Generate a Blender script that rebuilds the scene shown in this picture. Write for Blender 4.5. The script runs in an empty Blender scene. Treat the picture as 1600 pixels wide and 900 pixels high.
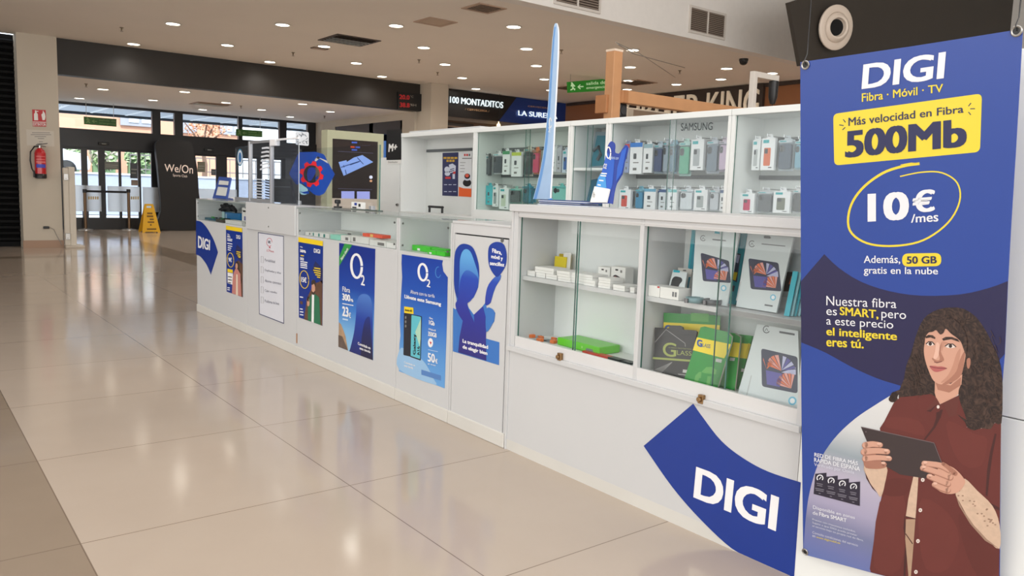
import bpy, bmesh, math, random
from mathutils import Vector, Matrix
from mathutils.geometry import tessellate_polygon
random.seed(7)
SC = bpy.context.scene
COL = SC.collection

# ------------------------------------------------------------------ camera, world, sun, large lights, exposure
YAW, PIT, ROL, FPX, EYE = 0.664965161, 0.118525003, 0.0337894065, 1246.71955, 1.2
_F = Vector((math.sin(YAW)*math.cos(PIT), math.cos(YAW)*math.cos(PIT), -math.sin(PIT)))
_R = Vector((math.cos(YAW), -math.sin(YAW), 0)); _U = _R.cross(_F)
_c, _s = math.cos(ROL), math.sin(ROL)
_R, _U = _c*_R + _s*_U, -_s*_R + _c*_U
CAMP = Vector((0, 0, EYE))
cam = bpy.data.objects.new('camera', bpy.data.cameras.new('camera')); COL.objects.link(cam)
cam.data.sensor_width = 36; cam.data.lens = FPX/1600*36; cam.data.clip_end = 300; cam.data.clip_start = .05
cam.matrix_world = Matrix(((_R.x, _U.x, -_F.x, 0), (_R.y, _U.y, -_F.y, 0), (_R.z, _U.z, -_F.z, EYE), (0, 0, 0, 1)))
SC.camera = cam

W = bpy.data.worlds.new('sky'); SC.world = W; W.use_nodes = True
_bg = W.node_tree.nodes['Background']
_bg.inputs[0].default_value = (0.80, 0.90, 1.0, 1); _bg.inputs[1].default_value = 3.4

def area(name, loc, rot, sx, sy, power, col):
    l = bpy.data.lights.new(name, 'AREA'); l.shape = 'RECTANGLE'; l.size = sx; l.size_y = sy; l.energy = power; l.color = col
    o = bpy.data.objects.new(name, l); COL.objects.link(o); o.location = loc; o.rotation_euler = rot
    return o
_sl = bpy.data.lights.new('sun', 'SUN'); _sl.energy = 4.2; _sl.angle = .02; _sl.color = (1, .98, .95)
_so = bpy.data.objects.new('sun', _sl); COL.objects.link(_so); _so.rotation_euler = (math.radians(48), 0, math.radians(-20))
SKYLIGHT_W, DOWNLIGHT_W, VEST_W = 260, 46, 42
area('skylight', (1.0, 0.8, 6.05), (0, 0, 0), 10, 11, SKYLIGHT_W, (0.93, 0.97, 1.0))
area('fill_left', (-6.8, 4.5, 2.6), (0, math.radians(-90), 0), 4.4, 16, 490, (0.99, 0.99, 0.98))  # added fill light from the left to lift the counter fronts
area('fill_rear', (2.0, -5.8, 3.0), (math.radians(90), 0, 0), 14, 5, 760, (0.99, 0.99, 0.98))  # added fill light from behind, brightening the white bulkhead
vs = SC.view_settings
vs.view_transform = 'Standard'; vs.look = 'None'; vs.exposure = 0.06; vs.gamma = 1; vs.use_curve_mapping = False

# ------------------------------------------------------------------ helpers
def ray(px, py): return _F + (px-800)/FPX*_R - (py-450)/FPX*_U
class Plane:                                   # a real plane in the place: point, normal towards the viewer
    def __init__(s, p, n): s.p = Vector(p); s.n = Vector(n).normalized()
    def at(s, px, py, lift=0.0):
        d = ray(px, py); t = (s.p-CAMP).dot(s.n)/d.dot(s.n)
        return CAMP + d*t + s.n*lift
def PX(x): return Plane((x, 0, 0), (-1, 0, 0))
def PY(y): return Plane((0, y, 0), (0, -1, 0))
def PZ(z): return Plane((0, 0, z), (0, 0, 1 if z < EYE else -1))
def zp(x0, y0, s): return lambda *pts: [(x0+a/s, y0+b/s) for a, b in pts]

def lin(c): c = c/255; return c/12.92 if c <= .04045 else ((c+.055)/1.055)**2.4
_M = {}
def mat(name, rgb, rough=.5, metal=0.0, var=.04, scale=9.0, emit=0.0, spec=.5, coat=0.0):
    if name in _M: return _M[name]
    m = bpy.data.materials.new(name); m.use_nodes = True; nt = m.node_tree; b = nt.nodes['Principled BSDF']
    c = [lin(v) for v in rgb]
    tc = nt.nodes.new('ShaderNodeTexCoord'); nz = nt.nodes.new('ShaderNodeTexNoise'); nz.inputs['Scale'].default_value = scale
    mx = nt.nodes.new('ShaderNodeMix'); mx.data_type = 'RGBA'
    mx.inputs[6].default_value = (*[v*(1-var) for v in c], 1); mx.inputs[7].default_value = (*[min(1, v*(1+var)) for v in c], 1)
    nt.links.new(tc.outputs['Object'], nz.inputs['Vector']); nt.links.new(nz.outputs['Fac'], mx.inputs[0])
    nt.links.new(mx.outputs[2], b.inputs['Base Color'])
    b.inputs['Roughness'].default_value = rough; b.inputs['Metallic'].default_value = metal
    b.inputs['Specular IOR Level'].default_value = spec; b.inputs['Coat Weight'].default_value = coat
    if emit:
        nt.links.new(mx.outputs[2], b.inputs['Emission Color']); b.inputs['Emission Strength'].default_value = emit
    _M[name] = m
    return m
def ramp_mat(name, height, cols, rough=.38, z0=0.0):      # a printed colour wash running up a sheet
    m = bpy.data.materials.new(name); m.use_nodes = True; nt = m.node_tree; b = nt.nodes['Principled BSDF']; b.inputs['Roughness'].default_value = rough
    tc = nt.nodes.new('ShaderNodeTexCoord'); sp = nt.nodes.new('ShaderNodeSeparateXYZ'); nt.links.new(tc.outputs['Object'], sp.inputs[0])
    mr = nt.nodes.new('ShaderNodeMapRange'); mr.inputs[1].default_value = z0; mr.inputs[2].default_value = z0+height; nt.links.new(sp.outputs[2], mr.inputs[0])
    cr = nt.nodes.new('ShaderNodeValToRGB'); nt.links.new(mr.outputs[0], cr.inputs[0]); nt.links.new(cr.outputs[0], b.inputs['Base Color']); el = cr.color_ramp.elements
    el[0].position, el[0].color = cols[0][0], (*[lin(v) for v in cols[0][1]], 1); el[1].position, el[1].color = cols[-1][0], (*[lin(v) for v in cols[-1][1]], 1)
    for p, c in cols[1:-1]: el.new(p).color = (*[lin(v) for v in c], 1)
    return m
def curl_mat(name, c0, c1, rough=.5):                      # printed curls: stretched, distorted noise
    m = bpy.data.materials.new(name); m.use_nodes = True; nt = m.node_tree; b = nt.nodes['Principled BSDF']; b.inputs['Roughness'].default_value = rough
    tc = nt.nodes.new('ShaderNodeTexCoord'); w = nt.nodes.new('ShaderNodeTexNoise'); w.inputs['Scale'].default_value = 38; w.inputs['Detail'].default_value = 5; w.inputs['Distortion'].default_value = 3.2
    cr = nt.nodes.new('ShaderNodeValToRGB'); cr.color_ramp.elements[0].position = .42; cr.color_ramp.elements[1].position = .72
    cr.color_ramp.elements[0].color = (*[lin(v) for v in c0], 1); cr.color_ramp.elements[1].color = (*[lin(v) for v in c1], 1)
    nt.links.new(tc.outputs['Object'], w.inputs['Vector']); nt.links.new(w.outputs['Fac'], cr.inputs[0]); nt.links.new(cr.outputs[0], b.inputs['Base Color'])
    return m
def glass(name, tint=(.95, .975, .965), refl=1.0, haze=0.0, hazecol=(.8, .85, .83)):
    if name in _M: return _M[name]
    m = bpy.data.materials.new(name); m.use_nodes = True; nt = m.node_tree; nt.nodes.clear()
    out = nt.nodes.new('ShaderNodeOutputMaterial'); tr = nt.nodes.new('ShaderNodeBsdfTransparent'); tr.inputs[0].default_value = (*tint, 1)
    gl = nt.nodes.new('ShaderNodeBsdfGlossy'); gl.inputs['Roughness'].default_value = .02
    ge = nt.nodes.new('ShaderNodeNewGeometry'); dt = nt.nodes.new('ShaderNodeVectorMath'); dt.operation = 'DOT_PRODUCT'
    nt.links.new(ge.outputs['Normal'], dt.inputs[0]); nt.links.new(ge.outputs['Incoming'], dt.inputs[1])
    prev = dt.outputs['Value']
    for op, k in (('ABSOLUTE', 0), ('SUBTRACT', None), ('POWER', 5.0), ('MULTIPLY', .96*refl*.6), ('ADD', .04*refl*.6)):
        mu = nt.nodes.new('ShaderNodeMath'); mu.operation = op
        if op == 'SUBTRACT': mu.inputs[0].default_value = 1.0; nt.links.new(prev, mu.inputs[1])
        else:
            nt.links.new(prev, mu.inputs[0])
            if k: mu.inputs[1].default_value = k
        prev = mu.outputs[0]
    mx = nt.nodes.new('ShaderNodeMixShader'); nt.links.new(prev, mx.inputs[0])
    src = tr.outputs[0]
    if haze:
        df = nt.nodes.new('ShaderNodeBsdfDiffuse'); df.inputs[0].default_value = (*hazecol, 1)
        m2 = nt.nodes.new('ShaderNodeMixShader'); m2.inputs[0].default_value = haze
        nt.links.new(tr.outputs[0], m2.inputs[1]); nt.links.new(df.outputs[0], m2.inputs[2]); src = m2.outputs[0]
    nt.links.new(src, mx.inputs[1]); nt.links.new(gl.outputs[0], mx.inputs[2]); nt.links.new(mx.outputs[0], out.inputs[0])
    _M[name] = m
    return m

_TC = {}; _TW = {}
def text_geo(s, bold=0.0, font_shear=0.0, space=1.0):
    k = (s, bold, font_shear, space)
    if k in _TC: return _TC[k]
    cu = bpy.data.curves.new('lettering', 'FONT'); cu.body = s; cu.size = 1; cu.offset = bold; cu.shear = font_shear
    cu.space_character = space; cu.resolution_u = 4; cu.fill_mode = 'FRONT'
    ob = bpy.data.objects.new('lettering', cu)
    me = ob.to_mesh()
    V = [(v.co.x, v.co.y) for v in me.vertices]; Fc = [tuple(p.vertices) for p in me.polygons]
    ob.to_mesh_clear(); bpy.data.objects.remove(ob); bpy.data.curves.remove(cu)
    x0 = min(v[0] for v in V); x1 = max(v[0] for v in V); y0 = min(v[1] for v in V); y1 = max(v[1] for v in V)
    V = [((x-x0)/(x1-x0), (y-y0)/(y1-y0)) for x, y in V]
    _TC[k] = (V, Fc); _TW[k] = (x1-x0, y1-y0)
    return V, Fc

class MB:
    def __init__(s): s.v = []; s.f = []; s.m = []; s.mats = []
    def mi(s, m):
        if m not in s.mats: s.mats.append(m)
        return s.mats.index(m)
    def add(s, verts, faces, m):
        o = len(s.v); s.v += [Vector(v) for v in verts]; k = s.mi(m)
        for f in faces: s.f.append(tuple(o+i for i in f)); s.m.append(k)
        return s
    def box(s, a, b, m):
        x0, x1 = sorted((a[0], b[0])); y0, y1 = sorted((a[1], b[1])); z0, z1 = sorted((a[2], b[2]))
        return s.add([(x0,y0,z0),(x1,y0,z0),(x1,y1,z0),(x0,y1,z0),(x0,y0,z1),(x1,y0,z1),(x1,y1,z1),(x0,y1,z1)],
            [(0,3,2,1),(4,5,6,7),(0,1,5,4),(1,2,6,5),(2,3,7,6),(3,0,4,7)], m)
    def obox(s, c, ax, ay, az, m):             # centre, three half vectors
        c, ax, ay, az = map(Vector, (c, ax, ay, az)); P = [c+i*ax+j*ay+k*az for k in (-1,1) for j in (-1,1) for i in (-1,1)]
        return s.add(P, [(0,2,3,1),(4,5,7,6),(0,1,5,4),(1,3,7,5),(3,2,6,7),(2,0,4,6)], m)
    def prism(s, pts, d, m, m_side=None):      # polygon extruded by a vector
        d = Vector(d); n = len(pts); P = [Vector(p) for p in pts]
        tri = tessellate_polygon([P])
        s.add(P, tri, m); s.add([p+d for p in P], [tuple(reversed(t)) for t in tri], m_side or m)
        for i in range(n):
            j = (i+1) % n; s.add([P[i], P[j], P[j]+d, P[i]+d], [(0,1,2,3)], m_side or m)
        return s
    def poly(s, pts, m):
        P = [Vector(p) for p in pts]; return s.add(P, tessellate_polygon([P]), m)
    def cyl(s, p0, p1, r0, m, r1=None, n=18, caps=True):
        p0, p1 = Vector(p0), Vector(p1); r1 = r0 if r1 is None else r1; d = (p1-p0).normalized()
        a = d.orthogonal().normalized(); b = d.cross(a)
        A = [p0+r0*(math.cos(t)*a+math.sin(t)*b) for t in [2*math.pi*i/n for i in range(n)]]
        B = [p1+r1*(math.cos(t)*a+math.sin(t)*b) for t in [2*math.pi*i/n for i in range(n)]]
        F = [(i, (i+1)%n, n+(i+1)%n, n+i) for i in range(n)]
        if caps: F += [tuple(range(n-1, -1, -1)), tuple(range(n, 2*n))]
        return s.add(A+B, F, m)
    def lathe(s, c, prof, m, n=24, axis=(0,0,1), caps=True):   # prof: (radius, height) pairs
        c = Vector(c); d = Vector(axis).normalized(); a = d.orthogonal().normalized(); b = d.cross(a); V = []; F = []
        for r, h in prof:
            V += [c+d*h+r*(math.cos(t)*a+math.sin(t)*b) for t in [2*math.pi*i/n for i in range(n)]]
        for k in range(len(prof)-1):
            F += [(k*n+i, k*n+(i+1)%n, (k+1)*n+(i+1)%n, (k+1)*n+i) for i in range(n)]
        if caps and prof[0][0] > 1e-6: F.append(tuple(range(n-1, -1, -1)))
        if caps and prof[-1][0] > 1e-6: F.append(tuple(range((len(prof)-1)*n, len(prof)*n)))
        return s.add(V, F, m)
    def tube(s, pts, r, m, n=8):
        pts = [Vector(p) for p in pts]; V = []; F = []
        up = Vector((0.31, 0.22, 0.93)).normalized()
        for i, p in enumerate(pts):
            d = (pts[min(i+1, len(pts)-1)]-pts[max(i-1, 0)]).normalized(); a = d.cross(up).normalized(); b = d.cross(a)
            rr = r[i] if isinstance(r, (list, tuple)) else r
            V += [p+rr*(math.cos(t)*a+math.sin(t)*b) for t in [2*math.pi*k/n for k in range(n)]]
        for k in range(len(pts)-1):
            F += [(k*n+i, k*n+(i+1)%n, (k+1)*n+(i+1)%n, (k+1)*n+i) for i in range(n)]
        F += [tuple(range(n-1, -1, -1)), tuple(range((len(pts)-1)*n, len(pts)*n))]
        return s.add(V, F, m)
    def text(s, txt, quad, m, bold=0.0, shear=0.0, depth=0.0, nrm=None, space=1.0):   # quad: TL, TR, BR, BL in the place
        V, Fc = text_geo(txt, 0.0, shear, space); TL, TR, BR, BL = [Vector(q) for q in quad]
        kx = ky = 0
        if bold: kx = bold/_TW[(txt, 0.0, shear, space)][0]; ky = bold*.55/_TW[(txt, 0.0, shear, space)][1]
        sets = [[(kx+a*kx+u*(1-2*kx), ky+b*ky+v*(1-2*ky)) for u, v in V] for a, b in (((0, 0), (-1, -1), (1, -1), (-1, 1), (1, 1)) if kx else ((0, 0),))]
        mkP = lambda W_: [(BL*(1-u)+BR*u)*(1-v)+(TL*(1-u)+TR*u)*v for u, v in W_]
        P = mkP(sets[0])
        if not depth:
            nn = (TR-TL).cross(BL-TL).normalized(); nn = nn if nn.dot(CAMP-TL) > 0 else -nn
            for k_, W_ in enumerate(sets): s.add([p+nn*(.00009*k_) for p in mkP(W_)], Fc, m)
            return s
        if depth:
            n = Vector(nrm)*depth; cnt = {}
            for f in Fc:
                for i in range(len(f)):
                    e = (f[i], f[(i+1)%len(f)]); cnt[tuple(sorted(e))] = cnt.get(tuple(sorted(e)), []) + [e]
            s.add([p+n for p in P], Fc, m)
            for k, es in cnt.items():
                if len(es) == 1: a, b = es[0]; s.add([P[a], P[b], P[b]+n, P[a]+n], [(0,1,2,3)], m)
        else: s.add(P, Fc, m)
        return s
    def build(s, name, parent=None, base=None, smooth=False, bevel=0.0, solid=True, seg=2):
        off = Vector((0, 0, 0)); p = parent
        while p is not None: off += p.location; p = p.parent
        loc = Vector((0, 0, 0))
        if parent is None:
            if base is None:
                lo = [min(v[i] for v in s.v) for i in range(3)]; hi = [max(v[i] for v in s.v) for i in range(3)]
                base = ((lo[0]+hi[0])/2, (lo[1]+hi[1])/2, lo[2])
            loc = Vector(base); off = loc
        me = bpy.data.meshes.new(name); me.from_pydata([v-off for v in s.v], [], s.f)
        for m in s.mats: me.materials.append(m)
        me.polygons.foreach_set('material_index', s.m)
        bm = bmesh.new(); bm.from_mesh(me)
        if bevel or smooth: bmesh.ops.remove_doubles(bm, verts=bm.verts, dist=1e-5)
        if solid: bmesh.ops.recalc_face_normals(bm, faces=bm.faces)
        if smooth:
            for f in bm.faces: f.smooth = True
            for e in bm.edges:
                if len(e.link_faces) == 2 and e.calc_face_angle(0) > .7: e.smooth = False
        bm.to_mesh(me); bm.free(); me.update()
        o = bpy.data.objects.new(name, me); COL.objects.link(o); o.location = loc
        if parent is not None: o.parent = parent; o.location = (0, 0, 0)
        if bevel:
            md = o.modifiers.new('edge', 'BEVEL'); md.width = bevel; md.segments = seg; md.limit_method = 'ANGLE'; md.angle_limit = .6
        return o
def tag(o, label, cat, group=None, kind=None):
    o['label'] = label; o['category'] = cat
    if group: o['group'] = group
    if kind: o['kind'] = kind
    return o
def thing(name, label, cat, loc, group=None):
    o = bpy.data.objects.new(name, None); COL.objects.link(o); o.location = loc; o.empty_display_size = .1
    return tag(o, label, cat, group)
def struct(o, label, cat):
    o['kind'] = 'structure'; o['label'] = label; o['category'] = cat
    return o
def smooth_closed(pts, n=6):                   # Catmull-Rom through a closed outline
    out = []; N = len(pts)
    for i in range(N):
        p0, p1, p2, p3 = [pts[(i+k) % N] for k in (-1, 0, 1, 2)]
        for j in range(n):
            t = j/n
            out.append(tuple(.5*((2*p1[a])+(-p0[a]+p2[a])*t+(2*p0[a]-5*p1[a]+4*p2[a]-p3[a])*t*t+(-p0[a]+3*p1[a]-3*p2[a]+p3[a])*t**3) for a in (0, 1)))
    return out
def smooth_open(pts, n=6):
    P = [pts[0]]+list(pts)+[pts[-1]]; out = []
    for i in range(1, len(P)-2):
        p0, p1, p2, p3 = P[i-1:i+3]
        for j in range(n):
            t = j/n
            out.append(tuple(.5*((2*p1[a])+(-p0[a]+p2[a])*t+(2*p0[a]-5*p1[a]+4*p2[a]-p3[a])*t*t+(-p0[a]+3*p1[a]-3*p2[a]+p3[a])*t**3) for a in (0, 1)))
    return out+[tuple(pts[-1])]
def stroke(pts, w0, w1=None):                  # outline of a brush stroke along a path; widths in the same units
    w1 = w0 if w1 is None else w1; L = []; Rr = []; N = len(pts)
    for i, p in enumerate(pts):
        a = pts[max(i-1, 0)]; b = pts[min(i+1, N-1)]; dx, dy = b[0]-a[0], b[1]-a[1]; l = math.hypot(dx, dy) or 1
        w = (w0+(w1-w0)*i/max(1, N-1))/2
        L.append((p[0]-dy/l*w, p[1]+dx/l*w)); Rr.append((p[0]+dy/l*w, p[1]-dx/l*w))
    return L+Rr[::-1]
def ell(cx, cy, rx, ry, n=28, sk=0.0): return [(cx+rx*math.cos(2*math.pi*i/n), cy+ry*math.sin(2*math.pi*i/n)+sk*rx*math.cos(2*math.pi*i/n)) for i in range(n)]
def rquad(q, r=.06, n=4):                      # quad with rounded corners
    out = []
    for i in range(4):
        p, a, b = q[i], q[i-1], q[(i+1) % 4]
        A = (p[0]+(a[0]-p[0])*r, p[1]+(a[1]-p[1])*r); B = (p[0]+(b[0]-p[0])*r, p[1]+(b[1]-p[1])*r)
        L = math.hypot(b[0]-p[0], b[1]-p[1]); La = math.hypot(a[0]-p[0], a[1]-p[1]); d = min(L, La)*r
        A = (p[0]+(a[0]-p[0])*d/La, p[1]+(a[1]-p[1])*d/La); B = (p[0]+(b[0]-p[0])*d/L, p[1]+(b[1]-p[1])*d/L)
        for k in range(n+1):
            t = k/n; out.append(tuple((1-t)**2*A[c]+2*t*(1-t)*p[c]+t*t*B[c] for c in (0, 1)))
    return out
LAYER = .0003
def sheet(name, label, cat, pl, outline, base, shapes=(), texts=(), thick=.0012, group=None, lift=0.0008, pname='printed_picture', zmin=None):
    """a printed sheet on a real plane: shapes = (points, material, layer), texts = (string, quad, material, bold)"""
    up = lambda p: p if zmin is None else p+Vector((-pl.n.z/pl.n.x, 0, 1))*max(0, zmin-p.z)
    mb = MB(); mb.prism([up(pl.at(x, y, lift)) for x, y in outline], pl.n*thick, base)
    o = mb.build(name); tag(o, label, cat, group)
    top = lift+thick
    if shapes:
        mb = MB()
        for pts, m, L in shapes: mb.poly([up(pl.at(x, y, top+L*LAYER)) for x, y in pts], m)
        mb.build(pname, o, solid=False)
    if texts:
        mb = MB(); big = max([L for _, _, L in shapes], default=0)
        for t in texts:
            s, q, m = t[:3]; b = t[3] if len(t) > 3 else .0; sh = t[4] if len(t) > 4 else 0.
            if len(q) == 2: (x0, y0), (x1, y1) = q; q = [(x0, y0), (x1, y0), (x1, y1), (x0, y1)]
            mb.text(s, [pl.at(x, y, top+(big+1)*LAYER) for x, y in q], m, b, sh)
        mb.build('lettering', o, solid=False)
    return o
ORD = ['first','second','third','fourth','fifth','sixth','seventh','eighth','ninth','tenth']
# ------------------------------------------------------------------ materials of the setting
white_paint = mat('white paint', (226, 222, 217), .6)
beige_wall = mat('beige wall', (196, 186, 170), .7, var=.03, scale=2)
ceil_m = mat('ceiling plaster', (232, 224, 214), .85, var=.03, scale=1.2)
bulk_m = mat('dark bulkhead paint', (40, 36, 32), .5, var=.06, scale=1.5)
black_frame = mat('black aluminium', (30, 30, 33), .35, spec=.5)
lam = mat('white laminate', (201, 202, 203), .38, var=.02, scale=3)
lam_bright = mat('white laminate brightened', (232, 234, 232), .5, var=.02, scale=3)  # laminate paled to offset dim light inside, in the back row, behind the banner
alu = mat('white aluminium', (212, 212, 212), .35, var=.02)
steel = mat('brushed steel', (170, 168, 165), .3, metal=1.0)
gl = glass('clear glass', (.975, .987, .985)); gl_out = glass('door glass', (.95, .97, .97), .5)
gl_edge = mat('green glass edge', (70, 115, 105), .15, spec=.8)
paper_l = mat('printed line', (165, 165, 158), .6); gold = mat('worn brass', (150, 120, 85), .35, metal=1.0)
blackp = mat('black plastic', (28, 28, 30), .4)

def floor_material():
    m = bpy.data.materials.new('porcelain tiles'); m.use_nodes = True; nt = m.node_tree; b = nt.nodes['Principled BSDF']; N = nt.nodes.new; L = nt.links.new
    tc = N('ShaderNodeTexCoord'); sp = N('ShaderNodeSeparateXYZ'); L(tc.outputs['Object'], sp.inputs[0])
    def math_(op, a, b_=None):
        n = N('ShaderNodeMath'); n.operation = op
        for i, q in enumerate((a, b_)):
            if q is None: continue
            if isinstance(q, (int, float)): n.inputs[i].default_value = q
            else: L(q, n.inputs[i])
        return n.outputs[0]
    X, Y = sp.outputs[0], sp.outputs[1]
    def line(v, o, size):
        t = math_('FRACT', math_('ADD', math_('DIVIDE', math_('SUBTRACT', v, o), size), 50.5))
        return math_('LESS_THAN', math_('MULTIPLY', math_('ABSOLUTE', math_('SUBTRACT', t, .5)), size), .0022)
    grout = math_('MAXIMUM', line(X, .452, .975), line(Y, 1.875, .967))
    band = lambda v, a, c: math_('MULTIPLY', math_('GREATER_THAN', v, a), math_('LESS_THAN', v, c))
    dark = math_('MAXIMUM', math_('MAXIMUM', math_('LESS_THAN', X, .452), band(Y, 13.68, 14.05)), band(X, 3.48, 3.97))
    # one shade per tile
    cx = math_('FLOOR', math_('DIVIDE', math_('SUBTRACT', X, .452), .975)); cy = math_('FLOOR', math_('DIVIDE', math_('SUBTRACT', Y, 1.875), .967))
    cm = N('ShaderNodeCombineXYZ'); L(cx, cm.inputs[0]); L(cy, cm.inputs[1]); wn = N('ShaderNodeTexWhiteNoise'); L(cm.outputs[0], wn.inputs['Vector'])
    nz = N('ShaderNodeTexNoise'); nz.inputs['Scale'].default_value = 2.5; nz.inputs['Detail'].default_value = 6; L(tc.outputs['Object'], nz.inputs['Vector'])
    def mix(f, a, b_):
        n = N('ShaderNodeMix'); n.data_type = 'RGBA'
        if isinstance(f, float): n.inputs[0].default_value = f
        else: L(f, n.inputs[0])
        for i, q in ((6, a), (7, b_)):
            if isinstance(q, tuple): n.inputs[i].default_value = (*[lin(v) for v in q], 1)
            else: L(q, n.inputs[i])
        return n.outputs[2]
    cream = mix(nz.outputs['Fac'], (180, 164, 149), (190, 175, 160)); cream = mix(math_('MULTIPLY', wn.outputs['Value'], .35), cream, (176, 161, 146))
    brown = mix(nz.outputs['Fac'], (138, 122, 106), (152, 136, 119))
    c = mix(dark, cream, brown); c = mix(math_('MULTIPLY', grout, .75), c, (105, 88, 74)); L(c, b.inputs['Base Color'])
    r = math_('ADD', math_('MULTIPLY', nz.outputs['Fac'], .07), .085); L(r, b.inputs['Roughness'])
    b.inputs['Specular IOR Level'].default_value = .55
    bp = N('ShaderNodeBump'); bp.inputs['Strength'].default_value = .012; bp.inputs['Distance'].default_value = .05
    n2 = N('ShaderNodeTexNoise'); n2.inputs['Scale'].default_value = 1.8; L(tc.outputs['Object'], n2.inputs['Vector']); L(n2.outputs['Fac'], bp.inputs['Height']); L(bp.outputs[0], b.inputs['Normal'])
    return m
S = struct
XL, XR, YB, YD, ZC, ZV = -7.0, 17.0, -6.0, 21.2, 3.55, 2.95
S(MB().box((XL, YB, -.12), (XR, YD+.1, 0), floor_material()).build('floor', base=(0, 0, 0)), 'polished cream porcelain tile floor with dark border bands', 'floor')
S(MB().box((XL, 8.2, ZC), (XR, 16.0, ZC+.25), ceil_m).build('ceiling'), 'beige plaster main ceiling with round downlights', 'ceiling')
S(MB().box((2.2, 16.0, ZV), (9.7, YD+.1, ZV+.25), ceil_m).build('ceiling'), 'lower plaster ceiling of the entrance vestibule behind dark bulkhead', 'ceiling')
S(MB().box((2.37, 15.78, ZV), (9.56, 16.0, ZC), bulk_m).build('wall_bulkhead'), 'dark brown bulkhead above the entrance vestibule', 'wall')
S(MB().box((XL, 8.0, ZC), (XR, 8.2, 6.2), white_paint).build('wall_upper'), 'white upper wall of the atrium with ventilation grilles', 'wall')
S(MB().box((1.79, 15.7, 0), (2.377, 16.3, ZC), beige_wall).build('wall_pillar'), 'beige pillar at left with the red fire extinguisher', 'pillar')
S(MB().box((1.78, 15.68, 0), (2.387, 15.7, .125), mat('brown skirting', (160, 130, 108), .5)).build('baseboard_pillar'), 'brown tiled skirting at the foot of the beige pillar', 'skirting')
S(MB().box((9.565, 15.32, 0), (10.02, 16.3, ZC), beige_wall).build('wall_pillar'), 'beige pillar between dark bulkhead and black shop sign', 'pillar')
# shell beyond the picture: keeps the light of the place inside
shell = MB()
shell.box((XL-.2, YB, 0), (XL, 16.3, 6.2), white_paint).box((XL, YB-.2, 0), (XR, YB, 6.2), white_paint).box((XR, YB, 0), (XR+.2, 17.5, 6.2), white_paint)
S(shell.build('wall_shell'), 'white outer walls of the mall behind the viewer', 'wall')
S(MB().box((XL, YB, 6.2), (XR, 8.2, 6.4), white_paint).build('ceiling'), 'high white atrium ceiling over the viewer', 'ceiling')
# left: closed black shop shutter
m = MB(); blk = mat('black shutter slats', (9, 9, 10), .6, var=.1, spec=.15)
m.box((XL, 16.08, 0), (1.79, 16.3, ZC), blk)
for i in range(34): 
    z = .08+i*.1
    m.prism([(-3, 16.08, z), (-3, 16.045, z+.03), (-3, 16.045, z+.07), (-3, 16.08, z+.095)], (4.79, 0, 0), blk)
S(m.build('wall_left'), 'closed black slatted shop shutter left of the beige pillar', 'shutter')
S(MB().box((2.2, 16.3, 0), (2.4, YD, ZV), beige_wall).build('wall_vestibule'), 'beige vestibule side wall behind the pillar', 'wall')  # hidden side wall, put in to block light
# right wall of vestibule with dark shop opening
m = MB(); XS = 9.5
m.box((XS, 15.9, 0), (XS+.2, 16.45, ZV), beige_wall).box((XS, 20.0, 0), (XS+.2, YD, ZV), beige_wall).box((XS, 16.45, 2.79), (XS+.2, 20.0, ZV), beige_wall)
S(m.build('wall_right'), 'beige right wall of the vestibule with a dark shop opening', 'wall')
shopdark = mat('dark shop interior', (34, 34, 40), .6)
S(MB().box((XS+1.6, 16.3, 0), (XS+1.7, 20.2, ZV), shopdark).box((XS+.2, 20.05, 0), (XS+1.7, 20.2, ZV), shopdark).box((XS+.2, 16.3, 0), (XS+1.7, 16.42, ZV), shopdark).box((XS+.2, 16.3, 2.8), (XS+1.7, 20.2, ZV), shopdark).build('wall_shop'), 'dark interior of the small shop off the vestibule', 'shop')
m = MB(); bl = mat('blue lit panel', (70, 110, 170), .3, emit=.7)
w = thing('shop_window', 'dark framed shop window with blue lit panes behind the tall map screen', 'window', (XS+.1, 18.2, 0)); w['kind'] = 'structure'
m.box((XS+.02, 16.45, 2.5), (XS+.1, 20, 2.79), black_frame).box((XS+.02, 17.9, 0), (XS+.1, 18.1, 2.79), black_frame).box((XS+.02, 16.45, 0), (XS+.1, 16.55, 2.79), black_frame).build('window_frame', w)
for a, b in ((16.6, 17.85), (18.15, 19.9)): MB().box((XS+.5, a, .3), (XS+.53, b, 2.4), bl).build('lit_pane', w)

# ------------------------------------------------------------------ entrance: door wall, panes, header
D = PY(YD)
def dx(px, py=285): return D.at(px, py).x
m = MB(); T = .12
def dbar(x0, x1, z0, z1, d0=0, d1=T): m.box((x0, YD+d0, z0), (x1, YD+d1, z1), black_frame)
dbar(2.4, 9.5, 2.89, ZV); dbar(2.4, 9.5, 1.93, 2.35, -.06); dbar(2.4, 9.5, 0, .05)
trans = [(3.0, dx(238, 190)), (dx(251, 198), dx(273, 200)), (dx(286, 200), dx(373, 205)), (dx(379, 205), dx(437, 210)), (dx(448, 205), dx(481, 212))]
edge = 2.4
for a, b in trans: dbar(edge, a, 2.35, 2.89); edge = b
dbar(edge, 9.5, 2.35, 2.89)
S(m.build('wall_front'), 'black aluminium frame over the glass entrance doors', 'frame')
for i, (a, b) in enumerate(trans):
    S(MB().box((a, YD+.05, 2.35), (b, YD+.06, 2.89), gl_out).build(f'window_{i+1}'), f'{ORD[i]} glass pane from the left above the entrance doors', 'window')
panes = [(100, 128), (137.5, 154.5), (165, 186), (190, 216), (220.5, 237), (306, 338), (355, 369), (373, 402), (409, 440)]
groups = [panes[0:2], panes[2:4], panes[4:5], panes[5:6], panes[6:7], panes[7:8], panes[8:9]]
bounds = [3.0, dx(159.5), dx(218.5), dx(244), dx(342), dx(371), dx(405.5), dx(446)]
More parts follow.
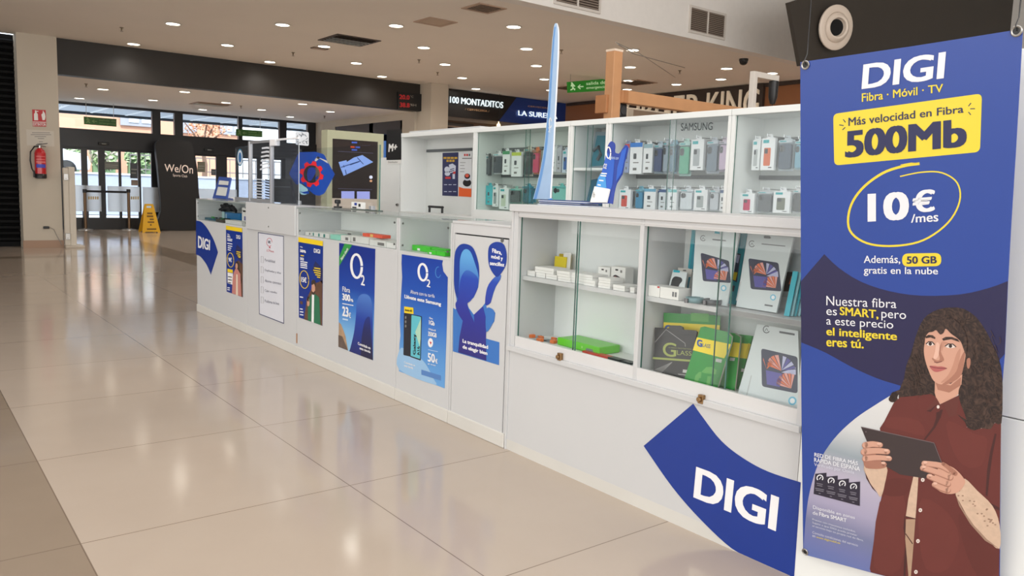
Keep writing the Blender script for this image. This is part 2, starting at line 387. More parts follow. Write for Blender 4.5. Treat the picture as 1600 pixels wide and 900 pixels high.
names = ['leftmost glazed door leaf behind the belt barrier', 'glazed door leaf with notices behind the right barrier post', 'narrow glazed side leaf behind the yellow wet floor sign',
         'glazed door leaf just right of the black brand panel', 'narrow glazed leaf behind the blue leaflet holder', 'glazed leaf seen through the clear counter screen', 'last glazed leaf beside the blue hexagon sticker']
for k, g in enumerate(groups):
    fr = MB(); a, b = bounds[k], bounds[k+1]
    if k == 2: b = dx(237)+.06
    if k == 3: a = dx(306)-.06
    e = a
    for p, q in g:
        fr.box((e, YD, .05), (dx(p), YD+.06, 1.93), black_frame); e = dx(q)
        fr.box((dx(p), YD, .05), (dx(q), YD+.06, .28), black_frame).box((dx(p), YD, 1.87), (dx(q), YD+.06, 1.93), black_frame)
    fr.box((e, YD, .05), (b, YD+.06, 1.93), black_frame)
    o = S(fr.build(f'door_{k+1}'), names[k], 'door')
    for p, q in g: MB().box((dx(p), YD+.025, .28), (dx(q), YD+.035, 1.87), gl_out).build('pane', o)
S(MB().box((bounds[-1], YD, 0), (9.5, YD+.1, 1.93), mat('grey side panel', (84, 86, 92), .45)).build('wall_front'), 'black panel right of the entrance doors', 'wall')
S(MB().box((dx(237)+.06, YD, 0), (dx(306)-.06, YD+.06, 1.93), black_frame).build('wall_front'), 'black panel between the two pairs of entrance doors', 'wall')
frost = mat('frosted glass', (235, 235, 235), .6, var=.02)
fr_m = bpy.data.materials.new('frosted glass film'); fr_m.use_nodes = True; _b = fr_m.node_tree.nodes['Principled BSDF']; _b.inputs['Base Color'].default_value = (.85, .86, .87, 1); _b.inputs['Roughness'].default_value = .4
_t = fr_m.node_tree.nodes.new('ShaderNodeBsdfTranslucent'); _t.inputs[0].default_value = (.9, .9, .9, 1); _x = fr_m.node_tree.nodes.new('ShaderNodeMixShader'); _x.inputs[0].default_value = .75
fr_m.node_tree.links.new(_b.outputs[0], _x.inputs[1]); fr_m.node_tree.links.new(_t.outputs[0], _x.inputs[2]); fr_m.node_tree.links.new(_x.outputs[0], fr_m.node_tree.nodes['Material Output'].inputs[0])
ochre = mat('ochre print', (205, 175, 110), .5)
for i, (a, b, lab) in enumerate(((111, 157, 'frosted white glass panel left of the door post behind belt barrier'), (167, 217, 'frosted white glass panel behind the right barrier post'),
                                (222, 251, 'frosted white glass panel behind the yellow wet floor sign'), (309, 337, 'frosted white glass panel right of the black brand panel'), (338, 369, 'frosted white glass panel behind the blue leaflet holder'))):
    o = tag(MB().box((dx(a), YD-.05, .43), (dx(b), YD-.04, 1.04), fr_m).build('frosted_panel'), lab, 'glass panel', 'frosted panels on the doors')
    if i < 2:
        q = PY(YD-.052); c = 147 if i == 0 else 210; mm = MB()
        for u in range(5): mm.poly([q.at(c-9+u*3.4, 307), q.at(c-6.8+u*3.4, 307), q.at(c-6.8+u*3.4, 311.5), q.at(c-9+u*3.4, 311.5)], ochre)
        mm.build('printed_mark', o, solid=False)

ng = mat('grey notice', (120, 122, 116), .6); nd = mat('dark notice', (78, 84, 90), .5); nb_ = mat('brown notice', (150, 128, 112), .6)
for a, b, y0_, y1_, m_, lab in ((163.5, 185.5, 252.5, 265, ng, 'grey notice strip on the middle door pane'), (203.5, 215, 254.5, 279, nd, 'dark notice sheet on the right door pane above the brown one'), (205, 215.5, 281, 290, nb_, 'small brown notice below the dark sheet on the right door pane'),
    (308.5, 320.5, 252.5, 269, mat('olive notice', (128, 124, 104), .6), 'olive grey notice on the door right of the black brand panel'), (330, 337.5, 264, 274, nd, 'small dark notice on the door right of the black brand panel')):
    q = PY(YD-.004); c = [q.at(a, y0_), q.at(b, y0_+.4), q.at(b, y1_), q.at(a, y1_-.4)]
    o = tag(MB().prism(c, (0, .003, 0), m_).build('door_notice'), lab, 'notice'); dz = (c[0].z-c[3].z)
    MB().box((c[0].x+.02, YD-.0055, c[0].z-dz*.45), (c[1].x-.02, YD-.0042, c[0].z-dz*.38), paper_l).box((c[0].x+.02, YD-.0055, c[0].z-dz*.68), (c[1].x-.04, YD-.0042, c[0].z-dz*.62), paper_l).build('printed_lines', o)
for x_ in (dx(160.5, 214), dx(325, 228)):
    o = thing('motion_sensor', 'small black motion sensor on the door header, '+('left pair' if x_ < 5 else 'right pair')+' of doors', 'sensor', (x_, YD-.1, 2.0)); MB().box((x_-.12, YD-.12, 2.0), (x_+.12, YD-.06, 2.07), blackp).build('housing', o, bevel=.015); MB().box((x_-.05, YD-.125, 2.015), (x_+.05, YD-.12, 2.045), ng).build('lens', o)

q = PY(YD-.07); o = tag(MB().prism([q.at(x, y) for x, y in rquad([(462, 205.5), (482.5, 206.5), (482.5, 228), (462, 226)], .12)], (0, .02, 0), mat('daylight glow pane', (232, 236, 240), .4, emit=.6)).build('patterned_pane'), 'small daylight glow pane with dark branching pattern above the blue hexagon sticker', 'pane'); mm = MB(); dp = mat('dark pattern', (70, 74, 80), .5); rp = random.Random(5)  # pane glow stands in for daylight; strokes draw the foliage behind it
for k in range(16):
    x, y = rp.uniform(463.5, 480), rp.uniform(208, 225); a_ = rp.uniform(0, 3.1); mm.poly([q.at(px_, py_2, .002) for px_, py_2 in stroke([(x-2.4*math.cos(a_), y-2.4*math.sin(a_)), (x, y+.5), (x+2.2*math.cos(a_+.5), y+2.0*math.sin(a_+.5))], .8)], dp)
mm.build('branch_pattern', o, solid=False)

# ------------------------------------------------------------------ outside
S(MB().box((-25, YD+.1, -.15), (45, 70, -.02), mat('pale pavement', (205, 205, 208), .8)).build('ground_outside'), 'pale pavement outside the entrance', 'pavement')
m = MB(); soff = mat('canopy soffit', (176, 184, 192), .6); stripw = mat('white canopy strip', (225, 228, 230), .5)
m.box((0, YD+.12, 3.05), (16, 25.5, 3.25), soff).box((0, 25.4, 2.98), (16, 25.55, 3.3), mat('dark canopy edge', (45, 52, 60), .5))
for i in range(14): m.box((1+i*.9, YD+.3, 3.03), (1.06+i*.9, 25.3, 3.05), stripw)
S(m.build('roof_outside'), 'grey canopy outside the entrance with white ceiling strips', 'canopy')
FA = PY(40)
def fz(px, py): return FA.at(px, py)
m = MB(); peach = mat('peach render wall', (206, 154, 128), .9, var=.05, scale=.6)
b_ = thing('apartment_building', 'peach rendered building across the street with grey windows', 'building', (12, 42, 1.2))
m.box((-12, 40, 1.2), (fz(372, 200).x, 46, 4.55), peach).build('wall', b_)
MB().box((-12, 39.9, 4.3), (fz(372, 200).x, 40, 4.55), mat('grey cornice', (205, 200, 196), .7)).build('cornice', b_)
wing = mat('grey window frame', (150, 150, 158), .5); wglass = mat('pale window glass', (215, 228, 245), .2)
for px, py, q in ((198, 182, 40), (352, 195, 22), (292, 192, 14)):
    a = fz(px, py); c = fz(px+q, py+12); f = MB().box((a.x-.3, 39.85, c.z-.15), (c.x, 39.95, a.z+.1), wing).build('window', b_)
    for u in range(2):
        w0 = a.x+(c.x-a.x)*u/2; MB().box((w0+.05, 39.8, c.z), (w0+(c.x-a.x)/2-.08, 39.86, a.z), wglass).build('pane', f)
tag(MB().box((fz(380, 200).x, 41, 1.2), (fz(460, 200).x, 46, 5.2), mat('white far wall', (240, 240, 242), .9)).build('far_building'), 'white building edge seen at the right of the transom windows', 'building')
wt = PY(30).at(128, 268.5).z
S(MB().box((-10, 30, 0), (26, 30.3, wt-.06), mat('grey street parapet', (158, 164, 180), .8)).box((-10, 29.95, wt-.06), (26, 30.35, wt), mat('parapet coping', (214, 214, 218), .8)).build('wall_street'), 'grey street parapet wall outside the entrance', 'wall')
S(MB().box((-10, 30.3, -.02), (26, 60, 1.2), mat('raised road', (150, 152, 160), .8)).build('terrace_outside'), 'raised street behind the grey parapet wall', 'street')
GZ = 1.2
def leaf_mesh(mb, c, r, n, mats, sz):
    for _ in range(n):
        while True:
            p = Vector((random.uniform(-1, 1), random.uniform(-1, 1), random.uniform(-1, 1)))
            if p.length < 1: break
        p = Vector((c[0]+p.x*r[0], c[1]+p.y*r[1], c[2]+p.z*r[2])); a = Vector((random.gauss(0, 1), random.gauss(0, 1), random.gauss(0, 1))).normalized(); b = a.orthogonal()
        mb.add([p-a*sz, p+b*sz*.5, p+a*sz, p-b*sz*.5], [(0, 1, 2, 3)], random.choice(mats))
greens = [mat('leaf green', (140, 165, 115), .7), mat('leaf light green', (180, 195, 155), .7), mat('leaf deep green', (105, 130, 92), .7)]
for i, (px0, px1, lab) in enumerate(((93, 131, 'green hedge across the road behind the leftmost door pane'), (136, 187, 'light green bushes across the road behind the middle door panes'), (192, 243, 'green bushes behind the narrow side leaf'))):
    P = PY(38.0); a = P.at(px0, 250); b = P.at(px1, 250); o = thing('hedge', lab, 'hedge', ((a.x+b.x)/2, 38, GZ)); mb = MB()
    leaf_mesh(mb, ((a.x+b.x)/2, 38, GZ+1.15), ((b.x-a.x)/2-.1, .45, .85), 1100 if i != 1 else 800, greens if i != 1 else greens[:2]+[mat('pale wall plaster', (215, 200, 190), .8)], .14); mb.build('foliage', o, solid=False)
    MB().box((a.x+.2, 37.85, GZ), (b.x-.2, 38.15, GZ+.75), greens[2]).build('stem_mass', o)
rail = mat('dark railing', (110, 104, 104), .5)
o = thing('railing', 'dark metal street railing in front of the bushes', 'railing', (10.5, 37, GZ)); mb = MB()
for zz in (.45, 1.05): mb.box((8.2, 36.98, GZ+zz), (16, 37.02, GZ+zz+.05), rail)
mb.build('rail', o)
for i in range(27): MB().box((8.2+i*.3, 36.99, GZ), (8.23+i*.3, 37.01, GZ+1.1), rail).build('baluster', o)
# orange autumn tree behind the transom
autumn = [mat('autumn leaf', (190, 130, 95), .7), mat('autumn leaf pale', (215, 165, 130), .7), mat('autumn leaf dark', (150, 98, 70), .7)]
P = PY(33); c = P.at(318, 198); o = thing('street_tree', 'orange leaved autumn tree seen through the transom window', 'tree', (c.x, 33, GZ)); mb = MB()
for i in range(14):
    p = P.at(random.uniform(300, 345), random.uniform(185, 214)); leaf_mesh(mb, (p.x, 33+random.uniform(-.5, .5), p.z), (.45, .4, .3), 26, autumn, .07)
mb.build('foliage', o, solid=False); mb = MB(); tw = mat('tree bark', (110, 85, 70), .8)
mb.tube([(c.x, 33, GZ), (c.x+.05, 33, 1.9), (c.x-.05, 33, 2.6)], [.11, .09, .06], tw)
for dx_, dz in ((-.8, 3.6), (.9, 3.3), (.2, 3.9), (-.3, 3.2), (.6, 3.8)): mb.tube([(c.x-.05, 33, 2.5), (c.x+dx_*.5, 33.05, (2.5+dz)/2+.1), (c.x+dx_, 33, dz)], [.05, .035, .015], tw)
mb.build('trunk', o)
# parked car
P = PY(33.5); a = P.at(100, 262); b = P.at(128, 262); cx = P.at(131, 262).x-2.0
o = thing('parked_car', 'pale parked car outside seen through the leftmost door pane', 'car', (cx, 33.5, GZ)); cb = mat('pale car paint', (205, 212, 224), .25, coat=.5)
prof = [(-2.1, .3), (-2.1, .75), (-1.9, .9), (-1.3, 1.0), (-.8, 1.45), (.7, 1.48), (1.3, 1.0), (2.0, .85), (2.1, .55), (2.05, .3)]
MB().prism([(cx+x, 32.7, z) for x, z in [(u, v+GZ) for u, v in prof]], (0, 1.6, 0), cb).build('body', o, bevel=.06)
MB().prism([(cx+x, 32.68, z) for x, z in [(-1.15, 1.0+GZ), (-.72, 1.38+GZ), (.62, 1.4+GZ), (1.1, 1.0+GZ)]], (0, 1.64, 0), mat('car glass', (150, 168, 188), .1)).build('window', o)
for sx in (-1.3, 1.3):
    for yy in (32.66, 34.14): MB().cyl((cx+sx, yy, .32+GZ), (cx+sx, yy+.2, .32+GZ), .32, blackp).build('wheel', o)
# ------------------------------------------------------------------ ceiling lamps and fixtures
trim_m = mat('lamp trim', (225, 222, 215), .4); lens_m = mat('lamp lens', (255, 246, 228), .3, var=0, emit=9.0)
def spot(parent, loc, w, ang=150, blend=1.0, col=(1, .94, .87)):
    l = bpy.data.lights.new('lamp_light', 'SPOT'); l.energy = w; l.spot_size = math.radians(ang); l.spot_blend = blend; l.shadow_soft_size = .07; l.color = col
    o = bpy.data.objects.new('lamp_light', l); COL.objects.link(o); o.parent = parent; o.location = loc
def downlight(x, y, z, label, w, group):
    o = thing('recessed_downlight', label, 'ceiling lamp', (x, y, z), group)
    MB().lathe((x, y, z), [(.105, -.001), (.118, -.006), (.118, -.012), (.1, -.014), (.095, -.004)], trim_m, 28).build('trim', o, smooth=True)
    MB().cyl((x, y, z-.009), (x, y, z-.002), .094, lens_m, n=28).build('lens', o)
    spot(o, (0, 0, -.03), w)
main = [(i, j) for j in range(5, -1, -1) for i in range(0, 8) if (i+j) % 2 == 1 and not (i == 0 and j == 1)]
def gx(i): return 3.50+1.213*i
def gy(j): return 9.27+1.213*j
for j in range(5, -1, -1):
    row = [i for i, jj in main if jj == j]
    for k, i in enumerate(row):
        downlight(gx(i), gy(j), ZC, f'lit round downlight in main ceiling, {ORD[5-j]} row from dark bulkhead, {ORD[k]} from the left', DOWNLIGHT_W, 'round downlights of the main ceiling')
for k, (x, y) in enumerate(((12.95, 12.65), (13.0, 11.3), (12.97, 10.15), (12.95, 8.98))):
    downlight(x, y, ZC, f'lit round downlight beside the brown burger shop wall, {ORD[k]} from the far end', DOWNLIGHT_W, 'round downlights along the brown wall')
vest = {17.6: [(3.43, 17.54), (5.92, 17.87), (8.27, 17.65)], 16.5: [(4.68, 16.52), (7.13, 16.59)], 20: [(3.43, 19.98), (6.1, 20.1), (8.23, 19.93)], 18.8: [(4.67, 18.85), (7.04, 18.74)]}
for n, (kk, L) in enumerate(sorted(vest.items())):
    for k, (x, y) in enumerate(L):
        downlight(x, y, ZV, f'lit round downlight in the lower vestibule ceiling, {ORD[n]} row behind bulkhead, {ORD[k]} from the left', VEST_W, 'round downlights of the vestibule')
grille_d = mat('dark grille', (70, 58, 50), .5); grille_l = mat('beige grille', (176, 150, 130), .5); chrome = mat('pale metal', (226, 230, 228), .35, metal=.2)
def cassette(name, label, x0, y0, x1, y1, z, style):
    cx, cy = (x0+x1)/2, (y0+y1)/2; o = thing(name, label, 'ceiling vent', (cx, cy, z)); fm = grille_d if style == 'dark' else grille_l
    w = .05
    MB().box((x0, y0, z-.012), (x1, y0+w, z), fm).box((x0, y1-w, z-.012), (x1, y1, z), fm).box((x0, y0+w, z-.012), (x0+w, y1-w, z), fm).box((x1-w, y0+w, z-.012), (x1, y1-w, z), fm).build('frame', o)
    if style == 'panel':
        MB().box((x0+w+.005, y0+w+.005, z-.008), (x1-w-.005, y1-w-.005, z-.002), mat('ceiling hatch', (186, 165, 145), .7)).build('hatch_panel', o); return
    MB().box((x0+w, y0+w, z-.004), (x1-w, y1-w, z-.001), grille_d if style != 'steel' else chrome).build('backing', o)
    m2 = MB(); n = 6
    for i in range(n):
        y = y0+w+(y1-y0-2*w)*(i+.5)/n; m2.obox((cx, y, z-.014), ((x1-x0)/2-w, 0, 0), (0, .03, .01), (0, -.001, .002), chrome if style in ('dark', 'steel') and i > 1 else fm)
    m2.build('louvre', o)
cassette('ceiling_cassette', 'dark square ceiling air cassette with shiny slats above the vestibule side', 5.6, 11.72, 6.36, 12.44, ZC, 'dark')
cassette('ceiling_hatch', 'plain square ceiling access hatch nearest the dark cassette', 5.96, 9.62, 6.42, 10.06, ZC, 'panel')
cassette('ceiling_grille', 'brown square return air grille in main ceiling nearest the viewer', 5.96, 8.45, 6.39, 8.87, ZC, 'brown')
cassette('ceiling_diffuser', 'brown square air diffuser in the ceiling beside the wooden post', 12.0, 11.45, 12.6, 12.1, ZC, 'brown')
cassette('ceiling_diffuser', 'brown square air diffuser in the ceiling above the blue shop sign', 11.75, 13.2, 12.35, 13.8, ZC, 'brown')
cassette('ceiling_cassette', 'shiny square air cassette in the vestibule ceiling', 5.45, 18.25, 6.2, 18.95, ZV, 'steel')
spr = mat('dull brass', (120, 105, 85), .4, metal=.7)
for k, (x, y, z, lab) in enumerate(((3.0, 13.88, ZC, 'small fire sprinkler above the left end of dark bulkhead'), (5.82, 13.96, ZC, 'small fire sprinkler near the ceiling hatch cover and bulkhead'), (7.75, 12.85, ZC, 'small fire sprinkler in the middle of the main ceiling'),
        (8.82, 13.9, ZC, 'small fire sprinkler in front of the right beige pillar'), (8.82, 10.15, ZC, 'small fire sprinkler beside the tip of the feather flag'), (11.66, 10.07, ZC, 'small fire sprinkler near the white bulkhead grille'),
        (3.02, 16.9, ZV, 'small fire sprinkler at the left of the vestibule ceiling'), (6.4, 18.3, ZV, 'small fire sprinkler beside the shiny vestibule cassette'), (8.7, 18.9, ZV, 'small fire sprinkler at the right of the vestibule ceiling'))):
    o = thing('fire_sprinkler', lab, 'sprinkler', (x, y, z), 'ceiling fire sprinklers')
    MB().lathe((x, y, z), [(.03, 0), (.03, -.008), (.012, -.012), (.01, -.045), (.006, -.05)], spr, 12).build('body', o); MB().cyl((x, y, z-.062), (x, y, z-.058), .022, spr, n=12).build('deflector', o)
tag(MB().box((5.83, 13.1, ZC-.012), (6.1, 13.25, ZC), grille_d).box((5.85, 13.12, ZC-.016), (6.08, 13.23, ZC-.012), grille_l).build('hatch_cover'), 'small dark rectangular hatch cover in the main ceiling', 'hatch cover')
o = thing('dome_camera', 'black dome security camera on the ceiling beside white bulkhead', 'security camera', (11.39, 8.47, ZC))
MB().cyl((11.39, 8.47, ZC-.035), (11.39, 8.47, ZC), .075, blackp, n=24).build('mount', o); MB().lathe((11.39, 8.47, ZC-.035), [(.07, 0), (.064, -.03), (.045, -.055), (.02, -.066), (0, -.068)], mat('smoked dome', (20, 20, 22), .08), 24).build('dome', o, smooth=True)
# thin suspension wires above the wooden post
wire = mat('grey wire', (150, 142, 132), .5)
a = Vector((5.55, 5.6, 2.75)); tag(MB().tube([PZ(ZC-.02).at(1070, 106), PY(6.5).at(990, 84), PY(5.6).at(965, 69)], .006, wire, 6).build('suspension_wire'), 'long thin wire running from the ceiling to the wooden post top', 'wire')
tag(MB().tube([PZ(ZC-.02).at(1055, 121), PY(7).at(1000, 84), PY(5.6).at(962, 66)], .005, wire, 6).build('suspension_wire'), 'short thin wire running steeply from ceiling to the wooden post', 'wire')

# ------------------------------------------------------------------ white bulkhead grilles, black soffit with jet nozzle
B8 = PY(8.0); gw = mat('grille frame white', (205, 198, 190), .5); gb = mat('grille slats', (142, 128, 116), .5, var=.08)
for x0, x1, z0, z1, lab in ((6.78, 7.6, 3.6, 4.05, 'white framed ventilation grille on white bulkhead, cut by the top of the picture'), (9.39, 10.24, 3.63, 4.02, 'white framed ventilation grille on white bulkhead nearest the dome camera')):
    o = thing('ventilation_grille', lab, 'ventilation grille', ((x0+x1)/2, 8, z0), 'grilles on the white bulkhead'); w = .035; xm = (x0+x1)/2
    MB().box((x0, 7.98, z0), (x1, 8, z0+w), gw).box((x0, 7.98, z1-w), (x1, 8, z1), gw).box((x0, 7.98, z0+w), (x0+w, 8, z1-w), gw).box((x1-w, 7.98, z0+w), (x1, 8, z1-w), gw).box((xm-.015, 7.98, z0+w), (xm+.015, 8, z1-w), gw).build('frame', o)
    for a, b in ((x0+w, xm-.015), (xm+.015, x1-w)):
        m2 = MB().box((a, 7.995, z0+w), (b, 7.999, z1-w), grille_d)
        for i in range(12):
            z = z0+w+(z1-z0-2*w)*(i+.5)/12; m2.obox(((a+b)/2, 7.987, z), ((b-a)/2, 0, 0), (0, .007, .009), (0, -.001, .001), gb)
        m2.build('louvre', o)
J = PY(6.6); dk = mat('dark brown soffit', (54, 48, 42), .6, var=.06, scale=2)
m = MB(); m.prism([J.at(1233, 4), J.at(1258, -4), J.at(1800, -120), J.at(1800, 60), J.at(1251, 103)], (0, .06, 0), dk)
S(m.build('wall_soffit'), 'dark brown slanted soffit panel above the tall blue banner', 'soffit')
c = J.at(1293, 45)-Vector((0, .12, 0)); o = thing('jet_nozzle', 'round white air jet nozzle on the dark soffit above banner', 'air nozzle', tuple(c)); nw = mat('nozzle white', (220, 205, 190), .45)
r = .31
MB().lathe(c, [(r, 0), (r, .02), (r*.93, .035), (r*.7, .03), (r*.66, .015)], nw, 32, axis=(-.25, -1, -.1), caps=False).build('ring', o, smooth=True)
MB().lathe(c, [(r*.66, .012), (r*.62, .05), (r*.5, .075), (r*.42, .07), (r*.38, .02), (r*.33, .012)], nw, 32, axis=(-.45, -1, -.1), caps=False).build('ball', o, smooth=True)
MB().lathe(c, [(r*.37, .02), (0, .02)], blackp, 24, axis=(-.45, -1, -.1)).build('throat', o)

# ------------------------------------------------------------------ emergency signs
sg = mat('sign green', (38, 140, 40), .4, emit=.12); sgd = mat('sign deep green', (46, 96, 30), .4); sw = mat('sign white green', (200, 235, 190), .4, emit=.25)
def exit_sign(pl, q, label, txt, green, white, arrow=True):
    TL, TR, BR, BL = q; ws = [pl.at(*p) for p in q]; c = sum(ws, Vector())/4
    top = max(v.z for v in ws); o = thing('emergency_sign', label, 'exit sign', (c.x, c.y, min(v.z for v in ws)), 'green emergency exit signs')
    MB().prism(ws, (0, .03, 0), green).build('panel', o)
    def u(a, b): 
        p = [TL[i]*(1-a)*(1-b)+TR[i]*a*(1-b)+BR[i]*a*b+BL[i]*(1-a)*b for i in (0, 1)]; return pl.at(p[0], p[1], .001)
    m2 = MB()
    man = [(.09, .2), (.13, .15), (.16, .3), (.19, .42), (.17, .5), (.14, .4), (.15, .6), (.19, .68), (.17, .85), (.13, .68), (.10, .78), (.05, .8), (.06, .7), (.10, .65), (.11, .45), (.07, .45), (.07, .36)]
    m2.poly([u(*p) for p in man], white).poly([u(.105+.022*math.cos(t), .13+.07*math.sin(t)) for t in [i*.6 for i in range(10)]], white)
    if arrow: m2.poly([u(*p) for p in ((.24, .52), (.31, .3), (.33, .36), (.29, .47), (.40, .47), (.40, .57), (.29, .57), (.33, .7), (.31, .76))], white)
    m2.build('pictogram', o, solid=False); m2 = MB()
    for k, t in enumerate(txt): m2.text(t, [u(.47, .14+k*.42), u(.97, .14+k*.42), u(.97, .42+k*.42), u(.47, .42+k*.42)], white, .01)
    m2.build('lettering', o, solid=False)
    m2 = MB()
    for a in (.08, .92):
        p = u(a, .0); m2.cyl((p.x, p.y+.015, p.z), (p.x, p.y+.015, ZC if pl.p.y < 15.8 else ZV), .006, steel, n=6)
    m2.build('hanger', o)
exit_sign(PY(12), [(887, 128), (948, 123), (948, 141.5), (888, 145)], 'bright green emergency exit sign hanging left of the wooden post', ('salida de', 'emergencia'), sg, sw)
exit_sign(PY(20.7), [(131, 182), (182, 186), (182, 198), (131.5, 194)], 'dark green emergency exit sign hanging before the left transom window', ('salida de', 'emergencia'), sgd, mat('sign dim green', (110, 140, 80), .5))
exit_sign(PY(20.7), [(369, 201.5), (410, 204.5), (410, 214.5), (369, 212)], 'dark green emergency exit sign above the clear counter screen', ('salida de', 'emergencia'), sgd, mat('sign dim green', (110, 140, 80), .5))

# ------------------------------------------------------------------ around the left pillar
P = PY(15.7); red = mat('extinguisher red', (196, 30, 38), .3, coat=.4); white_p = mat('print white', (236, 234, 230), .5)
sred = mat('sign red', (190, 32, 40), .45)
Z = zp(0, 0, 4)
ps = PY(15.7)
pic = [(Z((218, 690), (226, 690), (228, 704), (236, 712), (238, 752), (213, 752), (212, 712), (219, 704)), white_p, 1),
       (Z((262, 735), (258, 716), (266, 708), (268, 690), (280, 708), (284, 730), (280, 750), (266, 752)), white_p, 1), (Z((204, 760), (286, 763), (286, 767), (204, 764)), white_p, 1), (Z((224,694),(240,694),(240,698),(226,700)), white_p, 1)]
sheet('extinguisher_sign', 'red extinguisher sign with white pictograms on the beige pillar', 'sign', ps, Z((201, 684), (285, 688), (289, 792), (204, 790)), sred, pic, [('EXTINTOR', Z((206, 768), (286, 771), (287, 787), (206, 786)), white_p, .02)], thick=.004, pname='pictogram')
grey_t = mat('print grey', (120, 118, 116), .6)
lines = [(zp(0, 0, 1)((46+o_, y), (46+o_+w, y+.2), (46+o_+w, y+1.0), (46+o_, y+.8)), grey_t, 1) for o_, w, y in ((4, 28, 207), (2, 32, 210), (8, 18, 213), (13, 10, 216), (15, 6, 221), (12, 8, 224))]
sheet('paper_notice', 'white paper notice taped below the red extinguisher sign', 'notice', ps, zp(0, 0, 1)((41, 202), (84, 205), (85, 229), (42, 227)), mat('paper', (205, 198, 186), .7), lines, thick=.001, pname='printed_lines')
def pz(px, py, d=0): q = ps.at(px, py); return Vector((q.x, q.y-d, q.z))
c0 = ps.at(62.5, 279); o = thing('fire_extinguisher', 'red fire extinguisher hanging on the beige pillar', 'fire extinguisher', (c0.x, 15.6, c0.z)); cx = c0.x; zb = c0.z
MB().lathe((cx, 15.6, zb), [(.085, .075), (.085, .42), (.07, .47), (.035, .5), (.03, .51)], red, 24).build('cylinder', o, smooth=True)
MB().lathe((cx, 15.6, zb), [(.075, 0), (.089, .01), (.089, .075), (.085, .08)], blackp, 24).build('base_ring', o, smooth=True)
mb = MB(); mb.cyl((cx, 15.6, zb+.5), (cx, 15.6, zb+.55), .025, steel, n=14).build('valve', o)
MB().obox((cx+.03, 15.6, zb+.575), (.085, 0, .018), (0, .012, 0), (0, 0, .006), blackp).obox((cx+.03, 15.6, zb+.545), (.06, 0, -.01), (0, .012, 0), (0, 0, .005), blackp).build('handle', o)
MB().tube([(cx-.01, 15.59, zb+.535), (cx-.08, 15.58, zb+.53), (cx-.14, 15.57, zb+.44), (cx-.15, 15.57, zb+.3), (cx-.13, 15.57, zb+.16), (cx-.1, 15.57, zb+.1)], .012, blackp).build('hose', o, smooth=True)
MB().tube([(cx-.1, 15.57, zb+.13), (cx-.095, 15.57, zb+.02)], [.013, .02], blackp).build('nozzle', o, smooth=True)
def arcpatch(z0, z1, m_):
    lab = MB()
    pts = [(-.9+i*.2) for i in range(10)]
    for i in range(9):
        a, b = pts[i], pts[i+1]; r = .0865
        lab.add([(cx+r*math.sin(a), 15.6-r*math.cos(a), z0), (cx+r*math.sin(b), 15.6-r*math.cos(b), z0), (cx+r*math.sin(b), 15.6-r*math.cos(b), z1), (cx+r*math.sin(a), 15.6-r*math.cos(a), z1)], [(0,1,2,3)], m_)
    lab.build('label', o, solid=False)
arcpatch(.18+zb, .24+zb, mat('label blue', (70, 80, 190), .5)); arcpatch(.26+zb, .29+zb, mat('label pink', (225, 120, 120), .5)); arcpatch(.36+zb, .375+zb, mat('label pink', (225, 120, 120), .5)); arcpatch(.31+zb, .325+zb, mat('label pink', (225, 120, 120), .5))

MB().box((cx-.03, 15.68, zb+.3), (cx+.03, 15.7, zb+.5), steel).box((cx-.02, 15.66, zb+.48), (cx+.02, 15.685, zb+.52), steel).build('wall_bracket', o)
# plug with cable
q = ps.at(72, 355.5); o = thing('power_plug', 'black plug with grey cable in a socket low on the pillar', 'plug', tuple(q)); 
MB().box((q.x-.045, 15.66, q.z-.02), (q.x+.045, 15.7, q.z+.022), blackp).build('plug_body', o, bevel=.008)
MB().tube([(q.x+.05, 15.67, q.z), (q.x+.11, 15.66, q.z-.03), (q.x+.16, 15.66, q.z-.16), (q.x+.2, 15.66, q.z-.24), (q.x+.22, 15.66, q.z-.3)], .006, mat('grey cable', (150, 145, 138), .5), 6).build('cable', o, smooth=True)
# white upright panel beside pillar
o = thing('upright_panel', 'slim white upright panel with metal brackets beside the beige pillar', 'panel', (2.5, 15.75, 0)); wp = mat('panel ivory', (206, 198, 184), .5)
MB().box((2.395, 15.6, .04), (2.475, 15.68, 1.37), wp).build('edge_post', o, bevel=.01); MB().box((2.475, 15.6, .02), (2.575, 15.9, 1.39), wp).build('board', o, bevel=.012)
for z in (1.16, .14): MB().box((2.40, 15.57, z), (2.47, 15.602, z+.11), steel).cyl((2.435, 15.57, z+.03), (2.435, 15.555, z+.03), .012, steel, n=10).build('bracket', o, bevel=.004)
MB().box((2.39, 15.5, 0), (2.68, 15.95, .04), mat('panel foot', (190, 180, 165), .5)).build('foot', o, bevel=.006)

# ------------------------------------------------------------------ vestibule: brand panel, belt barrier, wet floor sign
P = PY(20.55); o = thing('brand_totem', 'tall black curved brand panel between the two pairs of entrance doors', 'display panel', (P.at(280, 300).x, 20.6, 0)); bp_ = mat('matt black panel', (26, 25, 25), .55)
out = [(247, 357), (251.5, 330), (250, 300), (246.5, 260), (243.5, 232), (245, 222), (254, 218.5), (292, 221), (299, 225), (303, 240), (308, 262), (310.5, 300), (311, 358)]
pts = [P.at(*p) for p in smooth_closed(out, 3)]; pts = [Vector((p.x, p.y, max(p.z, 0.005))) for p in pts]
MB().prism(pts, (0, .16, 0), bp_).build('board', o)
lt = mat('brand letters', (225, 205, 190), .4, emit=.35); mm = MB()
q = lambda *p: [P.at(x, y, .003) for x, y in p]
mm.text('We/On', q((257, 256), (301.5, 258.5), (301.5, 271.5), (257, 267.5)), lt, .005); mm.text('Sports Club', q((270, 271.5), (292.5, 273.5), (292.5, 278.5), (270, 276.5)), lt)
mm.build('lettering', o, solid=False)
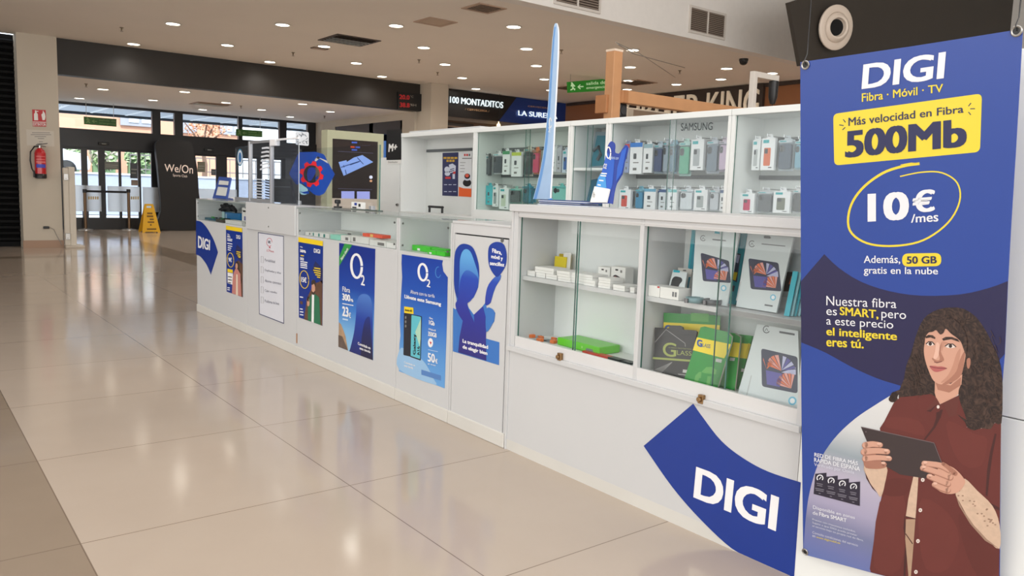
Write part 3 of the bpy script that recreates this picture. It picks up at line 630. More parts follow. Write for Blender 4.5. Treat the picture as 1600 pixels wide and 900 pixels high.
brz = mat('bronze post', (128, 104, 82), .3, metal=.8); P = PY(21.0); o = thing('belt_barrier', 'pair of bronze barrier posts joined by a black belt before the doors', 'barrier', (P.at(168, 357).x, 21.0, 0))
tops = []
for px in (134, 202):
    x = P.at(px, 357).x; zt = P.at(px, 297).z
    pm = MB(); pm.cyl((x, 21, .02), (x, 21, zt), .035, brz, n=16).build('post', o, smooth=True)
    MB().lathe((x, 21, 0), [(.17, 0), (.17, .012), (.12, .028), (.04, .04)], mat('barrier base', (200, 198, 195), .25, metal=.7), 24).build('base_plate', o, smooth=True)
    MB().cyl((x, 21, zt-.06), (x, 21, zt+.02), .045, blackp, n=16).build('belt_head', o, smooth=True); tops.append((x, zt))
MB().box((tops[0][0]+.04, 20.995, tops[0][1]-.05), (tops[1][0]-.04, 21.002, tops[0][1]), mat('black belt', (22, 22, 25), .7)).build('belt', o)
yel = mat('caution yellow', (226, 172, 22), .4); P = PY(19.95); c = P.at(234.5, 364); o = thing('wet_floor_sign', 'yellow folding wet floor sign standing before the doors', 'floor sign', (c.x, 20.0, 0)); h = .66
def aboard(y0, y1, sgn, nm):
    def q(u, v): return Vector((c.x+u*(.2-.105*v), y0+(y1-y0)*v, h*v))
    mb = MB(); o2 = [(-1, 0), (-.7, 0), (-.65, .03), (.65, .03), (.7, 0), (1, 0), (1, 1), (-1, 1)]
    hole = [(-.55, .93), (-.55, .86), (.55, .86), (.55, .93)]
    t = Vector((0, .012*sgn, 0))
    # board with a grip slot: strips around the hole
    for poly in ([(-1, 0), (-.7, 0), (-.65, .03), (.65, .03), (.7, 0), (1, 0), (1, .86), (-1, .86)], [(-1, .86), (-.55, .86), (-.55, .93), (-1, .93)], [(.55, .86), (1, .86), (1, .93), (.55, .93)], [(-1, .93), (1, .93), (.94, 1), (-.94, 1)]):
        mb.prism([q(*p) for p in poly], t, yel)
    b = mb.build(nm, o)
    if sgn > 0:
        d = MB(); dm = mat('caution print', (120, 85, 20), .6)
        for (u0, u1, v0, v1) in ((-.45, .45, .64, .7), (-.5, .5, .54, .6), (-.1, .5, .44, .49), (-.4, .5, .34, .39), (-.5, .6, .1, .15), (-.1, .1, .24, .3)):
            d.poly([q(u0, v0)-Vector((0, .002, 0)), q(u1, v0)-Vector((0, .002, 0)), q(u1, v1)-Vector((0, .002, 0)), q(u0, v1)-Vector((0, .002, 0))], dm)
        d.build('printed_warning', b, solid=False)
aboard(19.82, 20.0, 1, 'front_board'); aboard(20.2, 20.02, -1, 'rear_board')

# ------------------------------------------------------------------ red digit display on bulkhead
P = PY(15.78); o = thing('led_display', 'black digital thermometer display with red digits at the bulkhead end', 'digital display', (P.at(640, 172).x, 15.75, P.at(640, 172).z))
q = [P.at(620, 143.5), P.at(657.3, 147.5), P.at(657.3, 174), P.at(620, 170.5)]
MB().prism(q, (0, -.06, 0), mat('display case', (24, 24, 25), .5)).build('case', o)
led = mat('red digits', (180, 38, 42), .4, emit=.15); ledg = mat('grey caption', (150, 145, 135), .5); P2 = PY(15.718); mm = MB(); zq = zp(600, 130, 15); qq = lambda *p: [P2.at(x, y) for x, y in zq(*p)]
mm.text('20.0', qq((360, 262), (600, 285), (600, 388), (360, 372)), led, .03); mm.text('38.8', qq((370, 448), (603, 468), (603, 572), (370, 560)), led, .03)
mm.text('°C', qq((615, 285), (690, 292), (690, 345), (615, 338)), ledg); mm.text('%H', qq((615, 478), (755, 490), (755, 545), (615, 532)), ledg, .02); mm.build('lettering', o, solid=False)
# ------------------------------------------------------------------ shops at the right: sandwich bar fascia, burger fascia
P = PY(15.8); o = thing('shop_sign', 'black and blue lit shop fascia right of the beige pillar', 'shop sign', (12.1, 15.85, 2.92)); FX0, FX1 = 10.02, 13.95
fb = mat('fascia black', (28, 26, 26), .35); fbl = mat('fascia blue', (28, 58, 130), .35); zq = zp(640, 130, 6.154)
xa = P.at(*zq((1030, 130))[0]).x; xb = P.at(*zq((860, 345))[0]).x
MB().prism([(FX0, 15.8, 2.92), (xb, 15.8, 2.92), (xa, 15.8, 3.54), (FX0, 15.8, 3.54)], (0, .12, 0), fb).build('black_panel', o)
MB().prism([(xb, 15.8, 2.92), (FX1, 15.8, 2.92), (FX1, 15.8, 3.54), (xa, 15.8, 3.54)], (0, .12, 0), fbl).build('blue_panel', o)
lw = mat('lit sign letters', (225, 240, 245), .4, emit=.9); lg = mat('bronze sign letters', (190, 150, 110), .4, emit=.1)
mm = MB(); qq = lambda *p: [P.at(x, y, .03) for x, y in zq(*p)]
mm.text('100 MONTADITOS', qq((378, 125), (893, 180), (890, 245), (376, 190)), lw, .04, depth=.02, nrm=(0, -1, 0)); mm.text('/ CERVECERÍA /', qq((528, 235), (760, 256), (758, 280), (526, 258)), lg)
mm.text('LA SUREÑA', qq((1035, 250), (1410, 285), (1410, 347), (1035, 310)), lw, .02, depth=.02, nrm=(0, -1, 0)); mm.text('CERVECERÍA', qq((1130, 210), (1345, 232), (1345, 250), (1130, 228)), lg)
mm.build('lettering', o)
brn = mat('brown shop front', (96, 74, 58), .6); brd = mat('dark shop front', (45, 38, 34), .6)
m = MB().box((FX0, 15.95, 0), (14.2, 16.1, 2.92), brn).box((FX0, 15.9, 2.84), (FX1, 15.95, 2.92), mat('grey ledge', (130, 120, 112), .5)).box((FX0, 15.92, 0), (11.15, 15.95, 2.8), brd).box((11.4, 15.92, 0), (FX1, 15.95, 2.8), mat('shop front mid', (92, 76, 66), .6))
for z in (2.45, 2.68): m.box((FX0+.1, 15.85, z), (11.0, 15.95, z+.03), mat('shelf brown', (110, 90, 76), .6))
S(m.build('wall_shopfront'), 'brown front of the sandwich bar under its black and blue fascia', 'shop front')
o = thing('hanging_bulb', 'small lit globe lamp inside the sandwich bar behind the cabinets', 'lamp', (11.8, 15.7, 2.75)); q = PY(15.7).at(779, 196)
MB().lathe(q, [(0, -.05), (.035, -.035), (.05, 0), (.035, .035), (.012, .05), (.012, .09)], mat('warm bulb', (255, 220, 150), .4, emit=4), 16).build('bulb', o, smooth=True); MB().cyl(q+Vector((0, 0, .09)), (q.x, q.y, ZC), .006, blackp, n=6).build('cord', o)
S(MB().box((13.98, 8.2, 0), (14.2, 15.9, ZC), mat('burger shop brown', (146, 94, 58), .5, var=.08, scale=1.5)).build('wall_burger'), 'brown burger shop wall at the right under the ceiling', 'wall')
BX = PX(13.98); bk = mat('fascia dark brown', (58, 46, 40), .5)
o = thing('shop_sign', 'dark burger shop fascia with big cream letters above the cabinets', 'shop sign', (13.9, 11.5, 2.7)); y1 = BX.at(1040, 150).y; y0 = BX.at(1196, 140).y
MB().box((13.9, y0-.0, 2.55), (13.98, BX.at(984, 150).y, ZC-.01), bk).box((13.93, 8.3, ZC-.08), (13.98, 15.75, ZC-.01), bk).build('panel', o)
cr = mat('cream letters', (222, 206, 182), .4, emit=.18); BL = PX(13.89); mm = MB()
kT, kB = BL.at(1106, 147).z, None; zt = BL.at(1188, 136).z; zb = zt-.62
def yy(px): return BL.at(px, 150).y
def word(t, a, b): mm.text(t, [(13.87, yy(a), zt), (13.87, yy(b), zt), (13.87, yy(b), zb), (13.87, yy(a), zb)], cr, .03, depth=.04, nrm=(-1, 0, 0))
word('KING', 1106, 1189); word('BURGER', 962, 1098); mm.build('lettering', o)
# white angled frame with hanging black lamp
FP = PY(6.2); wf = mat('white steel frame', (226, 220, 212), .4); o = thing('angle_frame', 'white square steel frame rising behind the cabinets near the banner', 'frame', tuple(FP.at(1170, 170)))
a = FP.at(1173, 175); b = FP.at(1178, 116); c = FP.at(1214, 122); w = .035; a.x = b.x; a.z = 0; c.z = b.z
MB().box((b.x-w, 6.2-w, 0), (b.x+w, 6.2+w, b.z+w), wf).build('upright', o, bevel=.004); MB().box((b.x+w, 6.2-w, b.z-w), (c.x, 6.2+w, b.z+w), wf).build('arm', o, bevel=.004)
x = c.x-.06; o = thing('pendant_lamp', 'small black pendant hanging from the white angle frame', 'pendant lamp', (x, 6.2, c.z-.35))
MB().lathe((x, 6.2, c.z-.325), [(.0, 0), (.03, .0), (.055, .08), (.06, .2), (.06, .285)], blackp, 18).build('shade', o, smooth=True); MB().cyl((x, 6.2, 1.6), (x, 6.2, c.z-.32), .006, blackp, n=6).build('cord', o)
# wooden post and beam
wood = mat('light pine', (190, 140, 98), .55, var=.14, scale=6); wood2 = mat('cut pine', (170, 116, 74), .6, var=.1)
WP = PY(5.5); zt = WP.at(960, 78).z; w = .056; cx = (WP.at(957, 120).x+WP.at(973, 120).x)/2
o = thing('timber_frame', 'light pine post and beam standing behind the white cabinets', 'timber frame', (cx, 5.6, 0))
MB().box((cx-w, 5.5, 0), (cx+w, 5.5+2*w, zt), wood).build('post', o, bevel=.006)
MB().box((cx-w*1.03, 5.497, zt-.005), (cx+w*1.03, 5.503+2*w, zt+.015), mat('post cap', (225, 205, 185), .5)).build('post_cap', o)
zt2 = WP.at(965, 140).z; zb2 = WP.at(965, 160).z
MB().box((cx+w+.0005, 5.46, zb2), (9.5, 5.46+.1, zt2), wood).build('beam', o, bevel=.004); MB().box((cx-w-.03, 5.55, zb2-.1), (cx-w, 5.7, zt2-.05), wood2).build('side_block', o, bevel=.004)
MB().box((9.3, 5.5, 0), (9.5, 5.7, zb2), wood).build('far_post', o)
MB().box((cx+w, 5.45, zb2), (cx+w+.05, 5.46, zt2), wood2).build('joint_plate', o)
q = WP.at(975, 172); o = thing('small_speaker', 'small black speaker fixed to the pine post under the beam', 'speaker', (q.x, 5.5, q.z)); MB().box((cx+w+.008, 5.52, q.z-.07), (cx+w+.12, 5.66, q.z+.07), blackp).build('cabinet', o, bevel=.02); MB().cyl((cx+w+.06, 5.522, q.z), (cx+w+.06, 5.512, q.z), .04, mat('speaker mesh', (50, 50, 52), .7), n=18).build('grille', o); MB().cyl((cx+w+.001, 5.6, q.z), (cx+w+.008, 5.6, q.z), .02, blackp, n=10).build('mount', o)
# far white machine glimpsed under the beam
q = PY(9).at(1010, 180); o = thing('white_machine', 'white appliance corner seen under the pine beam behind the cabinets', 'appliance', (q.x, 9.2, 0)); MB().box((q.x-.45, 9, 0), (q.x+.55, 9.5, PY(9).at(1010, 171).z), mat('appliance white', (200, 186, 168), .5)).build('body', o, bevel=.03); MB().box((q.x-.3, 8.99, 1.7), (q.x+.4, 9.0, PY(9).at(1010, 174).z), mat('appliance panel', (150, 128, 108), .5)).build('panel', o)

# ------------------------------------------------------------------ floor-standing map screen behind the kiosk
P = PY(11.0); o = thing('map_totem', 'tall pale green framed map touch screen standing behind the counter', 'information screen', (P.at(556, 300).x, 11.1, 0)); pg = mat('pale green frame', (192, 196, 168), .35, spec=.6)
x0, x1 = P.at(511.5, 210).x, P.at(599.5, 215).x; zt = P.at(555, 206).z; sx0, sx1 = P.at(519.5, 230).x, P.at(590.5, 230).x; sz1 = P.at(555, 219).z; sz0 = P.at(555, 310.5).z
mb = MB().box((x0, 11, 0), (sx0, 11.2, zt), pg).box((sx1, 11, 0), (x1, 11.2, zt), pg).box((sx0, 11, sz1), (sx1, 11.2, zt), pg).box((sx0, 11, .1), (sx1, 11.2, sz0), mat('cream panel', (222, 210, 198), .4)).box((sx0, 11.05, sz0), (sx1, 11.2, sz1), pg)
mb.build('housing', o)
scr = mat('screen black', (58, 53, 54), .08, spec=.8); MB().box((sx0, 11.01, sz0), (sx1, 11.05, sz1), scr).build('screen', o)
MP = PY(11.008); mm = MB(); zq = zp(440, 180, 5.625); Q = lambda *p: [MP.at(x, y) for x, y in zq(*p)]
mblue = mat('map blue', (130, 160, 225), .3, emit=.55); mdark = mat('map dark blue', (60, 80, 140), .3, emit=.2); mlil = mat('map lilac', (150, 158, 220), .3, emit=.6); mline = mat('screen line', (90, 90, 120), .3, emit=.2)
mm.poly(Q((500, 412), (570, 395), (575, 410), (635, 372), (660, 365), (710, 350), (805, 412), (545, 533), (520, 470)), mblue)
for a in (((520, 455), (690, 400), (692, 406), (522, 462)), ((660, 372), (715, 432), (722, 430), (668, 370)), ((555, 480), (565, 520), (572, 518), (562, 478)), ((600, 430), (680, 405), (682, 412), (602, 440)), ((540, 440), (548, 460), (553, 458), (546, 438))): mm.poly([v+Vector((0, -.002, 0)) for v in Q(*a)], mdark)
mm.poly(Q((525, 668), (640, 668), (640, 738), (525, 734)), mlil).poly(Q((662, 670), (775, 670), (775, 738), (662, 738)), mlil)
mm.poly(Q((495, 315), (805, 332), (805, 336), (495, 319)), mline).poly(Q((495, 643), (795, 652), (795, 656), (495, 647)), mline)
for (x, y, mt) in ((640, 240, (70, 100, 200)), (630, 280, (200, 80, 50)), (665, 282, (70, 150, 170)), (640, 305, (70, 100, 200))): mm.poly(Q(*[(x+a*1.6, y+b) for a, b in ((-15, -8), (15, -6), (15, 8), (-15, 6))]), mat(f'map icon {mt[0]}', mt, .3, emit=.3))
mm.poly(Q(*ell(785, 545, 15, 15, 16)), mat('screen white', (210, 215, 235), .3, emit=.7)).poly(Q(*ell(785, 578, 12, 10, 14)), mat('screen orange', (220, 170, 130), .3, emit=.4))
mm.build('screen_map', o, solid=False)
MB().cyl(MP.at(*zq((645, 180))[0]), MP.at(*zq((645, 180))[0])+Vector((0, -.004, 0)), .012, blackp, n=12).build('camera_lens', o)
# ------------------------------------------------------------------ the kiosk: low front counter
XF, XB, HC = 2.25, 2.59, 1.052
scuff = mat('scuffed plinth', (208, 206, 200), .5, var=.08, scale=3)
screwm = mat('screw cap', (120, 122, 120), .35, metal=.6)
def counter(name, label, y0, y1, kind):
    """y0 nearer the viewer; kinds: vitrine, solid, door"""
    o = thing(name, label, 'counter', (XF, (y0+y1)/2, 0)); g = .0015; y0 += g; y1 -= g; t = .016
    zb = .86
    MB().box((XF-.008, y0, 0), (XF+.01, y1, .07), scuff).build('plinth', o, bevel=.004)
    for a in (y0, y1-t): MB().box((XF, a, 0), (XB, a+t, HC-.012), lam).build('side_panel', o, bevel=.001)
    MB().box((XB-.012, y0+t, .07), (XB, y1-t, HC-.012), lam_bright).build('back_panel', o)
    if kind == 'door':
        MB().box((XF, y0+t, .992), (XB-.012, y1-t, HC-.012), lam).build('top_rail', o)
        MB().box((XF-.004, y0, HC-.012), (XB, y1, HC), lam).build('worktop', o, bevel=.002)
        MB().box((XF+.012, y0+t, .07), (XF+.02, y1-t, .99), blackp).build('shadow_gap', o)
        d = MB().box((XF-.002, y0+t+.006, .018), (XF+.012, y1-t-.006, .985), lam).build('door', o, bevel=.0015)
        q = PX(XF).at(786, 375.5); MB().cyl((XF-.008, q.y, q.z), (XF, q.y, q.z), .009, screwm, n=16).build('lock', d)
        return o
    MB().box((XF, y0+t, .07), (XF+.016, y1-t, zb-.012), lam).build('front_panel', o, bevel=.001)
    MB().box((XF, y0+t, zb-.012), (XB-.012, y1-t, zb), lam).build('vitrine_floor', o, bevel=.001)
    if kind == 'solid':
        MB().box((XF-.014, y0, zb-.01), (XF, y1, 1.06), lam).build('upper_panel', o, bevel=.002)
        MB().box((XF, y0, HC-.012), (XB, y1, HC), lam).build('worktop', o, bevel=.002)
        for z in (.89, 1.03): MB().cyl((XF-.017, (y0+y1)/2, z), (XF-.013, (y0+y1)/2, z), .006, screwm, n=10).build('screw_cap', o)
        return o
    MB().box((XF+.005, y0+t, zb), (XF+.010, y1-t, HC-.012), gl).build('front_glass', o)
    MB().box((XF, y0, HC-.012), (XB, y1, HC), glass('counter glass', (.9, .93, .92), 1.0, .25, (.62, .66, .65))).build('top_glass', o)
    MB().box((XF-.001, y0, HC-.011), (XF, y1, HC-.001), mat('grey glass edge', (150, 158, 155), .2)).build('glass_edge', o)
    for a in (y0+t+.03, y1-t-.03):
        for z in (zb+.03, HC-.04): MB().cyl((XF+.006, a, z), (XF+.0, a, z), .006, screwm, n=10).build('glass_clip', o)
    return o
YA, YB_, YC, YD_, YE, YF = 7.64, 6.305, 5.33, 3.92, 3.37, 2.885
counter('counter_unit', 'white counter vitrine unit at the far end with DIGI sticker and parts inside', YB_, YA, 'vitrine')
counter('counter_unit', 'plain white counter unit with solid upper panel and a framed list sheet', YC, YB_, 'solid')
counter('counter_unit', 'long white counter vitrine unit with an orange box inside', YD_, YC, 'vitrine')
counter('counter_unit', 'narrow white counter vitrine unit with green boxes inside', YE, YD_, 'vitrine')
counter('counter_door_unit', 'white counter end unit with a full height door beside the tall display', YF, YE, 'door')
tag(MB().box((XF-.004, 5.315, .09), (XF-.0005, 5.327, .16), mat('worn chipboard', (160, 115, 80), .9)).build('edge_chip'), 'brown chipped edging strip low on the counter between the list and poster', 'edging strip')

# ------------------------------------------------------------------ tall glazed display
T0, T1 = 1.362, 2.882
o = thing('glazed_display', 'tall white glazed display cabinet beside the blue banner', 'display cabinet', (XF, (T0+T1)/2, 0)); TALL = o
MB().box((XF, T0, .0), (XF+.016, T1, .475), lam).build('base_panel', o, bevel=.001)
MB().box((XF-.0003, T0, 0), (XF, T1, .05), scuff).build('plinth', o, bevel=.004)
MB().box((XF-.012, T0, .475), (XB, T1, .498), lam).build('ledge', o, bevel=.002)
MB().box((XF-.016, T0-.0, 1.118), (XB+.02, T1+.006, 1.15), lam).build('top_board', o, bevel=.002)
MB().box((XF+.001, T0+.02, 1.093), (XF+.05, T1-.045, 1.118), alu).box((XF-.004, T0+.02, 1.1), (XF+.001, T1-.045, 1.106), alu).build('upper_track', o)
MB().box((XF+.001, T0+.02, .498), (XF+.014, T1-.045, .548), alu).box((XF+.014, T0+.02, .498), (XF+.05, T1-.045, .512), alu).build('lower_track', o, bevel=.001)
MB().box((XF, T1-.042, .498), (XB, T1, 1.118), lam).box((XF-.006, T1-.012, 0), (XF, T1, 1.118), lam).build('side_panel', o, bevel=.001)
MB().box((XF-.001, 2.073, .498), (XB-.1, 2.093, 1.118), lam).build('divider', o, bevel=.001)
MB().box((XF, T0, .498), (XB, T0+.02, 1.118), lam).box((XF+.016, T0, 0), (XB, T0+.02, .498), lam).build('side_panel', o, bevel=.001)
MB().box((2.49, T0+.02, .498), (2.506, T1-.042, 1.118), mat('display back', (236, 240, 240), .5, var=.02)).build('back_panel', o)
MB().box((2.506, T0, 0), (XB, T1, 1.118), lam).build('rear_box', o)
MB().box((XF+.05, T0+.02, .498), (2.49, T1-.042, .53), lam_bright).build('bottom_board', o)
for a, b in ((T0+.02, 2.073), (2.093, T1-.042)): MB().box((XF+.035, a, .806), (2.49, b, .825), lam).build('shelf', o, bevel=.001)
def slide(y0, y1, x): 
    p = MB().box((x, y0, .53), (x+.005, y1, 1.1), gl).build('sliding_glass', o); 
    MB().box((x-.0005, y0-.002, .53), (x+.0055, y0, 1.1), gl_edge).build('glass_edge', p); MB().box((x-.0005, y1, .53), (x+.0055, y1+.002, 1.1), gl_edge).build('glass_edge', p)
m1 = PX(XF+.02).at(899, 450).y; m2 = PX(XF+.02).at(1136, 480).y
slide(m1-.012, T1-.045, XF+.018); slide(2.095, m1+.012, XF+.03); slide(m2-.012, 2.07, XF+.018); slide(T0+.022, m2+.05, XF+.03)
for px, py in ((877, 557), (1098, 623)):
    q = PX(XF).at(px, py); MB().box((XF-.016, q.y-.012, q.z-.016), (XF, q.y+.01, q.z+.016), gold).cyl((XF-.016, q.y, q.z), (XF-.026, q.y, q.z), .009, gold, n=14).build('showcase_lock', o, bevel=.002)
# white end cabinet behind the banner
o = thing('end_cabinet', 'tall white end cabinet standing behind the blue banner', 'cabinet', (2.4, .83, 0))
MB().box((XF, .25, 0), (XB, 1.3605, .668), lam_bright).build('lower_body', o, bevel=.002); MB().box((XF, .25, .671), (XB, 1.3605, 1.6), lam_bright).build('upper_body', o, bevel=.002)

# ------------------------------------------------------------------ back row of cabinets
BXF, BXB, BH = 3.7, 4.0, 1.70
backm = mat('cabinet back grey', (224, 226, 223), .55, var=.02); rail_m = mat('hook rail', (92, 96, 98), .4); hook_m = mat('hook steel', (190, 190, 192), .25, metal=1)
def back_cabinet(label, y0, y1, floor_z=1.06, glazed=True, mid=None, gm=gl, shelves=(), rails=()):
    o = thing('wall_cabinet', label, 'cabinet', (BXF, (y0+y1)/2, 0)); g = .001; y0 += g; y1 -= g; t = .022
    for a in (y0, y1-t): MB().box((BXF, a, 0), (BXB, a+t, BH-.035), lam_bright).build('side_panel', o, bevel=.001)
    MB().box((BXF-.004, y0, BH-.035), (BXB, y1, BH), lam_bright).build('top_board', o, bevel=.002)
    MB().box((BXB-.03, y0+t, floor_z), (BXB-.015, y1-t, BH-.035), backm).build('back_panel', o)
    MB().box((BXF, y0+t, floor_z-.02), (BXB-.03, y1-t, floor_z), lam_bright).build('bottom_board', o)
    MB().box((BXF, y0+t, 0), (BXF+.016, y1-t, floor_z-.02), lam_bright).build('lower_door', o)
    for z in shelves: MB().box((BXF+.02, y0+t, z-.018), (BXB-.03, y1-t, z), lam_bright).build('shelf', o)
    for z in rails: MB().box((BXB-.045, y0+t, z-.012), (BXB-.03, y1-t, z+.012), rail_m).build('hook_rail', o)
    if glazed:
        mid = mid or (y0+y1)/2
        for a, b, x in ((y0+t, mid+.02, BXF+.006), (mid-.02, y1-t, BXF+.016)):
            p = MB().box((x, a, floor_z), (x+.005, b, BH-.036), gm).build('sliding_glass', o)
            MB().box((x, a, floor_z), (x+.005, a+.002, BH-.036), gl_edge).build('glass_edge', p); MB().box((x, b-.002, floor_z), (x+.005, b, BH-.036), gl_edge).build('glass_edge', p)
    return o
gl_g = glass('greenish cabinet glass', (.94, .98, .965), 1.0, .02); gl_b = glass('bluish cabinet glass', (.965, .985, .99), 1.0, .02)
R1, R2 = 1.545, 1.335
U1 = back_cabinet('open white cabinet with two posters on its back wall', 5.26, 6.43, 1.0, False)
MB().box((BXF+.06, 5.28, BH), (BXB, 6.38, BH+.022), lam).build('top_riser', U1)
q0 = PX(3.968).at(668, 236); q1 = PX(3.968).at(738, 236); MB().box((3.955, q1.y, q0.z-.012), (3.97, q0.y, q0.z+.012), rail_m).build('hook_rail', U1)
U2 = back_cabinet('glazed white cabinet of hanging packs behind the feather flag', 4.13, 5.26, mid=PX(BXF).at(822, 240).y, gm=gl_g, rails=(R1, R2))
U2b = back_cabinet('narrow white cabinet with a shelf and teal tablet case behind the leaflet holder', 3.765, 4.13, gm=gl_b, shelves=(1.385,))
U3 = back_cabinet('glazed white cabinet lettered SAMSUNG with two rows of phone cases', 2.805, 3.765, mid=PX(BXF).at(1047, 240).y, gm=gl_b, rails=(R1, R2))
U4 = back_cabinet('glazed white cabinet of phone cases cut off by the blue banner', 1.3, 2.805, gm=gl_b, rails=(R1, R2))
mm = MB(); P = PX(BXF+.004); mm.text('SAMSUNG', [P.at(*p) for p in ((1064, 192.5), (1114, 191), (1113, 203), (1064, 204.5))], mat('grey vinyl letters', (58, 66, 70), .5), .005); mm.build('lettering', U3, solid=False)
o = thing('side_cabinet', 'low plain white cabinet with a small lock below the M+ sign', 'cabinet', (3.85, 6.63, 0))
MB().box((BXF+.012, 6.435, 0), (BXB, 6.83, 1.49), lam).build('body', o, bevel=.002); d = MB().box((BXF, 6.44, .02), (BXF+.012, 6.825, 1.485), lam_bright).build('door', o, bevel=.0015)
q = PX(BXF).at(622, 320); MB().cyl((BXF, q.y, q.z), (BXF-.014, q.y, q.z), .012, steel, n=14).box((BXF-.02, q.y-.02, q.z-.005), (BXF-.012, q.y+.012, q.z+.005), steel).build('lock', d)
P = PX(BXF-.003); bk_ = mat('sign black', (24, 26, 28), .5)
MS = sheet('brand_sign', 'black M+ sign board above the low white cabinet', 'sign', P, [(605, 203), (627, 202), (627, 249.5), (604.5, 250)], bk_, (), [('M+', zp(600, 180, 5)((33, 225), (108, 222), (108, 275), (38, 288)), white_p, .04, .25)], thick=.004)
sheet('sign_strip', 'narrow white caption strip under the black M+ sign', 'sign', P, [(605, 250.5), (627, 250), (627, 255.5), (605, 256)], white_p, (), [('Distribuidor', [(607, 252), (622, 251.7), (622, 254.4), (607, 254.7)], grey_t, .01)], thick=.002)
# black U handle standing inside the open cabinet
a = PX(3.86).at(671, 333); b = PX(3.86).at(691, 324)
tag(MB().tube([(3.86, a.y, 1.002), (3.86, a.y, b.z)], .011, blackp).tube([(3.86, b.y, 1.002), (3.86, b.y, b.z)], .011, blackp).tube([(3.86, a.y+.011, b.z), (3.86, b.y-.011, b.z)], .011, blackp).build('black_hoop'), 'black U shaped hoop standing on the bottom of open white cabinet', 'hoop')
# posters on its back wall
P = PX(3.968); zq = zp(680, 230, 10.59); nav = mat('poster navy', (38, 42, 88), .5); ynw = mat('poster gold', (205, 160, 40), .5); ltb = mat('poster pale', (205, 210, 225), .5); rdp = mat('poster red', (200, 50, 50), .5); org = mat('poster orange', (232, 98, 40), .5)
sheet('poster', 'dark blue poster with yellow heading inside the open white cabinet', 'poster', P, zq((125, 95), (385, 85), (378, 812), (120, 800)), nav,
    [(zq(*ell(200, 370, 45, 50, 16)), ltb, 1), (zq(*ell(205, 440, 45, 35, 16)), ltb, 1), (zq((230, 290), (290, 270), (345, 310), (340, 400), (250, 430)), ltb, 2), (zq((250, 365), (320, 345), (320, 358), (250, 380)), nav, 3), (zq((250, 395), (320, 375), (320, 388), (250, 410)), nav, 3),
     (zq((290, 440), (330, 440), (330, 525), (290, 525)), ltb, 1), (zq((300, 405), (340, 400), (340, 440), (300, 445)), rdp, 3), (zq((170, 490), (260, 490), (260, 525), (170, 525)), rdp, 1)]+
    [(zq((140+c*60, 162), (190+c*60, 161), (190+c*60, 194), (140+c*60, 195)), ynw, 1) for c in range(4)]+[(zq((190+c*48, 208), (228+c*48, 207), (228+c*48, 243), (190+c*48, 244)), ynw, 1) for c in range(3)]+[(zq((150+c*75, y), (200+c*75, y), (200+c*75, y+10), (150+c*75, y+10)), ltb, 1) for c in range(3) for y in (615, 730)],
    ()
    )
sheet('poster', 'white and orange poster with a round black gadget inside the open cabinet', 'poster', P, zq((388, 85), (612, 78), (600, 825), (382, 812)), mat('poster white', (222, 224, 226), .5),
    [(zq((395, 655), (470, 680), (602, 685), (600, 825), (390, 812)), org, 1), (zq(*ell(530, 590, 70, 62, 20)), blackp, 1), (zq(*ell(535, 510, 55, 45, 20)), ltb, 2), (zq(*ell(535, 480, 48, 45, 20)), blackp, 3), (zq(*ell(532, 470, 32, 30, 20)), mat('coral', (225, 95, 75), .5), 4)]+
    [(zq((480+c*38, 110), (508+c*38, 110), (508+c*38, 147), (480+c*38, 147)), rdp if c < 2 else grey_t, 1) for c in range(3)]+[(zq((450, 178), (605, 176), (605, 192), (450, 194)), grey_t, 1)]+[(zq((415, y), (415+w, y), (415+w, y+8), (415, y+8)), grey_t, 1) for w, y in ((90, 250), (70, 300), (80, 350), (70, 400))],
    ())

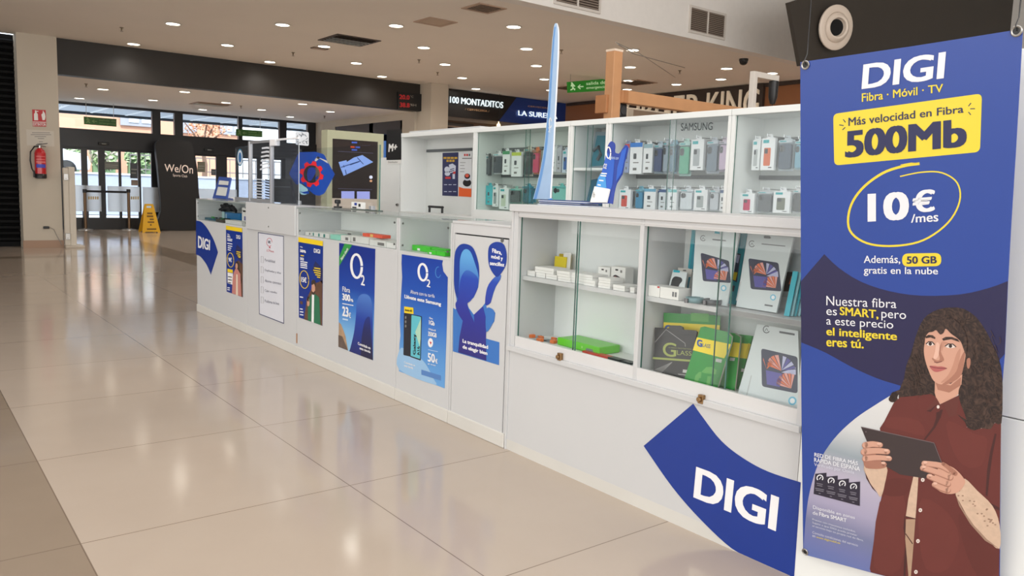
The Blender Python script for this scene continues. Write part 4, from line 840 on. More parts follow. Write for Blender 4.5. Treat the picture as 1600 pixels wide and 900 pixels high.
# ------------------------------------------------------------------ hanging packs
def rbox(mb, x0, x1, y0, y1, z0, z1, m, r=.012):   # rounded slab facing the viewer
    pts = rquad([(y0, z0), (y1, z0), (y1, z1), (y0, z1)], .5 if r is None else min(.45, r/min(y1-y0, z1-z0)), 3); mb.prism([(x0, a, b) for a, b in pts], (x1-x0, 0, 0), m)
clear = glass('clear plastic', (.93, .95, .96), 1.0, .035, (.85, .88, .9)); tealm = mat('teal label', (55, 170, 175), .4)
def pack(cab, label, px0, py0, px1, py1, kind, c1, c2=(235, 236, 238), x=3.80, d=.022, group='phone case packs hanging in the cabinets', name='phone_case_pack'):
    P = PX(x); pc = (py0+py1)/2; y1 = P.at(px0, pc).y; y0 = P.at(px1, pc).y; xm = (px0+px1)/2; z1 = P.at(xm, py0).z; z0 = P.at(xm, py1).z
    W_, H_ = y1-y0, z1-z0; yc = (y0+y1)/2; o = thing(name, label, 'phone case pack', (x, yc, z0), group)
    A = mat(f'pack {c1}', c1, .4); B = mat(f'pack {c2}', c2, .45)
    hz = z1+.012
    MB().cyl((x-.012, yc, hz), (BXB-.03, yc, hz), .0025, hook_m, n=6).cyl((x-.012, yc, hz), (x-.012, yc, hz+.012), .0025, hook_m, n=6).build('hook', cab)
    tab = [(yc-.022, z1), (yc-.016, z1+.022), (yc+.016, z1+.022), (yc+.022, z1)]
    if kind == 'carton':
        MB().box((x, y0, z0), (x+d, y1, z1), B).build('carton', o, bevel=.0015); MB().prism([(x+d*.5, a, b) for a, b in tab], (.001, 0, 0), B).build('hang_tab', o)
        m2 = MB(); L = lambda k: x-.0006*k
        def r(u0, v0, u1, v1, mt, k=1): m2.poly([(L(k), y1-W_*u0, z1-H_*v0), (L(k), y1-W_*u1, z1-H_*v0), (L(k), y1-W_*u1, z1-H_*v1), (L(k), y1-W_*u0, z1-H_*v1)], mt)
        r(.12, .05, .55, .15, tealm); 
        m2.poly([(L(1), y1-W_*a, z1-H_*b) for a, b in rquad([(.22, .3), (.72, .3), (.72, .86), (.22, .86)], .12)], A)
        m2.poly([(L(2), y1-W_*a, z1-H_*b) for a, b in rquad([(.26, .33), (.5, .33), (.5, .48), (.26, .48)], .2)], mat('lens grey', (70, 74, 80), .4)); r(.6, .9, .85, .93, mat('lens grey', (70, 74, 80), .4)); m2.build('printed_picture', o, solid=False)
    elif kind == 'plain':
        MB().box((x, y0, z0), (x+d, y1, z1), B).build('carton', o, bevel=.0015); MB().prism([(x+d*.5, a, b) for a, b in tab], (.001, 0, 0), B).build('hang_tab', o)
        m2 = MB(); q = lambda a, b, k=1: (x-.0006*k, y1-W_*a, z1-H_*b)
        m2.poly([q(*p) for p in ((0, 0), (1, 0), (1, .14), (0, .14))], A).poly([q(*p) for p in rquad([(.3, .34), (.55, .34), (.55, .52), (.3, .52)], .2)], mat('lens grey', (70, 74, 80), .4)).poly([q(*p) for p in ((.3, .62), (.75, .62), (.75, .65), (.3, .65))], grey_t).poly([q(*p) for p in ((.3, .8), (.6, .8), (.6, .88), (.3, .88))], grey_t); m2.build('printed_picture', o, solid=False)
    else:
        MB().prism([(x+d, a, b) for a, b in [(y0, z0), (y0, z1), *tab, (y1, z1), (y1, z0)]], (.0012, 0, 0), B).build('backing_card', o)
        mb = MB(); rbox(mb, x+.004, x+d-.003, y0+W_*.1, y1-W_*.1, z0+H_*.06, z0+H_*.86, A); c = mb.build('phone_case', o, bevel=.002)
        mb = MB(); rbox(mb, x+.0026, x+.004, y0+W_*.52, y1-W_*.14, z0+H_*.6, z0+H_*.82, mat('cutout dark', (58, 62, 68), .35)); 
        for vz in (.77, .71, .65): mb.cyl((x+.0026, y1-W_*.26, z0+H_*vz), (x+.0018, y1-W_*.26, z0+H_*vz), W_*.07, mat('lens black', (24, 25, 28), .2), n=10)
        mb.build('camera_cutout', c)
        MB().box((x+.003, y0+.003, z0+H_*.9), (x+.0036, y1-.003, z1-.003), B).box((x+.0022, y0+W_*.45, z0+H_*.925), (x+.003, y1-W_*.12, z0+H_*.965), tealm if c1[2] > c1[0] else mat('label grey', (120, 124, 128), .4)).build('header_card', o)
        mb = MB(); rbox(mb, x, x+d, y0+.001, y1-.001, z0+.002, z1-.004, clear, .01); mb.build('clear_shell', o)
    return o
WH = (236, 237, 238)
for (cab, lab, a, b, c, d_, k, c1, c2) in (
 (U2, 'dark slim phone case pack at the far left of upper hooks behind feather flag', 757, 244, 765, 274, 'blister', (70, 74, 80), (60, 66, 70)),
 (U2, 'black phone case in clear pack, second on the upper hooks left of feather flag', 769, 240, 784, 272, 'blister', (62, 68, 76), WH),
 (U2, 'white phone case pack with green header, left of its twin on upper hooks', 785, 236, 796, 273, 'plain', (70, 150, 100), WH),
 (U2, 'white phone case pack with yellow green header on upper hooks by the flag', 799, 238, 814, 276, 'plain', (190, 205, 80), WH),
 (U2, 'black and white striped slim pack left of the pink one on upper hooks', 817, 232, 830, 275, 'blister', (40, 42, 44), (225, 215, 200)),
 (U2, 'bright pink and orange pack touching the feather flag on upper hooks', 831, 234, 841, 272, 'blister', (235, 70, 110), (235, 130, 80)),
 (U2, 'white pack just right of the feather flag pole on upper hooks', 861, 230, 869, 268, 'plain', (225, 225, 228), (215, 215, 220)),
 (U2, 'grey lilac slim pack between two white packs right of the flag', 869.5, 231, 877, 269, 'plain', (190, 190, 200), (182, 180, 190)),
 (U2, 'white pack with blue phone picture at the right end of upper hooks', 878.5, 235, 888, 270, 'carton', (60, 100, 170), (205, 215, 232)),
 (U2, 'turquoise pack at the far left of the lower hooks', 759, 290, 769, 320, 'plain', (50, 175, 185), (60, 180, 190)),
 (U2, 'white pack beside the turquoise one on the lower hooks', 769.5, 291, 778, 323, 'carton', (150, 160, 160), WH),
 (U2, 'large white pack with green corner on lower hooks above the counter', 780, 294, 794, 327, 'carton', (200, 210, 190), WH),
 (U2, 'mint and white pack with dark product on lower hooks', 795, 295, 812, 318, 'blister', (90, 100, 100), (150, 205, 190)),
 (U2, 'dark teal pack left of the flag base on lower hooks', 815, 291, 830, 318, 'blister', (30, 130, 155), (40, 150, 175)),
 (U2, 'mint green folded pack right of the flag on lower hooks', 860, 291, 888, 315, 'blister', (140, 215, 205), (110, 200, 195)),
 (U3, 'red edged pack at the left end of the upper SAMSUNG hooks', 976, 225, 983, 270, 'plain', (200, 60, 60), (150, 160, 190)),
 (U3, 'white pack with bright blue header on the upper SAMSUNG hooks', 984, 223, 1003, 272, 'plain', (40, 120, 205), WH),
 (U3, 'white three lens phone case pack left of the navy case', 1005, 225, 1019, 270, 'plain', (150, 180, 190), WH),
 (U3, 'navy blue phone case in clear pack on the upper SAMSUNG hooks', 1020, 226, 1034, 271, 'blister', (62, 78, 120), (190, 205, 215)),
 (U3, 'pale grey clear pack right of the navy case', 1035, 222, 1043.5, 271, 'blister', (165, 178, 190), (205, 212, 220)),
 (U3, 'teal blue slim pack left of the green phone case', 1045, 224, 1055, 271, 'blister', (90, 140, 165), (120, 165, 185)),
 (U3, 'green phone case in clear pack on the upper SAMSUNG hooks', 1059, 222, 1077, 275, 'blister', (80, 180, 140), (190, 225, 215)),
 (U3, 'white carton with teal label on the upper SAMSUNG hooks', 1079, 218, 1099, 266, 'carton', (170, 175, 178), WH),
 (U3, 'smoke grey phone case in clear pack right of the white carton', 1102, 220, 1121, 271, 'blister', (110, 125, 140), (200, 206, 214)),
 (U3, 'pink glitter phone case at the right end of the upper SAMSUNG hooks', 1122, 220, 1135, 268, 'blister', (215, 185, 210), (220, 205, 220)),
 (U3, 'white pack with red side at the left of the lower SAMSUNG hooks', 967, 296, 985, 327, 'carton', (205, 80, 70), WH),
 (U3, 'teal phone case pack on the lower SAMSUNG hooks', 991, 296, 1004, 327, 'blister', (60, 145, 185), (120, 180, 200)),
 (U3, 'white pack with blue edge on the lower SAMSUNG hooks beside the teal one', 1006, 295, 1024, 327, 'plain', (110, 170, 200), WH),
 (U3, 'slim dark blue and white pack on the lower SAMSUNG hooks', 1029, 296, 1041, 328, 'plain', (70, 95, 140), (215, 222, 226)),
 (U3, 'white pack with teal header left of the wide bagged pack', 1043, 296, 1057, 328, 'plain', (110, 190, 190), WH),
 (U3, 'wide white bagged pack in the middle of lower SAMSUNG hooks', 1060, 296, 1082, 329, 'blister', (228, 230, 232), (225, 228, 232)),
 (U3, 'white carton with teal label on the lower SAMSUNG hooks', 1084, 296, 1105, 329, 'carton', (165, 172, 172), WH),
 (U3, 'pale grey bagged pack with three lenses on lower SAMSUNG hooks', 1107, 297, 1123, 330, 'blister', (205, 206, 210), (212, 214, 218)),
 (U3, 'narrow white pack at the right end of the lower SAMSUNG hooks', 1124.5, 297, 1133, 330, 'plain', (90, 110, 150), WH),
 (U4, 'white teal labelled pack left of the orange phone carton', 1175, 219, 1187, 266, 'carton', (175, 180, 180), (225, 228, 228)),
 (U4, 'white carton showing an orange phone on the upper hooks by the banner', 1189, 216, 1210, 266, 'carton', (215, 110, 70), WH),
 (U4, 'dark blue grey rugged phone case in clear pack near the banner', 1214, 218, 1237, 267, 'blister', (70, 86, 104), (205, 212, 216)),
 (U4, 'teal tinted pack half hidden by the blue banner on the upper hooks', 1240, 220, 1256, 265, 'blister', (120, 170, 190), (190, 215, 222)),
 (U4, 'white carton showing a crimson phone on the lower hooks', 1157, 302, 1178, 333, 'carton', (200, 50, 95), WH),
 (U4, 'black phone case in clear pack between crimson and olive cartons', 1181, 299, 1206, 333, 'blister', (84, 88, 92), (205, 208, 210)),
 (U4, 'white carton showing an olive phone on the lower hooks near the banner', 1191+17, 299, 1234, 333, 'carton', (120, 125, 112), WH),
 (U4, 'black and white striped pack at the banner edge on the lower hooks', 1237, 297, 1252, 333, 'blister', (70, 72, 74), (225, 225, 225))):
    pack(cab, lab, a, b, c, d_, k, c1, c2)
# more packs on the same hooks, the edges of which show behind the front ones
k_ = 0
for (cab, what, px0, px1, py0, py1, c1, c2) in ((U2, 'black phone case on the upper hooks', 773, 788, 243, 270, (90, 96, 100), (150, 158, 160)), (U2, 'white pack with green header', 789, 800, 239, 271, (170, 200, 180), (196, 210, 202)), (U2, 'pack with yellow green header', 803, 818, 241, 273, (200, 206, 190), (206, 212, 204)), (U2, 'striped slim pack', 820, 834, 236, 271, (180, 170, 160), (214, 206, 198)), (U2, 'white pack right of the flag pole', 864, 874, 233, 266, (170, 172, 190), (206, 206, 214)),
   (U2, 'large white pack with green corner', 784, 799, 297, 322, (140, 180, 170), (200, 214, 208)), (U2, 'dark teal pack by the flag base', 819, 836, 294, 316, (40, 120, 150), (70, 150, 175)), (U2, 'mint green folded pack', 866, 889, 294, 313, (60, 150, 165), (90, 170, 180)),
   (U3, 'pack with bright blue header', 989, 1008, 227, 268, (70, 90, 140), (150, 90, 100)), (U3, 'white three lens pack', 1009, 1024, 229, 267, (120, 130, 150), (190, 198, 206)), (U3, 'navy blue phone case', 1025, 1040, 229, 268, (90, 120, 160), (150, 172, 190)), (U3, 'pale grey clear pack', 1038, 1048, 226, 268, (60, 90, 150), (120, 150, 180)), (U3, 'teal blue slim pack', 1050, 1061, 228, 268, (50, 80, 130), (90, 130, 165)),
   (U3, 'green phone case', 1065, 1083, 226, 268, (60, 74, 120), (196, 206, 212)), (U3, 'white carton on the upper SAMSUNG hooks', 1086, 1105, 224, 262, (150, 140, 150), (200, 198, 206)), (U3, 'smoke grey phone case', 1107, 1126, 224, 267, (140, 150, 165), (190, 196, 206)), (U3, 'white pack with red side', 971, 990, 298, 322, (180, 190, 196), (206, 212, 216)), (U3, 'teal phone case pack on lower hooks', 995, 1010, 298, 322, (190, 70, 80), (120, 160, 190)), (U3, 'white pack with blue edge', 1011, 1029, 298, 322, (60, 100, 160), (200, 206, 212)),
   (U3, 'slim dark blue and white pack', 1033, 1046, 298, 324, (60, 100, 150), (110, 150, 180)), (U3, 'white pack with teal header', 1047, 1062, 298, 324, (150, 190, 195), (206, 214, 216)), (U3, 'wide white bagged pack', 1066, 1088, 299, 325, (196, 200, 206), (216, 218, 222)), (U3, 'white carton on the lower SAMSUNG hooks', 1090, 1111, 299, 326, (180, 182, 186), (210, 212, 216)), (U3, 'pale grey bagged pack', 1111, 1128, 300, 326, (170, 172, 180), (206, 208, 214)),
   (U4, 'white teal labelled pack', 1180, 1193, 223, 262, (190, 200, 200), (218, 222, 222)), (U4, 'orange phone carton', 1194, 1215, 221, 262, (190, 198, 200), (220, 222, 224)), (U4, 'dark rugged phone case', 1219, 1242, 223, 263, (110, 150, 170), (190, 206, 214)), (U4, 'crimson phone carton', 1163, 1184, 304, 330, (160, 162, 168), (214, 216, 220)), (U4, 'olive phone carton', 1214, 1239, 302, 330, (120, 124, 128), (214, 216, 218))):
    pack(cab, f'pack hanging on the same hook just behind the {what}', px0, py0, px1, py1, 'plain' if k_ % 3 == 0 else 'blister', c1, c2, 3.87, .014); k_ += 1
# narrow bay: tablet case above, teal case below
P = PX(3.84); zq = zp(780, 150, 5)
o = thing('tablet_case', 'teal tablet case with grey stand arm on the narrow cabinet shelf', 'tablet case', tuple(P.at(930, 263))); mb = MB(); q = zq((755, 280), (862, 280), (862, 550), (690, 560))
pl = Plane((3.86, 0, 1.385), (-1, 0, .2)); tealc = mat('teal plastic', (28, 120, 140), .35); mb.prism([pl.at(*p) for p in q], pl.n*-.02, mat('grey tablet rim', (140, 158, 168), .4)); mb.build('rim', o)
MB().prism([pl.at(*p)+pl.n*.001 for p in zq((768, 310), (850, 310), (850, 540), (715, 550))], pl.n*.003, tealc).build('screen_cover', o)
MB().tube([pl.at(*p)+pl.n*.012 for p in zq((745, 430), (785, 400), (800, 460), (775, 505))], .012, mat('dark stand arm', (84, 96, 104), .4)).build('stand_arm', o, smooth=True)
tag(MB().box((3.93, P.at(945, 220).y, 1.56), (3.968, P.at(926, 220).y, 1.60), mat('navy box', (40, 60, 95), .5)).box((3.94, P.at(945, 220).y+.02, 1.385), (3.965, P.at(926, 220).y-.02, 1.56), mat('navy box', (40, 60, 95), .5)).build('navy_box'), 'navy blue box standing behind the teal tablet case', 'box')
pl = Plane((3.83, 0, 1.06), (-1, 0, .25)); o = tag(MB().prism([pl.at(*p) for p in zq((700, 660), (790, 640), (790, 860), (650, 860))], pl.n*-.02, mat('petrol case', (24, 110, 140), .4)).build('tablet_sleeve'), 'petrol blue tablet sleeve leaning in the lower narrow cabinet', 'tablet sleeve')
# ------------------------------------------------------------------ inside the tall display: left bay
paperw = mat('white carton', (232, 231, 228), .5); SH = .8255; BT = .5305
P = PX(2.31); zq = zp(800, 400, 8)
def flatbox(label, X0, X1, z0, h=.021, depth=.09, x=2.31, m=paperw, group='flat white boxes on the shelf'):
    y1 = PX(x).at(800+X0/8, 430).y; y0 = PX(x).at(800+X1/8, 440).y
    o = thing('white_box', label, 'box', (x+depth/2, (y0+y1)/2, z0), group)
    MB().box((x, y0, z0), (x+depth, y1, z0+h*.45), m).build('base', o, bevel=.001); MB().box((x-.0006, y0-.0006, z0+h*.47), (x+depth, y1+.0006, z0+h), m).build('lid', o, bevel=.001)
h = .021
flatbox('small flat white box alone at the left end of the display shelf', 190, 282, SH, .024)
flatbox('flat white box under the wide one, left of two, on display shelf', 300, 412, SH, h)
flatbox('flat white box under the wide one, right of two, on display shelf', 424, 560, SH, h)
flatbox('wide flat white box topping the left stack on display shelf', 286, 515, SH+h+.0005, .026)
flatbox('flat white box at the bottom of the stack in front of yellow folder', 574, 722, SH, h, x=2.298)
flatbox('flat white box on top of the stack in front of yellow folder', 560, 718, SH+h+.0005, .024, x=2.298)
flatbox('long flat white box below another just right of the glass edge', 727, 1000, SH, h)
flatbox('long flat white box lying on another just right of the glass edge', 722, 1003, SH+h+.0005, .022)
flatbox('small flat white box between the long pair and the front pair', 905, 1036, SH, .024, x=2.296)
flatbox('flat white box at the bottom of the pair below the picture boxes', 1082, 1226, SH, h, x=2.296, depth=.075)
flatbox('flat white box on top of the pair below the picture boxes', 1086, 1228, SH+h+.0005, h, x=2.296, depth=.075)
flatbox('flat white box last but one at the right end of display shelf', 1270, 1412, SH, .022, x=2.296)
flatbox('flat white box at the very right end of the left display bay', 1486, 1535, SH, .022, x=2.296)
yl = mat('yellow folder', (226, 205, 40), .4); P = PX(2.42)
a = P.at(866, 396); b = P.at(887, 424); pl = Plane((2.44, 0, SH), (-1, 0, .15))
o = thing('yellow_folder', 'bright yellow folder standing behind the flat white boxes', 'folder', (2.44, a.y, SH))
q = [(867, 400), (885, 402), (882, 432), (865.5, 428)]; pts = [pl.at(*p) for p in q]; zmin = min(p.z for p in pts); pts = [Vector((p.x, p.y, SH+.0005 if i > 1 else p.z)) for i, p in enumerate(pts)]
MB().prism(pts, (.006, 0, 0), yl).build('front_cover', o); MB().prism([p+Vector((.016, -.012, .012 if i < 2 else 0)) for i, p in enumerate(pts)], (.005, 0, 0), mat('yellow folder shade', (196, 170, 40), .4)).build('back_cover', o); MB().prism([p+Vector((.009, -.02 if i in (1, 2) else -.05, .02 if i < 2 else 0)) for i, p in enumerate(pts)], (.003, 0, 0), paperw).build('paper', o)
nvy = mat('navy fabric', (60, 66, 96), .7)
y1 = PX(2.36).at(925, 436).y; y0 = PX(2.36).at(958, 440).y; tag(MB().box((2.345, y0, SH), (2.39, y1, SH+.024), nvy).build('dark_case', bevel=.006), 'dark blue flat case lying in front of the picture boxes', 'case')
for px0, px1, lab in ((934, 952.5, 'white picture box, left of two, standing at the shelf back'), (954.5, 977, 'white picture box, right of two, standing at the shelf back')):
    P = PX(2.40); y1 = P.at(px0, 430).y; y0 = P.at(px1, 430).y; z1 = P.at((px0+px1)/2, 417).z; o = thing('picture_box', lab, 'box', (2.42, (y0+y1)/2, SH), 'white picture boxes on the shelf')
    MB().box((2.40, y0, SH), (2.45, y1, z1), paperw).build('carton', o, bevel=.0015); w_ = y1-y0; h_ = z1-SH; q = lambda u, v, k=1: (2.40-.0006*k, y1-w_*u, z1-h_*v); m2 = MB()
    m2.poly([q(u, v) for u, v in ((.3, .12), (.5, .12), (.5, .2), (.3, .2))], blackp).poly([q(u, v) for u, v in ((.65, .15), (.78, .15), (.78, .28), (.65, .28))], grey_t)
    m2.poly([q(*p) for p in smooth_closed([(.1, .6), (.3, .42), (.6, .5), (.85, .65), (.7, .7), (.5, .72), (.3, .75)], 3)], mat('dark print', (50, 45, 55), .5)).poly([q(u, v, 2) for u, v in ((.3, .5), (.5, .55), (.45, .72), (.3, .68))], mat('salmon print', (225, 110, 100), .5)); m2.build('printed_picture', o, solid=False)
# bottom of left bay
grn = mat('bright green box', (98, 200, 28), .35); P = PX(2.33); pA = P.at(872, 556); pB = P.at(932, 556)
o = thing('green_box', 'bright green flat box lying on the display bottom board', 'box', (2.38, (pA.y+pB.y)/2, BT)); yA = P.at(866, 550).y; yB = P.at(932, 558).y
MB().box((2.345, yB, BT), (2.47, yA, BT+.034), grn).build('carton', o, bevel=.004); mm = MB().poly([(2.3444, yB+(yA-yB)*u, BT+v) for u, v in ((.12, .004), (.3, .004), (.3, .016), (.27, .018), (.15, .018))], mat('box window grey', (110, 125, 120), .4)).poly([(2.3444, yB+(yA-yB)*u, BT+v) for u, v in ((.38, .012), (.41, .012), (.41, .022), (.38, .022))], mat('pale green print', (170, 225, 120), .5)); mm.build('printed_mark', o, solid=False)
oc = mat('orange plastic', (226, 120, 60), .4)
for i, (px, py, lab) in enumerate(((832, 535, 'orange ended clear pack lying at the far left of the display bottom'), (845, 537, 'orange ended clear pack in the middle of three on display bottom'), (866, 536, 'orange ended clear pack just left of the green box'))):
    P = PX(2.37-.03*(i % 2)); q = P.at(px, py); o = thing('clear_pack', lab, 'small pack', (q.x, q.y, BT), 'orange ended packs'); MB().box((q.x-.03, q.y-.02, BT), (q.x+.04, q.y+.045, BT+.008), clear).build('clear_shell', o); MB().box((q.x-.032, q.y-.028, BT), (q.x-.005, q.y-.004, BT+.016), oc).box((q.x+.03, q.y+.03, BT), (q.x+.045, q.y+.06, BT+.012), oc).build('end_clip', o, bevel=.003)
P = PX(2.44); q = P.at(870, 535); o = thing('blister_card', 'small printed card leaning behind the orange ended packs', 'card', (2.45, q.y, BT)); pl = Plane((2.44, 0, BT), (-1, .1, .2))
a = [pl.at(*p) for p in ((866, 522), (874, 523), (871, 538), (863, 536))]; MB().prism(a, pl.n*-.003, paperw).build('card', o); MB().poly([v+pl.n*.001 for v in [pl.at(*p) for p in ((867, 525), (870, 524), (872, 530), (868, 529))]], mat('dark print', (50, 45, 55), .5)).build('printed_mark', o, solid=False)
MB().prism([v+Vector((.02, -.03, 0)) for v in a], pl.n*-.003, mat('grey card', (160, 165, 175), .5)).build('second_card', o)
for px0, px1, lab, c in ((908, 948, 'red flat pack on the display bottom right of the green box', (205, 70, 62)), (948, 969, 'thin black pack right of the red one on display bottom', (45, 52, 52)), (966, 984, 'thin black pack at the right end of the left bay bottom', (48, 54, 56))):
    P = PX(2.32); y1 = P.at(px0, 562).y; y0 = P.at(px1, 570).y; tag(MB().box((2.325, y0, BT), (2.36, y1, BT+.008), mat(f'flat pack {c}', c, .4)).box((2.33, y0-.004, BT+.001), (2.375, y1+.01, BT+.004), clear).build('flat_pack'), lab, 'pack')

# ------------------------------------------------------------------ right bay, upper shelf
P = PX(2.288)
for px0, px1, lab in ((1012.5, 1030, 'white box with red edge at the left of the right display bay'), (1031, 1060, 'white box with small window icons beside the watch strap pack')):
    y1 = P.at(px0, 460).y; y0 = P.at(px1, 462).y; o = thing('white_box', lab, 'box', (2.35, (y0+y1)/2, SH)); MB().box((2.288, y0, SH), (2.36, y1, SH+.042), paperw).build('carton', o, bevel=.0015)
    m2 = MB(); w_ = y1-y0
    if px0 == 1031:
        for u in (.72, .86): m2.poly([(2.2874, y1-w_*(u+a), SH+b) for a, b in ((-.05, .012), (.05, .012), (.05, .03), (-.05, .03))], mat('icon grey', (110, 112, 115), .5))
    else: m2.poly([(2.2874, y1-w_*a, SH+b) for a, b in ((.8, .036), (1, .036), (1, .042), (.8, .042))], rdp)
    m2.build('printed_mark', o, solid=False)
def xat(z0, px, py): return PZ(z0).at(px, py).x
silver = mat('pale silver card', (206, 214, 216), .35, var=.03); tealp = mat('teal card', (48, 168, 186), .4)
def lean(name, label, cat, q, z0, tilt, thick, m, shapes=(), texts=(), x0=None, group=None, turn=0.0):
    x = x0 if x0 is not None else xat(z0, *q[3]); pl = Plane((x, 2.06, z0), (-1, turn, tilt))
    if x0 is None:
        b = PZ(z0).at(*q[3]); pl = Plane(b, (-1, turn, tilt))
    return sheet(name, label, cat, pl, q, m, shapes, texts, thick=thick, lift=0, group=group, zmin=z0+.0006), pl
scr_d = mat('tablet picture dark', (58, 62, 84), .3); fan_o = mat('fan orange', (222, 120, 84), .3); fan_p = mat('fan violet', (92, 88, 160), .3); fan_l = mat('fan lilac', (186, 188, 220), .3); fan_r = mat('fan rose', (226, 160, 150), .3)
def tablet_pic(q, L=1):
    """printed tablet with fans of colour; q = TL, TR, BR, BL"""
    def u(a, b): a = min(.95, max(.05, a)); b = min(.93, max(.07, b)); return tuple(q[0][i]*(1-a)*(1-b)+q[1][i]*a*(1-b)+q[2][i]*a*b+q[3][i]*(1-a)*b for i in (0, 1))
    out = [(rquad(q, .08), scr_d, L)]
    def fan(c, a0, a1, r, n, cols):
        for i in range(n):
            t0 = a0+(a1-a0)*i/n; t1 = a0+(a1-a0)*(i+.8)/n
            out.append(([u(*c), u(c[0]+r*math.cos(t0), c[1]+r*math.sin(t0)), u(c[0]+r*math.cos(t1), c[1]+r*math.sin(t1))], cols[i % len(cols)], L+1))
    fan((.55, .48), 3.3, 4.6, .42, 4, [fan_o, fan_r]); fan((.56, .46), 4.8, 6.1, .4, 4, [fan_l, fan_p]); fan((.14, .52), 4.0, 5.6, .3, 3, [fan_o, scr_d])
    fan((.82, .9), 3.2, 5.0, .42, 7, [fan_r, fan_o]); out.append(([u(.12, .55), u(.6, .55), u(.5, .92), u(.14, .92)], fan_p, L+1)); out.append(([u(.55, .52), u(.95, .3), u(.96, .5)], fan_l, L+1))
    return out
def badge(cx, cy, r): return [(ell(cx, cy, r, r*1.05, 14), mat('badge blue', (110, 185, 215), .4), 1), (ell(cx, cy, r*.62, r*.66, 12), mat('badge white', (235, 238, 240), .4), 2)]
logo_d = mat('logo grey', (96, 100, 104), .5)
def ring(cx, cy, r): return [(stroke([(cx+r*math.cos(t*.55), cy+r*1.05*math.sin(t*.55)) for t in range(1, 11)], r*.28), logo_d, 1), (stroke([(cx-r*.4, cy+r*.4), (cx, cy-r*.35), (cx+r*.4, cy+r*.4)], r*.22), logo_d, 1)]
# teal packs behind
lean('film_pack', 'tall thin teal pack behind the left tablet film pack', 'pack', [(1082.5, 360), (1087, 360), (1083, 422), (1076.5, 419)], SH, .12, .006, tealp, x0=2.445)
lean('film_pack', 'shorter thin teal pack behind the left tablet film pack', 'pack', [(1085.5, 380), (1090, 379), (1083, 425), (1078, 425)], SH, .12, .006, mat('deep teal card', (40, 140, 165), .4), x0=2.43)
zq = zp(1120, 340, 5)
lean('film_pack', 'teal pack with a phone picture between two tablet film packs', 'pack', zq((180, 128), (243, 128), (150, 690), (88, 690)), SH, .22, .006, tealp, [(zq((162, 280), (195, 288), (165, 508), (125, 490)), scr_d, 1), (zq((165, 290), (190, 296), (175, 360), (150, 350)), fan_l, 2), (zq((140, 425), (170, 432), (155, 495), (122, 482)), mat('print yellow', (232, 205, 40), .4), 2), (zq((110, 530), (150, 535), (140, 580), (104, 575)), scr_d, 1)], x0=2.40)
lean('tablet_film_pack', 'pale tablet film pack on the upper shelf, left of the two', 'tablet film pack', [(1089, 357), (1158, 361.5), (1137, 479), (1082, 471)], SH, .3, .007, silver,
     tablet_pic([(1096.5, 395.5), (1141, 408.5), (1144, 443), (1100, 440)])+badge(1132.5, 451, 4.5)+ring(1100.5, 373, 4)+[([(1119, 362), (1126, 363.5), (1127, 366.5), (1118, 365.5)], tealp, 1), ([(1115, 374), (1136, 376), (1136, 378), (1115, 376)], logo_d, 1)])
lean('tablet_film_pack', 'pale tablet film pack on the upper shelf, right of the two', 'tablet film pack', zq((252, 125), (610, 160), (475, 748), (160, 700)), SH, .3, .008, silver,
     tablet_pic(zq((256, 322), (492, 358), (516, 582), (275, 562)))+badge(*zq((450, 628))[0], 4.6)+ring(*zq((285, 210))[0], 4.5)+[(zq((376, 152), (385, 146), (425, 150), (434, 162), (425, 170), (380, 166)), logo_d, 1), (zq((360, 207), (545, 225), (545, 232), (360, 214)), logo_d, 1), (zq((385, 680), (448, 690), (446, 702), (383, 692)), logo_d, 1), (zq((190, 505), (200, 507), (170, 655), (160, 652)), mat('print pale grey', (180, 186, 188), .5), 1)])
lean('tablet_film_pack', 'dark picture pack mostly hidden behind the right tablet film pack', 'pack', zq((612, 250), (690, 262), (650, 640), (520, 620)), SH, .2, .006, mat('grey silver card', (170, 178, 182), .4), [(zq((548, 425), (640, 430), (600, 580), (528, 578)), mat('print black', (38, 38, 42), .4), 1), (zq((590, 460), (620, 470), (590, 530), (570, 520)), fan_o, 2)], x0=2.43)
for i in range(5):
    dx_ = i*27
    lean('film_pack', f'thin teal pack leaning at the right end of upper shelf, {ORD[i]} from the left', 'pack', zq((600+dx_, 420+i*8), (640+dx_, 425+i*8), (560+dx_, 812), (520+dx_, 800)), SH, .3, .004, tealp if i % 2 == 0 else mat('teal pack pale', (150, 205, 215), .4), x0=2.33+.012*i, group='thin teal packs leaning at the shelf end')
zq = zp(1000, 340, 6)
lean('strap_pack', 'blister card behind the black watch strap pack', 'pack', zq((360, 472), (495, 485), (455, 705), (400, 700)), SH, .3, .004, mat('cream card', (214, 210, 204), .5), [(zq((410, 492), (440, 492), (436, 505), (408, 503)), logo_d, 1), (zq((462, 560), (480, 560), (455, 700), (440, 695)), mat('deep teal card', (40, 140, 165), .4), 1)], x0=2.40)
lean('strap_pack', 'pale blister pack holding a black moulded watch strap', 'pack', zq((318, 495), (450, 520), (420, 700), (268, 690)), SH+.02, .4, .006, silver, [(zq((325, 495), (385, 502), (380, 522), (320, 517)), tealp, 1), (zq(*smooth_closed([(335, 558), (365, 560), (398, 572), (404, 600), (380, 630), (358, 678), (320, 680), (290, 668), (300, 620), (312, 580)], 3)), mat('moulded black', (48, 50, 54), .4), 1), (zq((405, 655), (425, 660), (418, 690), (400, 685)), logo_d, 1)], x0=2.36)
P = PX(2.33)
